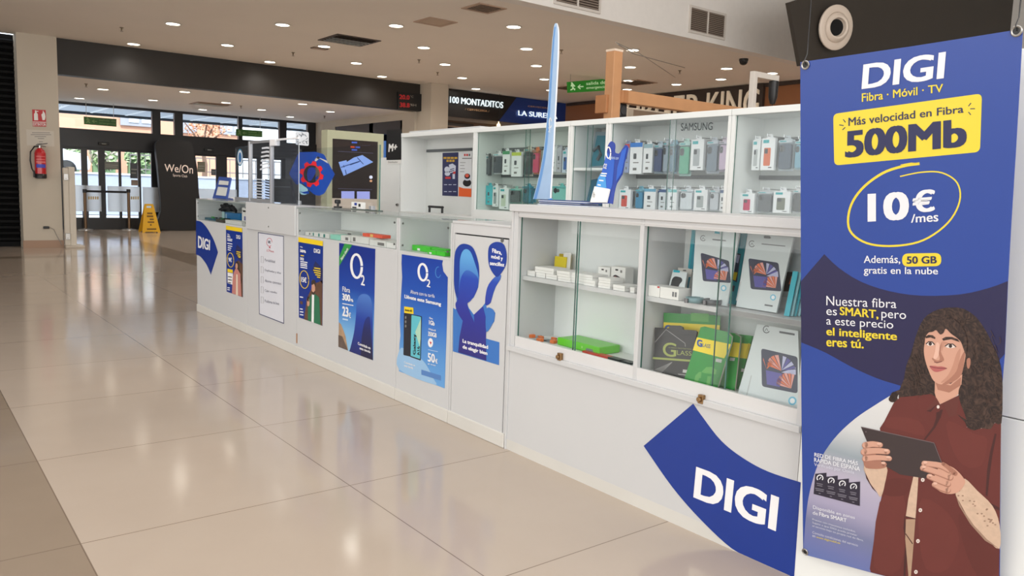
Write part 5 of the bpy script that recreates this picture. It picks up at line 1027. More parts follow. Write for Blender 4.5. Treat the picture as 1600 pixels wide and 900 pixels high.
for px, py, c, lab in ((1085, 470, (112, 140, 145), 'coiled grey teal watch strap on the display shelf'), (1113.5, 473, (84, 88, 92), 'coiled dark grey watch strap on the display shelf')):
    q = PZ(SH).at(px, py+4); mb = MB(); ms = mat(f'strap {c}', c, .5); pts = [(q.x+.032*math.cos(t), q.y+.032*math.sin(t)) for t in [i*.33 for i in range(19)]]
    for a, b in zip(pts, pts[1:]): mb.add([(a[0], a[1], SH+.004), (b[0], b[1], SH+.004), (b[0], b[1], SH+.022), (a[0], a[1], SH+.022)], [(0, 1, 2, 3)], ms); 
    o = mb.build('watch_strap', smooth=True); md = o.modifiers.new('thick', 'SOLIDIFY'); md.thickness = .006; tag(o, lab, 'watch strap', 'coiled watch straps')
    MB().cyl((q.x-.036, q.y+.008, SH+.003), (q.x-.036, q.y+.008, SH+.019), .007, mat('buckle', (120, 120, 122), .3, metal=.8), n=12).build('buckle', o)

# ------------------------------------------------------------------ right bay, lower level
zq = zp(1000, 470, 5.294); gp = mat('pack green', (36, 140, 52), .35); gp2 = mat('pack light green', (92, 165, 78), .35); yb = mat('pack yellow', (236, 210, 36), .35); blk2 = mat('pack black', (42, 40, 42), .35); olive = mat('olive print', (150, 160, 84), .4); navt = mat('print navy blue', (28, 76, 150), .4); edge_g = mat('pack edge grey', (140, 135, 122), .4)
lean('glass_film_pack', 'large green and yellow screen glass pack standing at the back left', 'screen glass pack', zq((124, 84), (580, 108), (575, 620), (120, 611)), BT, .1, .008, gp, [(zq((124, 162), (578, 185), (575, 318), (122, 294)), yb, 1), (zq((345, 85), (490, 92), (488, 160), (345, 152)), gp2, 1)], [('G', zq((132, 182), (190, 186), (190, 252), (132, 248)), navt, .05), ('LASS', zq((186, 196), (270, 202), (270, 236), (186, 230)), navt, 0)], x0=2.375, turn=-.22)[0].location.y -= .05
lean('glass_film_pack', 'black screen glass pack with olive lettering leaning in front', 'screen glass pack', zq((98, 215), (212, 222), (218, 197), (305, 200), (325, 212), (328, 232), (425, 238), (442, 250), (362, 703), (84, 620)), BT, .2, .008, blk2,
     [(zq((82, 458), (415, 482), (412, 498), (80, 474)), olive, 1)]+[(zq(*stroke(p, 5)), mat('print silver', (150, 148, 146), .4), 1) for p in ([(92, 345), (190, 232), (345, 345), (348, 372)], [(82, 568), (140, 604), (240, 500)])]+[(zq((328, 560), (395, 567), (390, 592), (325, 585)), mat('print pale', (190, 188, 186), .4), 1), (zq((288, 595), (380, 605), (380, 612), (288, 602)), mat('print silver', (150, 148, 146), .4), 1)],
     [('G', zq((165, 335), (276, 345), (272, 460), (163, 450)), olive, .01), ('LASS', zq((280, 402), (400, 412), (398, 448), (280, 440)), olive, .0), ('SCREEN PROTECTOR', zq((212, 376), (400, 390), (400, 398), (212, 384)), olive, 0)], x0=2.306, turn=-.06)[0].location.y -= .022
for k, (q, x0, lab, shp) in enumerate((
    (zq((700, 262), (940, 292), (800, 820), (640, 790)), 2.375, 'green and yellow screen glass pack, rearmost of the leaning three', [(zq((905, 352), (925, 360), (895, 482), (870, 478)), yb, 1), (zq((780, 345), (925, 360), (895, 482), (745, 460)), yb, 1), (zq((850, 560), (880, 565), (872, 590), (845, 588)), mat('print pale', (190, 188, 186), .4), 1)]),
    (zq((560, 250), (805, 270), (848, 300), (780, 795), (640, 790)), 2.345, 'green and yellow screen glass pack, middle of the leaning three', [(zq((770, 342), (838, 352), (822, 470), (740, 460)), yb, 1), (zq(*stroke([(800, 272), (845, 300), (842, 340), (790, 790)], 9)), edge_g, 2), (zq((755, 470), (797, 475), (790, 500), (750, 496)), mat('print pale', (190, 188, 186), .4), 1)]))):
    lean('glass_film_pack', lab, 'screen glass pack', q, BT, .2, .007, gp, shp, x0=x0, group='leaning green screen glass packs')
lean('glass_film_pack', 'green and yellow screen glass pack, front of the leaning three', 'screen glass pack', zq((512, 222), (545, 215), (745, 262), (778, 300), (772, 340), (640, 785), (365, 706)), BT, .2, .008, gp,
     [(zq((482, 303), (765, 362), (708, 478), (448, 410)), yb, 1), (zq(*stroke([(740, 262), (776, 300), (772, 345), (645, 785)], 10)), edge_g, 2), (zq((640, 478), (690, 488), (684, 515), (636, 505)), mat('print pale', (190, 188, 186), .4), 1)]+
     [(zq(*p), gp2, 1) for p in ([(450, 720), (470, 620), (500, 590), (520, 590), (515, 640), (500, 640), (480, 730)], [(520, 590), (560, 550), (610, 548), (645, 575), (640, 610), (545, 600)], [(500, 690), (560, 700), (570, 625), (600, 628), (575, 765), (490, 742)])],
     [('G', zq((485, 318), (530, 328), (526, 388), (482, 376)), navt, .05), ('LASS', zq((532, 352), (598, 364), (592, 396), (528, 382)), mat('print navy grey', (110, 120, 130), .4), .02)], x0=2.301, group='leaning green screen glass packs')
zq = zp(1140, 490, 5)
lean('tablet_film_pack', 'large pale tablet film pack on the bottom board beside the banner', 'tablet film pack', zq((228, 85), (545, 140), (545, 845), (60, 690)), BT, .3, .009, silver,
     tablet_pic(zq((258, 275), (543, 342), (543, 628), (264, 572)))+badge(*zq((502, 685))[0], 6.5)+ring(*zq((300, 128))[0], 5.2)+[(zq((400, 140), (520, 160), (520, 176), (400, 156)), logo_d, 1), (zq((412, 742), (482, 762), (480, 780), (408, 760)), logo_d, 1), (zq((178, 485), (186, 488), (145, 660), (137, 656)), mat('print pale grey', (180, 186, 188), .5), 1)], x0=2.315)

# ------------------------------------------------------------------ vitrine contents of the low counter
VZ = .8605
def vbox(label, px0, px1, py, x, depth, h, m, name='small_box', cat='box', group=None, z0=VZ, turn=0, prints=()):
    P = PX(x); y1 = P.at(px0, py).y; y0 = P.at(px1, py).y; o = thing(name, label, cat, (x, (y0+y1)/2, z0), group)
    MB().box((x, y0, z0), (x+depth, y1, z0+h), m).build('carton', o, bevel=.0015)
    mm = MB(); n = 0
    for u0, u1, v0, v1, pm in prints: mm.poly([(x-.0006, y1-(y1-y0)*a, z0+h*b) for a, b in ((u0, v0), (u1, v0), (u1, v1), (u0, v1))], pm); n += 1
    if n: mm.build('printed_mark', o, solid=False)
    return o
mint = mat('mint carton', (150, 215, 195), .45); dteal = mat('dark teal print', (40, 130, 120), .45); offw = mat('off white carton', (222, 222, 218), .5); coralb = mat('coral carton', (232, 96, 72), .4)
vbox('long low white carton at the left inside the long vitrine', 477, 487, 366, 2.30, .12, .022, offw, prints=((.6, .8, .2, .8, grey_t),))
vbox('white carton with dark teal spots inside the long vitrine', 487.5, 514, 368, 2.29, .12, .03, offw, prints=((.05, .12, .1, .8, dteal), (.38, .46, .1, .8, dteal), (.68, .78, .1, .8, dteal)))
vbox('mint green carton inside the long vitrine', 516, 532, 371, 2.285, .1, .03, mint)
vbox('white carton right of the mint one inside the long vitrine', 532.5, 547, 373, 2.28, .1, .036, offw, prints=((.5, .8, .2, .7, grey_t),))
vbox('pale grey box with dark end at the back of the long vitrine', 524, 550, 366, 2.43, .07, .045, mat('grey carton', (190, 192, 188), .5), prints=((.75, .95, .2, .8, grey_t),))
vbox('white carton under the coral box inside the long vitrine', 549, 576, 375, 2.285, .13, .04, offw, prints=((.1, .25, .2, .8, grey_t),))
vbox('white carton at the right end inside the long vitrine', 577.5, 603, 381, 2.275, .13, .034, offw, prints=((.5, .9, .2, .7, grey_t),))
vbox('small white carton near the right glass corner of long vitrine', 604, 618, 386, 2.28, .1, .03, paperw)
vbox('coral red box with gold badge on the white cartons in long vitrine', 566.5, 597, 367, 2.335, .06, .02, coralb, z0=VZ+.0405, prints=((.4, .55, .1, .9, mat('gold badge', (230, 190, 110), .4)),))
gb1 = mat('lime green carton', (70, 200, 50), .4)
vbox('long lime green carton at the back of narrow vitrine', 644, 672, 389, 2.33, .06, .03, gb1, group='lime green cartons', prints=((.3, .45, .1, .5, paperw),))
vbox('lime green carton at the right back of narrow vitrine', 674, 697, 390, 2.335, .06, .028, gb1, group='lime green cartons')
vbox('lime green carton in front inside narrow vitrine', 668, 681, 396, 2.275, .05, .022, gb1, prints=((.2, .5, .1, .5, paperw),))
vbox('lime green carton at the front right inside narrow vitrine', 682, 695, 398, 2.275, .05, .022, gb1)
# far vitrine: circuit boards, gloves, blue box
blu = mat('blue carton', (26, 118, 182), .4)
vbox('bright blue carton inside the far vitrine', 351.5, 375, 333, 2.462, .08, .075, blu, prints=((.05, .12, .2, .8, mat('pale print', (190, 215, 230), .5)),))
vbox('mint white carton beside the blue one inside the far vitrine', 346.5, 350.5, 332, 2.462, .08, .08, mat('ice carton', (180, 215, 215), .5))
vbox('white carton with dark logo at the right of the far vitrine', 378, 386, 330, 2.36, .08, .14, paperw, prints=((.2, .9, .75, .85, blackp), (.4, .8, .25, .5, mat('print lilac', (110, 110, 160), .5))))
pcb = [mat('circuit green', (36, 120, 70), .4), mat('circuit teal', (38, 92, 110), .4), mat('circuit bright', (52, 160, 60), .4), mat('circuit brown', (76, 70, 64), .5)]
for i, (px0, px1, py, x, h, c, lab) in enumerate(((312, 322, 341, 2.33, .012, 0, 'small green circuit board at the far left of the far vitrine'), (320, 336, 339, 2.32, .02, 1, 'teal circuit board inside the far vitrine'), (337.8, 352, 336.5, 2.35, .016, 2, 'bright green circuit board inside the far vitrine'),
    (337, 350, 341, 2.28, .025, 3, 'brown circuit board in front inside the far vitrine'), (352, 372, 337, 2.365, .012, 2, 'long green circuit board before the blue carton'), (373.5, 378.5, 336, 2.365, .014, 3, 'small brown board right of the blue carton'))):
    P = PX(x); y1 = P.at(px0, py).y; y0 = P.at(px1, py).y; o = thing('circuit_board', lab, 'circuit board', (x, (y0+y1)/2, VZ), 'circuit boards in the far vitrine'); zt = max(VZ+.004, P.at((px0+px1)/2, py).z)
    MB().box((x, y0, VZ), (x+.09, y1, VZ+h), pcb[c]).build('board', o, bevel=.001); mb = MB()
    for k in range(4): a = x+.01+.02*k; b = y0+(y1-y0)*random.uniform(.1, .8); mb.box((a, b, VZ+h), (a+.014, b+(y1-y0)*.15, VZ+h+.008), blackp if k % 2 else pcb[(c+1) % 4])
    mb.build('chips', o)
vbox('flat white carton low at the front right of the far vitrine', 352, 378, 345, 2.28, .08, .03, offw); vbox('grey carton at the front right corner of the far vitrine', 379.5, 385.5, 349, 2.272, .06, .03, mat('grey carton', (190, 192, 188), .5))
P = PX(2.45); gv = mat('black knit', (34, 32, 38), .8); q = P.at(358, 325); o = thing('cable_bundle', 'black bundle of cables lying on the blue carton in the far vitrine', 'cables', (2.45, q.y, VZ+.075)); mb = MB()
for k in range(7):
    r0 = random.Random(k); pts = [(2.44+r0.uniform(-.03, .03), q.y+.13-.28*(t/5)+r0.uniform(-.05, .05), VZ+.085+r0.uniform(0, .07)*(1 if 0 < t < 5 else .2)) for t in range(6)]; mb.tube(pts, .011, gv, 8)
mb.build('cable', o, smooth=True)

# ------------------------------------------------------------------ things on top of the tall display
TZ = 1.1502
flag_b = mat('flag light blue', (164, 190, 220), .6, var=.14, scale=9); flag_d = mat('flag edge blue', (104, 152, 208), .6); polem = mat('flag pole white', (232, 232, 236), .35)
b0 = PX(2.46).at(850, 312); b0.z = TZ; nrm = Vector((-math.cos(math.radians(62)), math.sin(math.radians(62)), 0)); nrm = nrm if nrm.dot(CAMP-b0) > 0 else -nrm
fp = Plane(b0, nrm)
o = thing('feather_flag', 'tall light blue feather flag on a white pole standing on the display', 'flag', tuple(b0))
lef = smooth_open([(868, 36), (865.5, 42), (862.5, 70), (859, 120), (855, 180), (849.5, 235), (841, 280), (833, 311)], 4); rig = smooth_open([(858.5, 311), (863, 240), (867, 160), (870.5, 90), (871, 50), (869, 37)], 4)
MB().prism([fp.at(*p) for p in lef+rig], fp.n*.002, flag_b).build('cloth', o)
mm = MB().poly([fp.at(x, y, .0035) for x, y in lef[4:]+[(x+2.2+2*(y-60)/250, y) for x, y in lef[4:]][::-1]], flag_d); mm.build('edge_stripe', o, solid=False)
mm = MB(); mm.poly([fp.at(x, y, .004) for x, y in stroke([(858.5+1.8*math.cos(t), 192+8*math.sin(t)) for t in [k*.5 for k in range(1, 13)]], 1.2)], white_p).poly([fp.at(x, y, .004) for x, y in stroke([(856, 199), (858, 203), (855.5, 206), (858.5, 206)], 1.1)], white_p); mm.build('printed_logo', o, solid=False)
pp = [fp.at(x+1.2, y) for x, y in rig]; pp[0] = Vector((pp[0].x, pp[0].y, TZ)); MB().tube(pp, [.0055]*(len(pp)-4)+[.005, .004, .004, .003], polem, 10).build('pole', o, smooth=True)
MB().lathe((pp[0].x, pp[0].y, TZ), [(.05, 0), (.05, .008), (.02, .014), (.009, .03)], mat('flag foot blue', (52, 130, 190), .4), 20).build('foot', o, smooth=True)
# flyers
fl = [mat('flyer navy', (40, 62, 120), .4), mat('flyer white', (214, 218, 224), .4)]; P = PZ(TZ); a = P.at(846, 317.5); b = P.at(912, 317.5)
for k in range(6):
    c = PX(2.38).at(840+k % 2*2, 316).y; d = PX(2.38).at(910-k % 3*3, 316).y; top = k == 5
    tag(MB().box((2.38+.004*(k % 3), d, TZ+.0042*k), (2.50, c, TZ+.0042*k+.004), fl[0] if k in (1, 3, 5) else fl[1]).build('flyer'), f'thin flyer in the pile by the flag foot, {ORD[k]} from the bottom', 'flyer', 'flyers piled on the display')
# leaflet holder
zq = zp(780, 150, 5); _q = PX(2.44).at(940, 316); hp = Plane((2.44, _q.y, TZ), (-1, -.12, .28)); ob = mat('holder royal blue', (36, 62, 150), .4); ob2 = mat('holder bright blue', (40, 92, 190), .4); ob3 = mat('holder sky blue', (70, 150, 215), .4)
o = thing('leaflet_holder', 'blue cardboard leaflet holder with white O2 lettering on the display', 'leaflet holder', tuple(hp.p))
back = smooth_closed([(868, 358), (886, 355), (900, 372), (902, 400), (900, 436), (935, 450), (960, 415), (985, 383), (1003, 392), (1002, 425), (975, 520), (958, 610), (915, 680), (895, 760), (884, 838), (870, 838), (800, 836), (722, 836), (745, 760), (790, 640), (815, 540), (838, 440), (850, 385)], 2)
pts = [hp.at(*p) for p in zq(*back)]; pts = [Vector((p.x, p.y, max(p.z, TZ))) for p in pts]; MB().prism(pts, -hp.n*.006, ob).build('back_board', o)
mm = MB(); L = lambda k, *p: [hp.at(x, y, .001*k) for x, y in zq(*p)]
mm.poly(L(1, (842, 440), (902, 502), (885, 700), (872, 732), (757, 714), (800, 600), (822, 520)), ob2).poly(L(2, (775, 640), (800, 600), (830, 605), (840, 720), (757, 714)), ob3).poly(L(2, (960, 430), (1000, 398), (960, 600), (915, 670), (925, 560)), ob2)
mm.build('front_print', o, solid=False)
q = [hp.at(x, y, .012) for x, y in zq((757, 712), (872, 732), (848, 836), (722, 836))]; q = [Vector((p.x, p.y, max(p.z, TZ))) for p in q]; MB().prism(q, -hp.n*.010, paperw).build('front_pocket', o)
mm = MB(); mm.poly(L(3, *stroke([(857+17*math.cos(t), 445+44*math.sin(t)) for t in [k*.442 for k in range(15)]], 9)), white_p); mm.text('2', L(3, (866, 478), (880, 482), (876, 502), (862, 498)), white_p, .03); mm.text('O2', L(3, (822, 528), (848, 532), (840, 572), (814, 566)), white_p, .02)
for y, w in ((600, 45), (618, 45), (655, 35), (690, 24)): mm.poly(L(3, (800-(y-600)*.3, y), (800+w-(y-600)*.3, y+4), (799+w-(y-600)*.3, y+13), (798-(y-600)*.3, y+9)), white_p)
mm.text('Ahora con', L(3, (870, 466), (940, 474), (932, 500), (866, 492)), mat('pale script', (190, 210, 235), .5), 0); mm.build('lettering', o, solid=False)
mm = MB(); mm.text('h', [hp.at(x, y, .0135) for x, y in zq((752, 755), (766, 757), (758, 800), (745, 798))], grey_t, 0); mm.build('pocket_mark', o, solid=False)

# ------------------------------------------------------------------ things on the low counter
CZ = HC+.0002
cg = glass('acrylic screen', (.90, .92, .94), 1.2, .03, (.6, .65, .72)); alm = mat('screen aluminium', (178, 178, 182), .35, metal=.5)
P = PX(2.45)
def yz(px, py): q = P.at(px, py); return q.y, q.z
zt = yz(426, 218)[1]; o = thing('counter_screen', 'clear counter screen with aluminium posts standing on the plain counter unit', 'counter screen', (2.45, yz(426, 300)[0], CZ))
ys = [yz(p, 300)[0] for p in (368.5, 391.5, 424.5, 467)]; zl = yz(380, 229)[1]
for y in ys[1:3]: MB().box((2.435, y-.014, CZ), (2.465, y+.014, zt), alm).build('post', o, bevel=.002)
MB().box((2.44, ys[2]+.012, zt-.02), (2.46, ys[1]-.012, zt), alm).build('top_bar', o); MB().box((2.44, ys[3], zt-.012), (2.46, ys[2]-.012, zt+.002), mat('white bar', (235, 235, 238), .4)).box((2.43, ys[2]-.12, zt-.05), (2.47, ys[2]-.012, zt), mat('white bar', (235, 235, 238), .4)).build('top_bar', o)
MB().box((2.44, ys[2], CZ), (2.46, ys[0], CZ+.03), alm).build('bottom_bar', o)
for a, b, z in ((ys[1]+.012, ys[0], zl), (ys[2]+.012, ys[1]-.012, zt-.02), (ys[3], ys[2]-.012, zt-.012)): MB().box((2.448, a, CZ+.03 if a > ys[2] else CZ), (2.452, b, z), cg).build('pane', o)
MB().box((2.4475, ys[3]-.002, CZ), (2.4525, ys[3], zt-.01), mat('acrylic edge', (205, 212, 216), .3)).build('pane_edge', o)
# slat reflection painted as grey and white stripes on the middle pane
fs = MB(); fm = mat('reflection stripe grey', (52, 60, 74), .5); fw = mat('reflection and sticker white', (215, 218, 226), .5)
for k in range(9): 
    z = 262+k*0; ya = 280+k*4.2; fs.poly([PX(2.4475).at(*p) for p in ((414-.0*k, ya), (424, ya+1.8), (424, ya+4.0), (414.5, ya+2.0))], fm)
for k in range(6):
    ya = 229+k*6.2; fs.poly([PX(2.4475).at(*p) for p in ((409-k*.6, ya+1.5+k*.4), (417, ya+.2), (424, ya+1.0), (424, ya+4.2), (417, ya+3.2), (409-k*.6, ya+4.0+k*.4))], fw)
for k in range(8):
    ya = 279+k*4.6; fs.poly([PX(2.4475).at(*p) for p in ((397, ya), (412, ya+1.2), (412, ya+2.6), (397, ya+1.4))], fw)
fs.build('painted_reflection', o, solid=False)
ov = MB(); P1 = PX(2.4472); ov.poly([P1.at(*p) for p in ell(375, 246, 4.6, 13.5)], mat('oval teal', (60, 120, 150), .5)).poly([PX(2.4468).at(*p) for p in ell(375, 246, 3.7, 11.5)], fw).poly([PX(2.4464).at(*p) for p in ell(375, 246, 2.4, 8)], mat('oval blue', (52, 110, 165), .5)); ov.build('oval_sticker', o, solid=False)
# second screen with gear sticker
P = PX(2.565); y0, y1 = P.at(593, 300).y, P.at(455, 300).y; zt2 = P.at(560, 228).z
o = thing('counter_screen', 'wide clear screen on the long counter unit carrying the gear sticker', 'counter screen', (2.565, (y0+y1)/2, CZ))
MB().box((2.563, y0, CZ), (2.568, y1, zt2), glass('acrylic screen plain', (.93, .95, .96), 1.0)).build('pane', o); MB().box((2.562, y0-.003, CZ), (2.569, y0, zt2), gl_edge).build('pane_edge', o)
for y in (y0+.1, y1-.15): MB().box((2.55, y-.02, CZ), (2.58, y+.02, CZ+.03), alm).build('clamp', o, bevel=.003)
zq = zp(440, 180, 5.625); hb = mat('sticker blue', (20, 72, 170), .4); hr = mat('sticker red', (232, 36, 48), .4)
gear = []; gc = (265, 518)
for k in range(8):
    a = k*math.pi/4+.25
    for da, r in ((-.30, 82), (-.17, 108), (.17, 108), (.30, 82)): gear.append((gc[0]+r*.98*math.cos(a+da), gc[1]+r*1.08*math.sin(a+da)))
hole = ell(gc[0], gc[1], 72, 78, 26)
S2 = PX(2.5622)
hexo = [(150, 325), (300, 322), (375, 345), (400, 400), (468, 520), (375, 690), (330, 708), (290, 700), (235, 655), (190, 600), (125, 612), (65, 515)]
def ringpoly(mb, outer, inner, m, pl, lift):      # face between an outline and a hole
    c = ((sum(p[0] for p in inner)/len(inner)), (sum(p[1] for p in inner)/len(inner))); N = 72
    def hit(poly, a):
        d = (math.cos(a), math.sin(a)); best = 0
        for i in range(len(poly)):
            p, q = poly[i], poly[(i+1) % len(poly)]; ex, ey = q[0]-p[0], q[1]-p[1]; den = d[0]*ey-d[1]*ex
            if abs(den) < 1e-9: continue
            t = ((p[0]-c[0])*ey-(p[1]-c[1])*ex)/den; s_ = ((p[0]-c[0])*d[1]-(p[1]-c[1])*d[0])/den
            if t > 0 and -1e-6 <= s_ <= 1+1e-6: best = max(best, t)
        return (c[0]+d[0]*best, c[1]+d[1]*best)
    O = [hit(outer, 2*math.pi*i/N) for i in range(N)]; I = [hit(inner, 2*math.pi*i/N) for i in range(N)]
    for i in range(N):
        j = (i+1) % N; mb.add([pl.at(*zq(p)[0], lift) for p in (O[i], O[j], I[j], I[i])], [(0, 1, 2, 3)], m)
mb = MB(); ringpoly(mb, hexo, hole, hb, S2, 0); ringpoly(mb, gear, hole, hr, S2, .0008)
mb.poly([S2.at(*p, .0008) for p in zq((290, 400), (310, 365), (400, 400), (410, 425), (335, 380), (305, 405))], mat('sticker silver', (200, 198, 196), .4)); mb.poly([S2.at(*p, .0016) for p in zq((305, 375), (320, 362), (340, 372), (325, 388))], mat('dark print', (50, 45, 55), .5))
gs = mb.build('gear_sticker'); tag(gs, 'blue hexagon sticker with a red gear ring on the clear counter screen', 'sticker')
mb = MB(); mb.poly([S2.at(*p, .0006) for p in zq(*smooth_closed([(235, 470), (285, 460), (300, 500), (270, 560), (240, 580), (225, 540)], 3))], mat('print blue deep', (34, 60, 150), .4)).poly([S2.at(*p, .0006) for p in zq((300, 545), (325, 530), (318, 560), (296, 570))], mat('print blue deep', (34, 60, 150), .4)); mb.build('emblem_shape', gs, solid=False)
mb = MB(); mb.poly([S2.at(*p, .0008) for p in zq(*smooth_closed([(155, 600), (200, 625), (230, 650), (225, 690), (190, 700), (160, 680)], 3))], mat('print aqua', (170, 215, 225), .4)).poly([S2.at(*p, .0014) for p in zq((160, 670), (200, 690), (245, 690), (240, 665), (190, 675))], hb); mb.build('tool_print', gs, solid=False)
# monitor
_q = PX(2.49).at(443, 319); Q = Plane((2.49, _q.y, 1.062), (-1, 0, .12)); o = thing('monitor', 'black monitor seen from the back standing behind the clear counter screen', 'monitor', tuple(Q.p)); 
pts = [Q.at(*p) for p in ((427.5, 279), (452.5, 279.5), (459.5, 320.5), (427, 318.5))]; pts = [Vector((p.x, p.y, max(p.z, 1.062))) for p in pts]; 
MB().prism(pts, -Q.n*.02, mat('monitor grey black', (30, 32, 36), .5)).build('shell', o, bevel=.002); MB().poly([Q.at(*p, .001) for p in ((427.5, 291.2), (454.2, 291.8), (454.4, 292.6), (427.5, 292))], mat('seam grey', (110, 114, 118), .5)).build('seam', o, solid=False)
# blue leaflet stand at the far end
_q = PX(2.46).at(343, 310); Q = Plane((2.46, _q.y, CZ), (-1, .0, .3)); fr_b = mat('stand blue', (58, 84, 156), .35); o = thing('leaflet_stand', 'blue framed leaflet stand with pale sheets on the far counter unit', 'leaflet holder', tuple(Q.p))
MB().prism([Q.at(*p) for p in ((342, 276), (360.5, 277.5), (354, 311), (332, 309.5))], -Q.n*.012, fr_b).build('frame', o); ps_ = mat('pale sheet', (208, 210, 206), .5)
for q in (((343.5, 282), (357.5, 283.5), (356.5, 289.5), (342, 288.5)), ((341.5, 292), (355.8, 293.5), (353, 306.5), (338, 305))): MB().prism([Q.at(*p, .001) for p in q], Q.n*.004, ps_).build('leaflet', o)
q = PX(2.5).at(361, 310); tag(MB().box((2.47, q.y-.12, CZ), (2.54, q.y+.12, CZ+.012), mat('navy pad', (70, 84, 140), .5)).build('navy_pad'), 'navy pad lying beside the blue leaflet stand', 'pad')
q = PX(2.53).at(381, 312); tag(MB().box((2.48, q.y-.25, CZ), (2.58, q.y+.22, CZ+.022), paperw).build('white_tray', bevel=.004), 'flat white tray at the foot of the clear counter screen', 'tray')
# webcam and small printed box near the long unit
q = PX(2.53).at(528, 320); o = thing('webcam', 'small black webcam on a stubby stand on the long counter unit', 'webcam', (2.53, q.y, CZ)); MB().cyl((2.53, q.y, CZ), (2.53, q.y, CZ+.012), .03, blackp, n=18).cyl((2.53, q.y, CZ+.012), (2.53, q.y, CZ+.03), .008, blackp, n=10).build('stand', o); MB().box((2.51, q.y-.02, CZ+.03), (2.545, q.y+.02, CZ+.06), blackp).build('camera_body', o, bevel=.008)
o = vbox('small white box with black and blue print on the long counter unit', 549, 565, 319, 2.525, .03, .05, paperw, z0=CZ, prints=((.3, .55, .55, .9, mat('print blue deep', (34, 60, 150), .4)), (.1, .5, .15, .35, blackp), (.7, .9, .4, .8, blackp)))
q0, q1 = PZ(CZ).at(560, 327), PZ(CZ).at(590, 331); tag(MB().box((2.50, PX(2.52).at(593, 329).y, CZ), (2.545, PX(2.52).at(552, 325).y, CZ+.006), mat('dark green glass strip', (70, 84, 80), .15)).build('dark_strip'), 'thin dark glossy strip lying on the long counter unit', 'strip')
# ------------------------------------------------------------------ stickers and posters on the white fronts
FP_ = PX(XF); digi_b = mat('vinyl royal blue', (12, 50, 138), .4); pw = mat('vinyl white', (238, 238, 240), .4); py_ = mat('vinyl yellow', (240, 208, 36), .4)
zq = zp(760, 600, 3)
up = smooth_open([(970, 92), (1010, 150), (1100, 265), (1200, 345), (1320, 410), (1474, 461)], 5); lo = smooth_open([(1362, 905), (1300, 860), (1150, 770), (1000, 630), (870, 480), (738, 290)], 5)
sheet('logo_sticker', 'large blue DIGI sticker low on the tall display beside the banner', 'sticker', FP_, zq(*up)+zq((1474, 461), (1443, 905), (1440, 925), (1400, 925))[:3]+zq(*lo), digi_b, (), [('DIGI', zq((985, 385), (1374, 529), (1358, 692), (971, 532)), pw, .035)], thick=.0008, lift=.0004, zmin=.001)
zq = zp(300, 335, 6.43)
a = smooth_open([(42, 62), (75, 68), (110, 88), (160, 150), (220, 260), (262, 380)], 4); b = smooth_open([(190, 605), (150, 510), (100, 440), (70, 415), (42, 405)], 4)
sheet('logo_sticker', 'blue DIGI sticker on the far end unit of the counter', 'sticker', FP_, zq(*a)+zq(*b), digi_b, (), [('DIGI', zq((63, 212), (184, 258), (182, 362), (62, 336)), pw, .035)], thick=.0008, lift=.0004, zmin=.001)
p_navy = mat('poster deep navy', (38, 44, 92), .4); skin = mat('print skin', (202, 150, 125), .5); skin_d = mat('print skin dark', (150, 102, 82), .5); hair_m = mat('print dark hair', (50, 38, 34), .6, var=.25, scale=40); pgreen = mat('print green jacket', (38, 110, 78), .5); ppink = mat('print pink coat', (196, 130, 120), .5); pbrown = mat('print warm brown', (96, 66, 50), .5, var=.3, scale=20)
d_blue = mat('poster blue', (14, 50, 138), .4)
# far DIGI poster
o = sheet('poster', 'narrow DIGI poster of a woman in a pink coat, farthest on the counter', 'poster', FP_, zq((343, 112), (507, 140), (512, 832), (350, 775)), d_blue,
  [(zq((343, 112), (507, 140), (508, 180), (344, 152)), py_, 1), (zq((455, 300), (508, 360), (511, 500), (430, 400)), p_navy, 1), (zq((440, 480), (470, 460), (511, 500), (512, 832), (470, 818), (430, 700)), pbrown, 1),
   (zq(*stroke([(390+33*math.cos(t), 458+72*math.sin(t)+8*math.cos(t)) for t in [k*.413 for k in range(16)]], 6)), py_, 2), (zq((358, 545), (412, 556), (414, 590), (359, 578)), py_, 2), (zq((359, 582), (414, 594), (415, 708), (361, 690)), pw, 2)]+
  [(zq(*smooth_closed([(440, 485), (458, 472), (474, 495), (482, 560), (500, 640), (495, 700), (430, 690), (425, 600), (432, 540)], 3)), hair_m, 2), (zq(*ell(451, 520, 12, 30, 14)), skin, 3), (zq((440, 545), (462, 550), (490, 600), (500, 826), (405, 792), (412, 640), (425, 580)), ppink, 3), (zq((448, 600), (462, 604), (465, 815), (445, 808)), mat('print cream', (226, 210, 190), .5), 4)]+
  [(zq((x, y), (x+w, y+w*.17), (x+w, y+w*.17+9), (x, y+9)), c, 2) for x, y, w, c in ((358, 240, 50, pw), (358, 255, 48, pw), (358, 285, 50, pw), (362, 310, 45, pw), (362, 330, 35, pw), (362, 350, 30, pw), (450, 370, 42, py_), (450, 390, 40, py_), (460, 410, 32, py_), (470, 425, 20, py_), (365, 620, 40, grey_t), (365, 650, 40, grey_t), (365, 680, 30, grey_t), (358, 730, 25, pw), (358, 750, 25, pw))],
  [('DIGI', zq((450, 205), (490, 212), (490, 250), (450, 243)), pw, .03), ('9€', zq((371, 430), (404, 436), (404, 480), (371, 474)), pw, .04), ('Más', zq((360, 192), (383, 196), (383, 212), (360, 208)), pw, .02), ('300Mb', zq((357, 212), (390, 218), (390, 236), (357, 230)), pw, .04)])
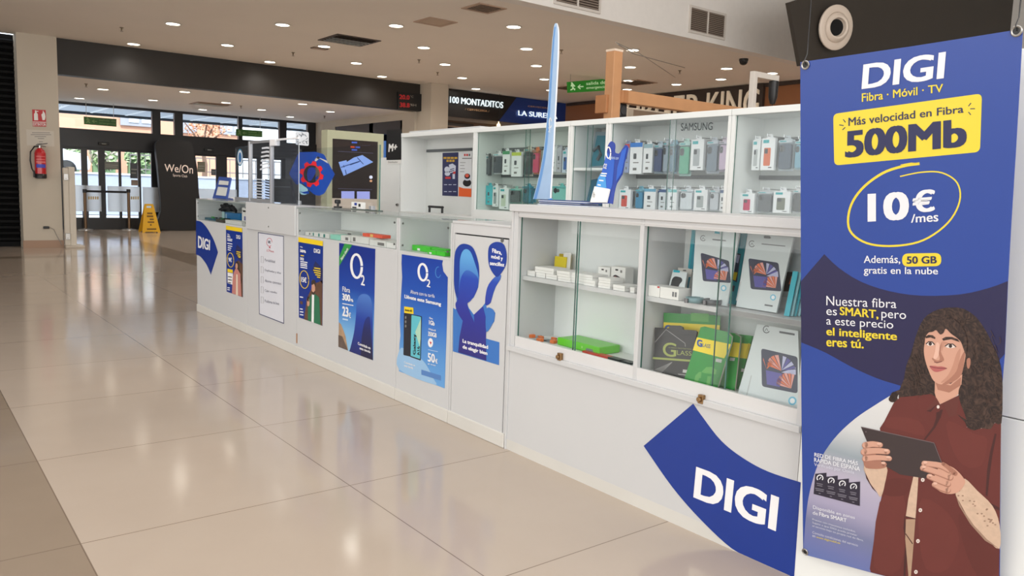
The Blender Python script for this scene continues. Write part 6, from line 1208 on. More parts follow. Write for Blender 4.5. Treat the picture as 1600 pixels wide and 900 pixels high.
# list sheet
zq = zp(395, 350, 5.63); listw = mat('list sheet', (214, 216, 224), .5); lnav = mat('list border', (70, 74, 110), .5)
bd = [((48, 72), (273, 105), (273, 112), (48, 79)), ((58, 786), (275, 870), (275, 878), (58, 793)), ((48, 72), (53, 73), (63, 795), (58, 793)), ((270, 104), (274, 105), (276, 878), (272, 877))]
sheet('list_sheet', 'white service list sheet with thin navy border on the plain counter unit', 'sign', FP_, zq((48, 72), (273, 105), (275, 878), (58, 793)), listw,
  [(zq(*b), lnav, 1) for b in bd]+[(zq(*stroke([(148+24*math.cos(t), 160+36*math.sin(t)) for t in [k*.45 for k in range(2, 15)]], 4)), mat('list red', (196, 40, 60), .5), 1), (zq((142, 208), (155, 195), (158, 215)), mat('list red', (196, 40, 60), .5), 1)]+
  [(zq(*[(a+86, b+y) for a, b in stroke([(-10, -28), (8, -25), (8, 30), (-10, 27), (-10, -28)], 2.5)]), grey_t, 1) for y in (312, 402, 490, 578, 668)],
  [('uc', zq((136, 145), (160, 149), (160, 172), (136, 168)), mat('list dark', (60, 62, 90), .5), .03), ('LCPhone', zq((125, 220), (188, 232), (188, 252), (125, 240)), mat('list red', (196, 40, 60), .5), 0)]+
  [(t, zq((108, y), (108+w, y+w*.2), (108+w, y+w*.2+24), (108, y+24)), mat('list dark', (60, 62, 90), .5), .0) for t, w, y in (('Portabilidad', 90, 302), ('Duplicados y altas', 142, 394), ('Abonos contratos', 145, 484), ('Cajas móviles', 108, 574), ('Problemas de línea', 126, 664))])
# second DIGI poster
zq = zp(455, 360, 5.63)
sheet('poster', 'DIGI poster of a man in a green jacket, left of the O2 poster', 'poster', FP_, zq((65, 58), (282, 95), (275, 838), (70, 765)), d_blue,
  [(zq((65, 58), (282, 95), (281, 138), (66, 101)), py_, 1), (zq((215, 270), (280, 340), (278, 470), (185, 350)), p_navy, 1), (zq((278, 440), (275, 838), (115, 781), (140, 600), (200, 470)), pbrown, 1), (zq(*stroke([(118+40*math.cos(t), 432+78*math.sin(t)+8*math.cos(t)) for t in [k*.413 for k in range(16)]], 6)), py_, 2),
   (zq(*smooth_closed([(180, 470), (185, 440), (205, 432), (218, 455), (216, 500), (205, 470), (190, 480)], 3)), hair_m, 4), (zq(*smooth_closed([(184, 478), (205, 462), (214, 490), (212, 540), (198, 562), (186, 540)], 3)), skin, 3), (zq(*smooth_closed([(186, 535), (200, 545), (212, 530), (210, 556), (198, 568), (188, 556)], 3)), hair_m, 4),
   (zq((186, 560), (215, 560), (250, 590), (262, 833), (150, 792), (150, 680), (160, 600)), pgreen, 3), (zq((186, 562), (206, 566), (202, 812), (182, 804)), pw, 4), (zq(*smooth_closed([(145, 610), (160, 600), (166, 640), (160, 665), (146, 660)], 3)), skin, 5), (zq((146, 580), (160, 584), (158, 625), (146, 622)), blackp, 6)]+
  [(zq((x, y), (x+w, y+w*.17), (x+w, y+w*.17+9), (x, y+9)), c, 2) for x, y, w, c in ((86, 215, 28, py_), (83, 268, 64, pw), (84, 285, 58, pw), (84, 300, 60, pw), (84, 318, 60, pw), (205, 325, 55, py_), (198, 345, 64, py_), (205, 365, 58, py_), (215, 385, 46, py_), (230, 405, 28, py_), (80, 580, 28, pw), (80, 685, 24, pw), (80, 710, 30, pw), (80, 735, 30, pw))]+[(zq((82, 620), (104, 626), (104, 652), (82, 646)), pbrown, 2)],
  [('DIGI', zq((205, 158), (260, 168), (260, 205), (205, 195)), pw, .03), ('15€', zq((92, 405), (140, 415), (140, 462), (92, 452)), pw, .04), ('Más', zq((85, 138), (105, 142), (105, 154), (85, 150)), pw, .02), ('500Mb', zq((83, 165), (134, 175), (134, 200), (83, 190)), pw, .05), ('50GB', zq((83, 235), (116, 242), (116, 266), (83, 259)), pw, .05)])
# O2 poster with a blue rounded shape
zq = zp(520, 370, 4.5); o2b = [mat(f'sky print {i}', c, .35, var=.02) for i, c in enumerate(((14, 44, 136), (18, 64, 160), (44, 110, 196), (84, 152, 216), (150, 195, 228)))]
def sideR(y): return 300-(300-285)*(y-85)/(868-85)
def sideL(y): return 47-5*(y-43)/(775-43)
wash = ramp_mat('O2 poster wash', .62, ((0, (150, 195, 228)), (.2, (120, 178, 224)), (.42, (60, 124, 204)), (.65, (22, 68, 164)), (1, (14, 44, 136))))
shape_b = [ramp_mat('rounded shape blue', .45, ((0, (28, 40, 110)), (.5, (28, 62, 160)), (1, (90, 140, 214)))), ramp_mat('rounded shape dark', .3, ((0, (30, 30, 62)), (.6, (28, 38, 100)), (1, (28, 56, 146))))]
sheet('poster', 'O2 poster with green corner ribbon and a rounded blue form on the counter', 'poster', FP_, zq((47, 43), (300, 85), (285, 868), (42, 775)), wash,
  [(zq((85, 48), (140, 56), (48, 205), (48, 140)), mat('ribbon green', (50, 150, 70), .4), 2), (zq((45, 600), (60, 615), (75, 650), (92, 700), (110, 800), (42.5, 774)), mat('print stone', (170, 140, 110), .6, var=.3, scale=25), 2), (zq((42, 690), (70, 700), (110, 800), (42, 773)), mat('print stone dark', (100, 84, 74), .6, var=.3, scale=25), 3),
   (zq(*smooth_open([(120, 806), (150, 680), (165, 560), (170, 470), (190, 415), (225, 402), (262, 420), (280, 480), (288, 600)], 4)[:-3])+zq((285, 868), (118, 805)), shape_b[0], 2), (zq(*smooth_open([(200, 835), (205, 720), (225, 600), (255, 560), (286, 600)], 4)[:-3])+zq((285, 867), (200, 836)), shape_b[1], 3), (zq((70, 466), (148, 480), (148, 486), (70, 472)), pw, 4), (zq((72, 572), (110, 580), (110, 590), (72, 582)), mat('pale script', (190, 210, 235), .5), 4)]+
  [(zq(*stroke([(170+37*math.cos(t), 206+82*math.sin(t)+6*math.cos(t)) for t in [k*.295 for k in range(22)]], 17)), pw, 3)],
  [('2', zq((202, 266), (229, 272), (228, 345), (201, 338)), pw, .02), ('Fibra', zq((72, 348), (125, 358), (125, 394), (72, 384)), pw, .01), ('300', zq((70, 396), (126, 408), (126, 456), (70, 444)), pw, .04), ('Mb', zq((128, 434), (148, 438), (148, 460), (128, 455)), pw, .03), ('23', zq((70, 486), (114, 496), (114, 566), (70, 556)), pw, .04), ('€', zq((116, 530), (131, 534), (131, 572), (116, 568)), pw, .03),
   ('Contrátala en', zq((180, 738), (268, 772), (268, 792), (180, 758)), pw, .03), ('esta tienda', zq((192, 772), (268, 800), (268, 818), (192, 790)), pw, .03), ('Nuevo diseño', zq((58, 150), (106, 72), (114, 88), (66, 170)), pw, .02)])
# Samsung phone poster
zq = zp(615, 380, 3.75); sam = [mat(f'sky wash {i}', c, .35, var=.02) for i, c in enumerate(((16, 60, 160), (26, 82, 178), (50, 114, 200), (78, 142, 210), (120, 172, 222)))]
out = [(50, 65), (290, 100), (285, 120), (292, 165), (318, 200), (314, 420), (300, 850), (33, 750), (36, 590), (42, 540), (38, 460), (44, 330), (52, 200), (48, 120)]
wash2 = ramp_mat('phone poster wash', .66, ((0, (104, 164, 222)), (.25, (84, 146, 212)), (.5, (52, 112, 198)), (.75, (26, 78, 174)), (1, (16, 60, 160))))
ph_b = mat('phone black', (38, 40, 50), .3); ph_s = [mat('phone aqua', (96, 190, 205), .3), mat('phone pale lime', (176, 214, 190), .3)]
sheet('poster', 'O2 Samsung poster with two phones on the narrow counter unit', 'poster', FP_, zq(*out), wash2,
  [(zq(*smooth_closed([(34, 740), (40, 620), (80, 625), (130, 650), (185, 700), (235, 790), (240, 828)], 4)), mat('pale globe', (150, 190, 226), .4), 2), (zq((65, 370), (118, 378), (120, 415), (65, 408)), py_, 4), (zq(*rquad([(63, 408), (108, 415), (103, 665), (60, 655)], .12)), ph_b, 3), (zq(*rquad([(104, 415), (168, 428), (162, 688), (98, 665)], .1)), ph_b, 4), (zq(*rquad([(108, 420), (164, 432), (158, 678), (103, 660)], .08)), ph_s[0], 5), (zq((130, 520), (164, 440), (162, 560), (158, 610)), ph_s[1], 6)]+
  [(zq(*ell(74, y, 5, 9, 10)), grey_t, 5) for y in (435, 460, 485)]+[(zq(*ell(219, 583, 15, 27, 18)), pw, 3), (zq((213, 575), (226, 580), (220, 596)), rdp, 4), (zq((205, 622), (262, 634), (262, 637), (205, 625)), mat('pale script', (190, 210, 235), .5), 3), (zq((165, 740), (280, 775), (280, 805), (165, 770)), mat('wash print', (84, 128, 190), .5), 3), (zq(*stroke([(264+16*math.cos(t), 170+32*math.sin(t)) for t in [k*.5 for k in range(1, 11)]], 4)), sam[3], 3)]+
  [(zq(*stroke([(174+25*math.cos(t), 170+48*math.sin(t)+5*math.cos(t)) for t in [k*.295 for k in range(22)]], 13)), pw, 3)],
  [('2', zq((198, 210), (220, 215), (219, 260), (197, 254)), pw, .02), ('Ahora con tu tarifa', zq((102, 272), (244, 300), (244, 320), (102, 294)), pw, .0), ('Llévate este Samsung', zq((68, 300), (283, 346), (282, 374), (68, 328)), pw, .04), ('desde 0€', zq((70, 382), (112, 390), (112, 404), (70, 396)), blackp, .03), ('Galaxy', zq((118, 655), (118, 535), (138, 528), (138, 650)), blackp, .03), ('A16', zq((142, 660), (142, 606), (157, 602), (157, 656)), blackp, .03),
   ('Fibra', zq((213, 432), (234, 437), (234, 448), (213, 443)), pw, .02), ('1Gb', zq((211, 450), (244, 457), (244, 484), (211, 476)), pw, .04), ('Móvil', zq((210, 497), (250, 506), (250, 517), (210, 508)), pw, .02), ('350GB', zq((206, 516), (256, 527), (256, 553), (206, 542)), pw, .04), ('50', zq((204, 640), (246, 650), (246, 702), (204, 692)), pw, .03), ('€', zq((248, 675), (262, 678), (262, 706), (248, 702)), pw, .03), ('al mes', zq((204, 700), (250, 711), (250, 720), (204, 709)), pw, .01), ('Contrátala en', zq((66, 690), (130, 710), (130, 722), (66, 702)), pw, .02), ('esta tienda', zq((66, 708), (118, 724), (118, 738), (66, 722)), pw, .02)])
# door poster: oval, speech disc and plain blue forms
zq = zp(695, 350, 3.745); DPL = PX(XF-.0022); vio = ramp_mat('form violet blue', .52, ((0, (44, 40, 120)), (.4, (44, 50, 150)), (.75, (36, 72, 178)), (1, (96, 160, 222)))); deep = mat('form deep blue', (22, 58, 152), .35); mid_b = mat('form mid blue', (58, 116, 192), .35); lite = mat('form light blue', (70, 130, 205), .35)
disc = smooth_closed([(255, 190), (262, 130), (300, 105), (345, 118), (363, 175), (358, 240), (330, 290), (308, 310), (285, 290), (262, 245)], 4)
body = [(50, 490), (62, 500), (76, 490), (68, 430), (58, 380), (56, 260), (62, 160), (90, 122), (125, 118), (165, 140), (195, 220), (202, 300), (196, 370), (170, 430), (130, 462), (140, 490), (170, 530), (200, 510), (235, 465), (245, 430), (250, 370), (278, 340), (295, 312), (330, 300), (325, 325), (300, 365), (285, 405), (268, 462), (240, 468), (248, 500), (275, 495), (296, 520), (290, 570), (242, 635), (240, 670), (320, 692), (318, 826), (48, 745)]
o = sheet('poster', 'O2 poster with a blue oval and round speech disc on the counter door', 'poster', DPL, zq(*body), mid_b,
  [(zq(*smooth_closed([(58, 380), (55, 260), (62, 165), (90, 122), (130, 118), (170, 145), (198, 230), (202, 310), (192, 380), (165, 432), (130, 462), (80, 440)], 4)), deep, 1), (zq(*smooth_closed([(88, 300), (92, 200), (115, 150), (150, 160), (178, 230), (200, 310), (192, 380), (160, 440), (125, 462), (85, 420)], 4)), ramp_mat('form light blue wash', .5, ((0, (30, 60, 160)), (.62, (34, 74, 178)), (1, (96, 166, 224)))), 2), (zq(*smooth_closed([(80, 430), (95, 320), (130, 270), (185, 300), (198, 340), (180, 410), (135, 462), (150, 520), (175, 580), (170, 630), (150, 620), (110, 570), (78, 520), (64, 470)], 4)), vio, 3),
   (zq((108, 560), (150, 620), (175, 600), (172, 530), (225, 480), (245, 560), (242, 680), (245, 800), (80, 750), (88, 660)), vio, 2), (zq(*smooth_closed([(238, 470), (250, 372), (292, 312), (330, 298), (322, 330), (298, 368), (282, 410), (268, 462)], 4)), vio, 2), (zq(*smooth_closed([(245, 500), (278, 496), (295, 525), (285, 575), (245, 630)], 4)), mid_b, 3)],
  [('La tranquilidad', zq((107, 672), (256, 710), (256, 738), (107, 700)), pw, .04), ('de elegir bien', zq((107, 706), (252, 746), (252, 774), (107, 734)), pw, .04)], thick=.0008, lift=.0004, zmin=.001)
sheet('speech_disc', 'round blue speech disc sticker near the lock of the counter door', 'sticker', DPL, zq(*disc), deep, (), [('Fibra,', zq((280, 142), (336, 156), (336, 184), (280, 170)), pw, .04), ('móvil y', zq((274, 178), (342, 190), (342, 220), (274, 206)), pw, .04), ('sencillez', zq((266, 216), (351, 228), (351, 250), (266, 240)), pw, .04)], thick=.0008, lift=.0014)

# ------------------------------------------------------------------ the tall hanging banner
BPl = Plane((2.228, 0, .10), (-1.0, 0, -.205/1.53)); 
ban_b = mat('banner blue', (40, 70, 152), .32, var=.03, scale=2); ban_n = mat('banner navy', (36, 35, 76), .32, var=.03, scale=2); ban_y = mat('banner yellow', (232, 210, 60), .35); ban_w = mat('banner white', (232, 234, 240), .35); ban_t = mat('banner dark text', (34, 38, 82), .35)
photo = bpy.data.materials.new('banner photo background'); photo.use_nodes = True; nt = photo.node_tree; b = nt.nodes['Principled BSDF']; b.inputs['Roughness'].default_value = .35
tc = nt.nodes.new('ShaderNodeTexCoord'); sp = nt.nodes.new('ShaderNodeSeparateXYZ'); cr_ = nt.nodes.new('ShaderNodeValToRGB'); nt.links.new(tc.outputs['Object'], sp.inputs[0]); mr = nt.nodes.new('ShaderNodeMapRange'); mr.inputs[1].default_value = 0.0; mr.inputs[2].default_value = .62; nt.links.new(sp.outputs[2], mr.inputs[0]); nt.links.new(mr.outputs[0], cr_.inputs[0]); nt.links.new(cr_.outputs[0], b.inputs['Base Color'])
el = cr_.color_ramp.elements; cols = ((0, (96, 116, 178)), (.12, (112, 120, 172)), (.22, (118, 124, 160)), (.34, (165, 160, 188)), (.5, (182, 176, 196)), (.62, (150, 162, 172)), (.75, (205, 208, 210)), (1, (220, 220, 220)))
el[0].position, el[0].color = cols[0][0], (*[lin(v) for v in cols[0][1]], 1); el[1].position, el[1].color = 1, (*[lin(v) for v in cols[-1][1]], 1)
for p, c in cols[1:-1]: e = el.new(p); e.color = (*[lin(v) for v in c], 1)
o = thing('hanging_banner', 'tall blue DIGI banner with a curly haired woman holding a tablet', 'banner', (2.2, 1.05, .09)); BAN = o
right = [(1598, 45), (1594, 120), (1587, 240), (1580, 350), (1575, 440), (1570, 553), (1566, 600), (1564, 660), (1563, 780), (1562, 900), (1561, 945)]
def R_(y):
    for (x0, y0), (x1, y1) in zip(right, right[1:]):
        if y0 <= y <= y1: return x0+(x1-x0)*(y-y0)/(y1-y0)
    return 1561
sheet_out = [(1250.5, 97), (1330, 86), (1420, 73), (1510, 59)]+right+[(1460, 919), (1370, 897), (1255, 866), (1252, 620), (1251, 300)]
MB().prism([BPl.at(*p) for p in sheet_out], BPl.n*-.0015, ban_b).build('cloth', o)
mp = MB()
def bp(pts, m_, L): mp.poly([BPl.at(x, y, L*.0002) for x, y in pts], m_)
bp(smooth_open([(1251, 440), (1270, 418), (1288, 397)], 2)+smooth_open([(1288, 397), (1310, 418), (1345, 440), (1390, 455), (1440, 462), (1500, 460), (1545, 450), (1575, 439)], 3)+[(1570, 553), (1520, 610)]+smooth_open([(1440, 612), (1405, 602), (1370, 591), (1330, 573), (1290, 551), (1252, 535)], 3), ban_n, 1)
bp(smooth_open([(1255, 866), (1259, 810), (1266, 765), (1280, 722), (1303, 686), (1335, 655), (1372, 630), (1398, 614)], 4)+[(1440, 600), (1565, 620), (1563, 780), (1561, 944), (1460, 919), (1370, 897)], photo, 1)
bp([(1563, 858), (1557, 870), (1553, 942), (1561, 944)], ban_b, 2)
Z1 = zp(1330, 460, 4.5); Z2 = zp(1320, 640, 3.4615)
shirt = mat('print maroon shirt', (100, 46, 43), .45, var=.10, scale=9); shirt_d = mat('print maroon fold', (70, 36, 36), .45); bskin = mat('print face skin', (206, 158, 138), .45, var=.03); bskin_s = mat('print skin tone deep', (168, 118, 100), .45); bskin_l = mat('print skin tone light', (224, 182, 164), .45); lips = mat('print lips', (178, 98, 98), .45); bhair = curl_mat('print curly hair', (40, 29, 28), (82, 62, 54)); bhair_l = mat('print hair strand', (70, 54, 48), .5); cream = mat('print knit cream', (206, 178, 156), .5, var=.16, scale=70); cream_d = mat('print knit shade', (158, 128, 110), .5); tabm = mat('print tablet back', (60, 50, 52), .4); tab_e = mat('print tablet rim', (112, 98, 100), .4); eye_w = mat('print eye white', (226, 214, 208), .45); eye_d = mat('print eye dark', (56, 42, 40), .45)
hair_o = Z1((590, 620), (520, 700), (430, 722), (345, 700), (325, 722), (330, 752), (290, 758), (266, 735), (290, 690), (340, 670), (352, 640), (372, 590), (388, 500), (420, 420), (450, 310), (490, 205), (540, 142), (620, 103), (700, 92), (790, 100), (880, 160), (950, 260), (1000, 360), (1040, 455), (1058, 540), (1066, 650), (1062, 800), (1056, 905))+Z2((812, 70), (790, 105), (740, 100), (700, 112), (664, 96), (650, 66), (612, 30), (600, -5))+Z1((810, 880), (790, 800), (760, 720), (770, 640))
bp(smooth_closed(hair_o, 2), bhair, 3); bp(Z1((350, 640), (600, 590), (600, 745), (430, 740), (335, 745), (335, 690)), bhair, 2.5)
bp(Z1((590, 608), (700, 628), (782, 560), (775, 640), (768, 690), (735, 718), (630, 772), (600, 735), (588, 690)), bskin, 4); bp(Z1((592, 612), (700, 640), (775, 580), (770, 640), (690, 690), (610, 670)), bskin_s, 5)
sh_o = Z1((300, 762), (345, 722), (430, 715), (560, 700), (590, 716), (626, 772), (742, 716), (760, 705), (800, 800), (820, 905))+Z2((660, 95), (740, 102), (846, 60), (843, 300), (840, 480), (838, 750), (835, 900), (834, 1055))+[(1561, 944), (1460, 919), (1361, 894)]+Z2((136, 860), (180, 560), (200, 470), (225, 300), (190, 100))+Z1((232, 895),)
bp(sh_o, shirt, 4)
bp(smooth_closed(Z1((755, 700), (770, 640), (830, 560), (900, 420), (1000, 380), (1056, 520), (1066, 680), (1058, 905))+Z2((812, 70), (790, 105), (740, 100), (700, 112), (664, 96), (650, 66), (605, 20))+Z1((810, 880), (775, 780)), 2), bhair, 5)
for q in ([(812, 128), (786, 230), (770, 330), (762, 460), (772, 470), (785, 350), (800, 240), (822, 132)], [(518, 0), (500, 30), (480, 90), (428, 160), (436, 164), (490, 98), (520, 40), (532, 0)], [(700, 420), (780, 500), (838, 530), (838, 545), (770, 520), (700, 440)], [(325, 560), (318, 640), (330, 720), (322, 800), (318, 900), (330, 900), (336, 800), (334, 720), (330, 640)]): bp(Z2(*q), shirt_d, 5)
bp(Z1((600, 725), (530, 810), (565, 825), (605, 775), (625, 800), (650, 775), (690, 860), (740, 850), (762, 720), (742, 716), (626, 772)), mat('print maroon collar', (98, 50, 46), .45), 5); bp(Z1((528, 818), (560, 826), (600, 780), (604, 770), (560, 808)), shirt_d, 6); bp(Z1((598, 880), (600, 830), (640, 815), (610, 880), (590, 905)), shirt_d, 6); bp(Z1(*ell(613, 790, 10, 12, 14)), eye_w, 7)
# face
face = smooth_closed(Z1((528, 290), (570, 250), (640, 232), (710, 250), (765, 320), (805, 400), (792, 505), (768, 575), (700, 622), (630, 632), (580, 605), (548, 540), (524, 470), (512, 400), (518, 340)), 3)
bp(face, bskin, 6); bp(smooth_closed(Z1((800, 400), (790, 510), (765, 578), (700, 622), (640, 632), (690, 595), (740, 540), (765, 460)), 3), bskin_s, 7); bp(smooth_closed(Z1((815, 455), (838, 448), (840, 490), (828, 522), (815, 505)), 3), bskin_s, 7)
bp(smooth_closed(Z1((640, 330), (632, 400), (655, 455), (640, 472), (605, 478), (575, 460), (572, 445), (600, 462), (625, 455), (618, 400)), 3), bskin_s, 8); bp(smooth_closed(Z1((600, 340), (622, 350), (618, 420), (600, 452), (580, 445), (592, 400)), 3), bskin_l, 8); 
for q in ([(524, 296), (545, 284), (575, 286), (594, 302), (592, 314), (560, 302), (527, 308)], [(640, 312), (665, 298), (710, 298), (750, 314), (766, 334), (750, 330), (705, 314), (650, 324)]): bp(Z1(*q), bhair, 8)
for cx, cy, w in ((558, 346, 27), (700, 362, 36)):
    bp(smooth_closed(Z1((cx-w, cy+2), (cx-w*.4, cy-14), (cx+w*.5, cy-12), (cx+w, cy+6), (cx+w*.3, cy+14), (cx-w*.5, cy+13)), 3), eye_w, 8); bp(Z1(*ell(cx, cy, 12, 13, 14)), eye_d, 9); bp(Z1(*stroke([(cx-w-3, cy+2), (cx-w*.4, cy-15), (cx+w*.5, cy-13), (cx+w+4, cy+6)], 7)), eye_d, 10)
bp(smooth_closed(Z1((553, 503), (590, 502), (610, 506), (640, 506), (674, 519), (640, 536), (600, 545), (572, 532)), 3), lips, 8); bp(Z1(*stroke([(553, 504), (590, 515), (630, 519), (676, 519)], 4)), mat('print mouth line', (110, 58, 58), .45), 9); bp(Z1(*stroke([(585, 472), (605, 480), (640, 470)], 5)), mat('print mouth line', (110, 58, 58), .45), 9)
bp(smooth_closed(Z1((500, 360), (505, 260), (560, 170), (660, 150), (760, 200), (815, 300), (812, 420), (795, 390), (775, 335), (740, 300), (705, 275), (668, 240), (652, 268), (628, 280), (600, 250), (575, 262), (545, 268), (522, 300), (512, 370)), 3), bhair, 11)
rr = random.Random(3)
for k in range(90):                              # curls
    ang = rr.uniform(0, 6.28); cx, cy = (rr.uniform(850, 1040), rr.uniform(250, 880)) if k % 3 else (rr.uniform(410, 500), rr.uniform(380, 680)); 
    if k % 7 == 0: cx, cy = rr.uniform(560, 800), rr.uniform(120, 190)
    bp(Z1(*stroke([(cx+14*math.cos(ang+t*.5)*(1+t*.04), cy+t*9+8*math.sin(ang+t*.9)) for t in range(7)], 5, 2)), bhair_l, 12)
for c in ((308, 705), (292, 735)): bp(Z1(*stroke([(c[0]+22*math.cos(t*.5), c[1]+18*math.sin(t*.5)) for t in range(11)], 8)), bhair, 12)
shirt_l = mat('print maroon light', (106, 50, 46), .45, var=.08, scale=12); shirt_m = mat('print maroon mid', (94, 43, 40), .45, var=.08, scale=12); bskin_m = mat('print skin mid', (190, 140, 120), .45)
bp(smooth_closed(Z2((560, 60), (700, 130), (770, 160), (740, 300), (640, 300), (570, 180)), 3), shirt_l, 4.5); bp(smooth_closed(Z2((250, 40), (400, 60), (430, 140), (300, 110), (220, 90)), 3), shirt_l, 4.5)
bp(smooth_closed(Z2((420, 480), (560, 560), (620, 700), (560, 860), (440, 860), (400, 640)), 3), shirt_l, 4.5); bp(smooth_closed(Z2((620, 560), (740, 690), (830, 760), (820, 880), (720, 900), (640, 720)), 3), shirt_m, 4.5); bp(smooth_closed(Z2((190, 500), (300, 450), (330, 560), (300, 860), (160, 850)), 3), shirt_l, 4.5); bp(smooth_closed(Z2((230, 380), (350, 380), (330, 460), (215, 460)), 3), shirt_m, 4.6)
bp(smooth_closed(Z1((770, 380), (760, 470), (730, 560), (680, 605), (630, 620), (680, 570), (715, 500), (740, 420)), 3), bskin_m, 6.5); bp(smooth_closed(Z1((640, 330), (680, 338), (690, 350), (655, 352), (640, 400)), 3), bskin_m, 7.5)
# undershirt, buttons
bp(Z2((372, 362), (399, 365), (392, 480), (383, 590), (331, 577), (345, 480)), cream, 6); bp(Z2((332, 592), (383, 592), (372, 740), (358, 905), (352, 990), (330, 985), (346, 905), (328, 700)), mat('print beige cloth', (176, 146, 122), .5, var=.12, scale=30), 6); bp(Z2(*stroke([(330, 577), (383, 590)], 5)), shirt_d, 7); bp(Z2(*stroke([(330, 670), (368, 725)], 5)), shirt_d, 7)
for p in ((423, 379), (410, 543), (397, 710), (386, 877)): bp(Z2(*ell(p[0], p[1], 10, 11, 14)), eye_w, 7); bp(Z2(*ell(p[0], p[1], 3, 3, 8)), shirt_d, 8)
# arms, tablet, hands
bp(smooth_closed(Z2((105, 300), (225, 300), (218, 400), (196, 472), (172, 440), (135, 390)), 3), cream, 6); bp(Z2((100, 290), (112, 340), (140, 400), (175, 450), (150, 425), (118, 372)), shirt_d, 7)
bp(smooth_closed(Z2((650, 372), (720, 440), (800, 520), (838, 622), (838, 752), (765, 695), (680, 600), (622, 500), (600, 455), (630, 415)), 3), cream, 6); bp(Z2((600, 458), (640, 540), (700, 625), (770, 700), (836, 752), (760, 708), (680, 618), (620, 520)), cream_d, 7)
for k in range(22): 
    t = rr.random(); x = 640+190*t+rr.uniform(-35, 35); y = 450+190*t+rr.uniform(-25, 25); bp(Z2(*ell(x, y, 6, 4, 8)), cream_d, 8)
bp(smooth_closed(Z2((110, 180), (225, 205), (240, 285), (215, 315), (150, 320), (105, 300)), 3), bskin_s, 7)
bp(Z2((88, 92), (483, 177), (490, 184), (527, 290), (440, 372), (300, 350), (215, 300), (128, 188)), tabm, 8); bp(Z2(*stroke([(90, 93), (484, 179), (527, 290)], 4)), tab_e, 9); bp(Z2(*ell(116, 119, 4, 4, 10)), tab_e, 9)
def finger(p, w, L, m_=None):
    c = stroke(smooth_open(p, 4), w*.95, w*.75); bp(Z2(*c), m_ or bskin, L); e = p[-1]; bp(Z2(*ell(e[0], e[1], w*.42, w*.38, 14)), m_ or bskin, L); s_ = p[0]; bp(Z2(*ell(s_[0], s_[1], w*.46, w*.46, 14)), m_ or bskin, L)
for i, (y, x0, x1, w) in enumerate(((190, 112, 192, 34), (226, 106, 230, 36), (263, 112, 242, 32), (294, 122, 215, 28))):
    finger([(x0, y+3), ((x0+x1)/2, y-4), (x1, y+1)], w+5, 9, bskin_s); finger([(x0, y), ((x0+x1)/2, y-5), (x1, y-1)], w, 10, bskin if i < 3 else bskin_s); bp(Z2(*ell(x1-4, y-7, 12, 7, 12)), bskin_l, 11)
bp(smooth_closed(Z2((520, 300), (560, 300), (605, 325), (648, 375), (648, 405), (615, 445), (560, 455), (500, 430), (480, 380), (500, 330)), 3), bskin, 9)
for i, pth in enumerate(([(580, 330), (520, 300), (432, 288)], [(572, 362), (500, 335), (424, 312)], [(560, 398), (510, 380), (458, 358)], [(560, 432), (520, 420), (486, 402)])):
    finger([(a, b+4) for a, b in pth], (34, 33, 31, 29)[i]+5, 10, bskin_s); finger(pth, (34, 33, 31, 29)[i], 11); bp(Z2(*ell(pth[-1][0]+6, pth[-1][1]-4, 11, 7, 12)), bskin_l, 12)
finger([(600, 345), (560, 310), (535, 292)], 26, 12, bskin_s)
mp.build('printed_figure', o, solid=False)
# lettering and panels of the banner
mp = MB()
bp(rquad([(1302, 178), (1534.5, 146), (1531.4, 237.4), (1303.6, 258.6)], .1, 5), ban_y, 2)
Z7 = zp(1240, 30, 2.092)
bp(Z7(*stroke(smooth_open([(412, 472), (360, 480), (290, 504), (222, 556), (184, 620), (184, 690), (240, 732), (330, 741), (425, 722), (505, 665), (543, 595), (535, 535), (485, 502), (420, 500), (348, 514)], 5), 9, 4)), ban_y, 2); bp(Z7(*stroke([(412, 472), (385, 470), (350, 476)], 4, 2)), ban_y, 2)
bp(rquad(Z7((355, 766), (483, 764), (483, 807), (355, 809)), .48, 6), ban_y, 2)
Z6 = zp(1260, 75, 4.863)
for s_ in ([(280, 542), (298, 565)], [(250, 584), (284, 590)], [(275, 622), (296, 603)], [(1252, 418), (1232, 442)], [(1245, 462), (1282, 461)], [(1232, 486), (1250, 508)]): bp(Z6(*stroke(s_, 7)), ban_t, 3)
Zl = zp(1245, 690, 4.286); bd_m = mat('badge dark', (42, 38, 56), .4)
for i in range(4):
    ox, oy = i*75, i*19.5; bp(Zl((124+ox, 215+oy), (200+ox, 208+oy), (198+ox, 372+oy), (113+ox, 350+oy)), bd_m, 3+i); bp(Zl(*stroke([(157+ox+20*math.cos(t), 243+oy+20*math.sin(t)) for t in [2.4+k*.42 for k in range(12)]], 7)), ban_w, 8); bp(Zl(*stroke([(152+ox, 252+oy), (165+ox, 236+oy)], 5)), ban_w, 8)
    for yy_, w in ((275, 42), (288, 36), (308, 60), (320, 52), (342, 14)): bp(Zl((155-w/2+ox, yy_+oy), (155+w/2+ox, yy_+oy+w*.2), (155+w/2+ox, yy_+oy+w*.2+5), (155-w/2+ox, yy_+oy+5)), mat('badge grey text', (130, 128, 140), .5), 8)
mp.build('printed_panels', o, solid=False)
mp = MB()
def bt(s_, q, m_, bold=0.0, L=4, sh=0): mp.text(s_, [BPl.at(x, y, L*.0002+.0003) for x, y in q], m_, bold*.8, sh)
bt('DIGI', [(1349.5, 100.5), (1478.6, 80.2), (1475, 122.7), (1346.4, 139.8)], ban_w, .035)
bt('Fibra · Móvil · TV', [(1347, 146), (1474, 131), (1474, 143.5), (1347, 159.3)], ban_y, .02)
bt('Más velocidad en Fibra', [(1326, 184), (1506, 164), (1506, 176), (1326, 197)], ban_t, .015)
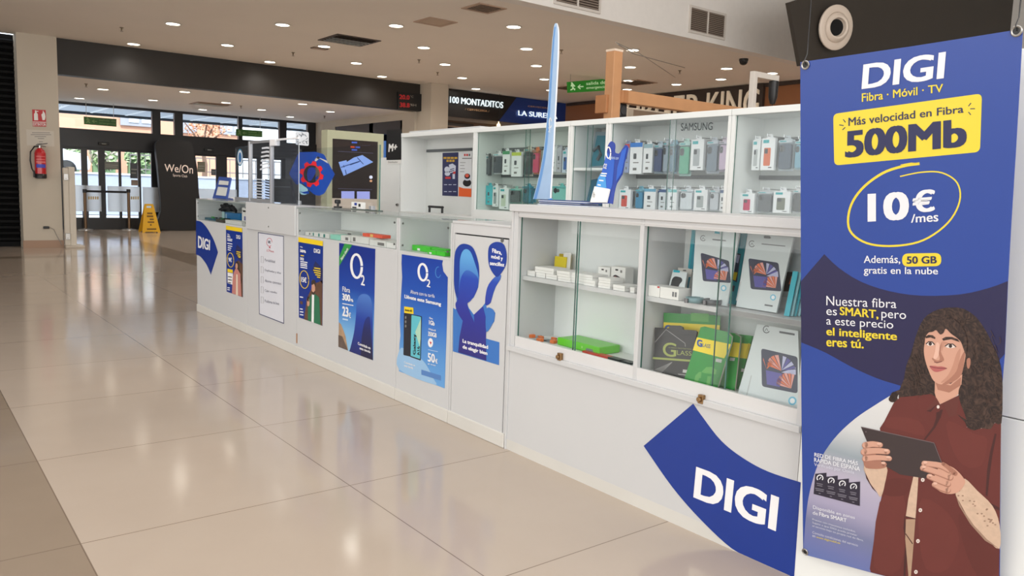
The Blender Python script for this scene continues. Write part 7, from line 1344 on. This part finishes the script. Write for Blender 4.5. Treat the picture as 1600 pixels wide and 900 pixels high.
bt('500Mb', [(1321.5, 205), (1511, 184), (1511, 229), (1320.5, 247)], ban_t, .05)
bt('10', [(1356, 302.5), (1420.7, 298.6), (1420.7, 343), (1356, 347)], ban_w, .045); bt('€', [(1426, 298), (1461.5, 295), (1461.5, 330), (1426, 333)], ban_w, .04); bt('/mes', [(1424, 335), (1466.5, 330.5), (1466.5, 346), (1424, 348)], ban_w, .02)
bt('Además,', [(1350, 399.5), (1407, 398.5), (1407, 413), (1350, 412.5)], ban_w, .015); bt('50 GB', [(1417, 400.5), (1464, 400), (1464, 411.5), (1417, 412.2)], ban_t, .03); bt('gratis en la nube', [(1350, 416.2), (1466, 418), (1466, 432), (1350, 431)], ban_w, .015)
for s_, x0, y0, x1, y1, hL, hR, c, bo in (('Nuestra fibra', 1291.5, 462, 1401, 467.5, 15, 14, ban_w, .0), ('es', 1291.5, 483, 1308, 484, 9, 9, ban_w, .0), ('SMART,', 1312.5, 479, 1373, 484.5, 15, 15, ban_y, .03), ('pero', 1377.5, 487, 1416, 489.5, 13.5, 13.5, ban_w, .0), ('a este precio', 1291.5, 495, 1396, 501.5, 16, 16, ban_w, .0), ('el inteligente', 1291.5, 511, 1402, 519, 16.5, 16.5, ban_y, .03), ('eres tú.', 1291.5, 527, 1350, 530.5, 14, 14, ban_y, .03)):
    bt(s_, [(x0, y0), (x1, y1), (x1, y1+hR), (x0, y0+hL)], c, bo)
sm = mat('banner small text', (214, 216, 228), .4)
bt('RED DE FIBRA MÁS', Zl((120, 66), (412, 126), (410, 158), (119, 98)), ban_w, .02); bt('RÁPIDA DE ESPAÑA', Zl((118, 98), (426, 160), (425, 198), (118, 134)), ban_w, .02); bt('Verificado por Ookla', Zl((118, 140), (385, 194), (385, 222), (118, 168)), sm, 0)
bt('Disponible en zonas', Zl((110, 425), (390, 498), (390, 524), (110, 456)), ban_w, 0); bt('de', Zl((108, 462), (142, 471), (142, 494), (108, 486)), ban_w, 0); bt('Fibra SMART', Zl((152, 470), (335, 514), (335, 540), (152, 496)), ban_w, .025)
for s_, y, w in (('Precios con impuestos incluidos.', 512, 290), ('Sujeto a que DIGI pueda prestar', 534, 300), ('el servicio bajo su propia red de fibra.', 556, 342), ('Consulta condiciones del servicio', 598, 304)): bt(s_, Zl((106, y), (106+w, y+w*.29), (106+w, y+w*.29+16), (106, y+16)), sm, 0)
bt('en', Zl((106, 624), (126, 629), (126, 642), (106, 637)), sm, 0); bt('www.digimobil.es', Zl((132, 630), (292, 672), (292, 690), (132, 648)), ban_y, 0)
mp.build('lettering', o, solid=False)
for i, (x, y, r) in enumerate(((1259, 101.5, .0125), (1589, 48.5, .0125), (1258.5, 862, .011))):
    c = BPl.at(x, y, .001); MB().lathe(c, [(r, 0), (r*1.02, .002), (r*.85, .0035), (r*.62, .0025), (r*.55, 0)], steel, 24, axis=BPl.n).build('grommet', o, smooth=True); MB().cyl(c, c+BPl.n*.0006, r*.6, blackp, n=18).build('grommet_hole', o)
    if i < 2: MB().tube([c+BPl.n*.004, c+Vector((-.004, .002, .012)), c+Vector((.004, 0, .03)), (c.x+.004, c.y, c.z+.06), (c.x+.004, c.y, 6.2)], .0016, blackp, 6).build('cord', o)
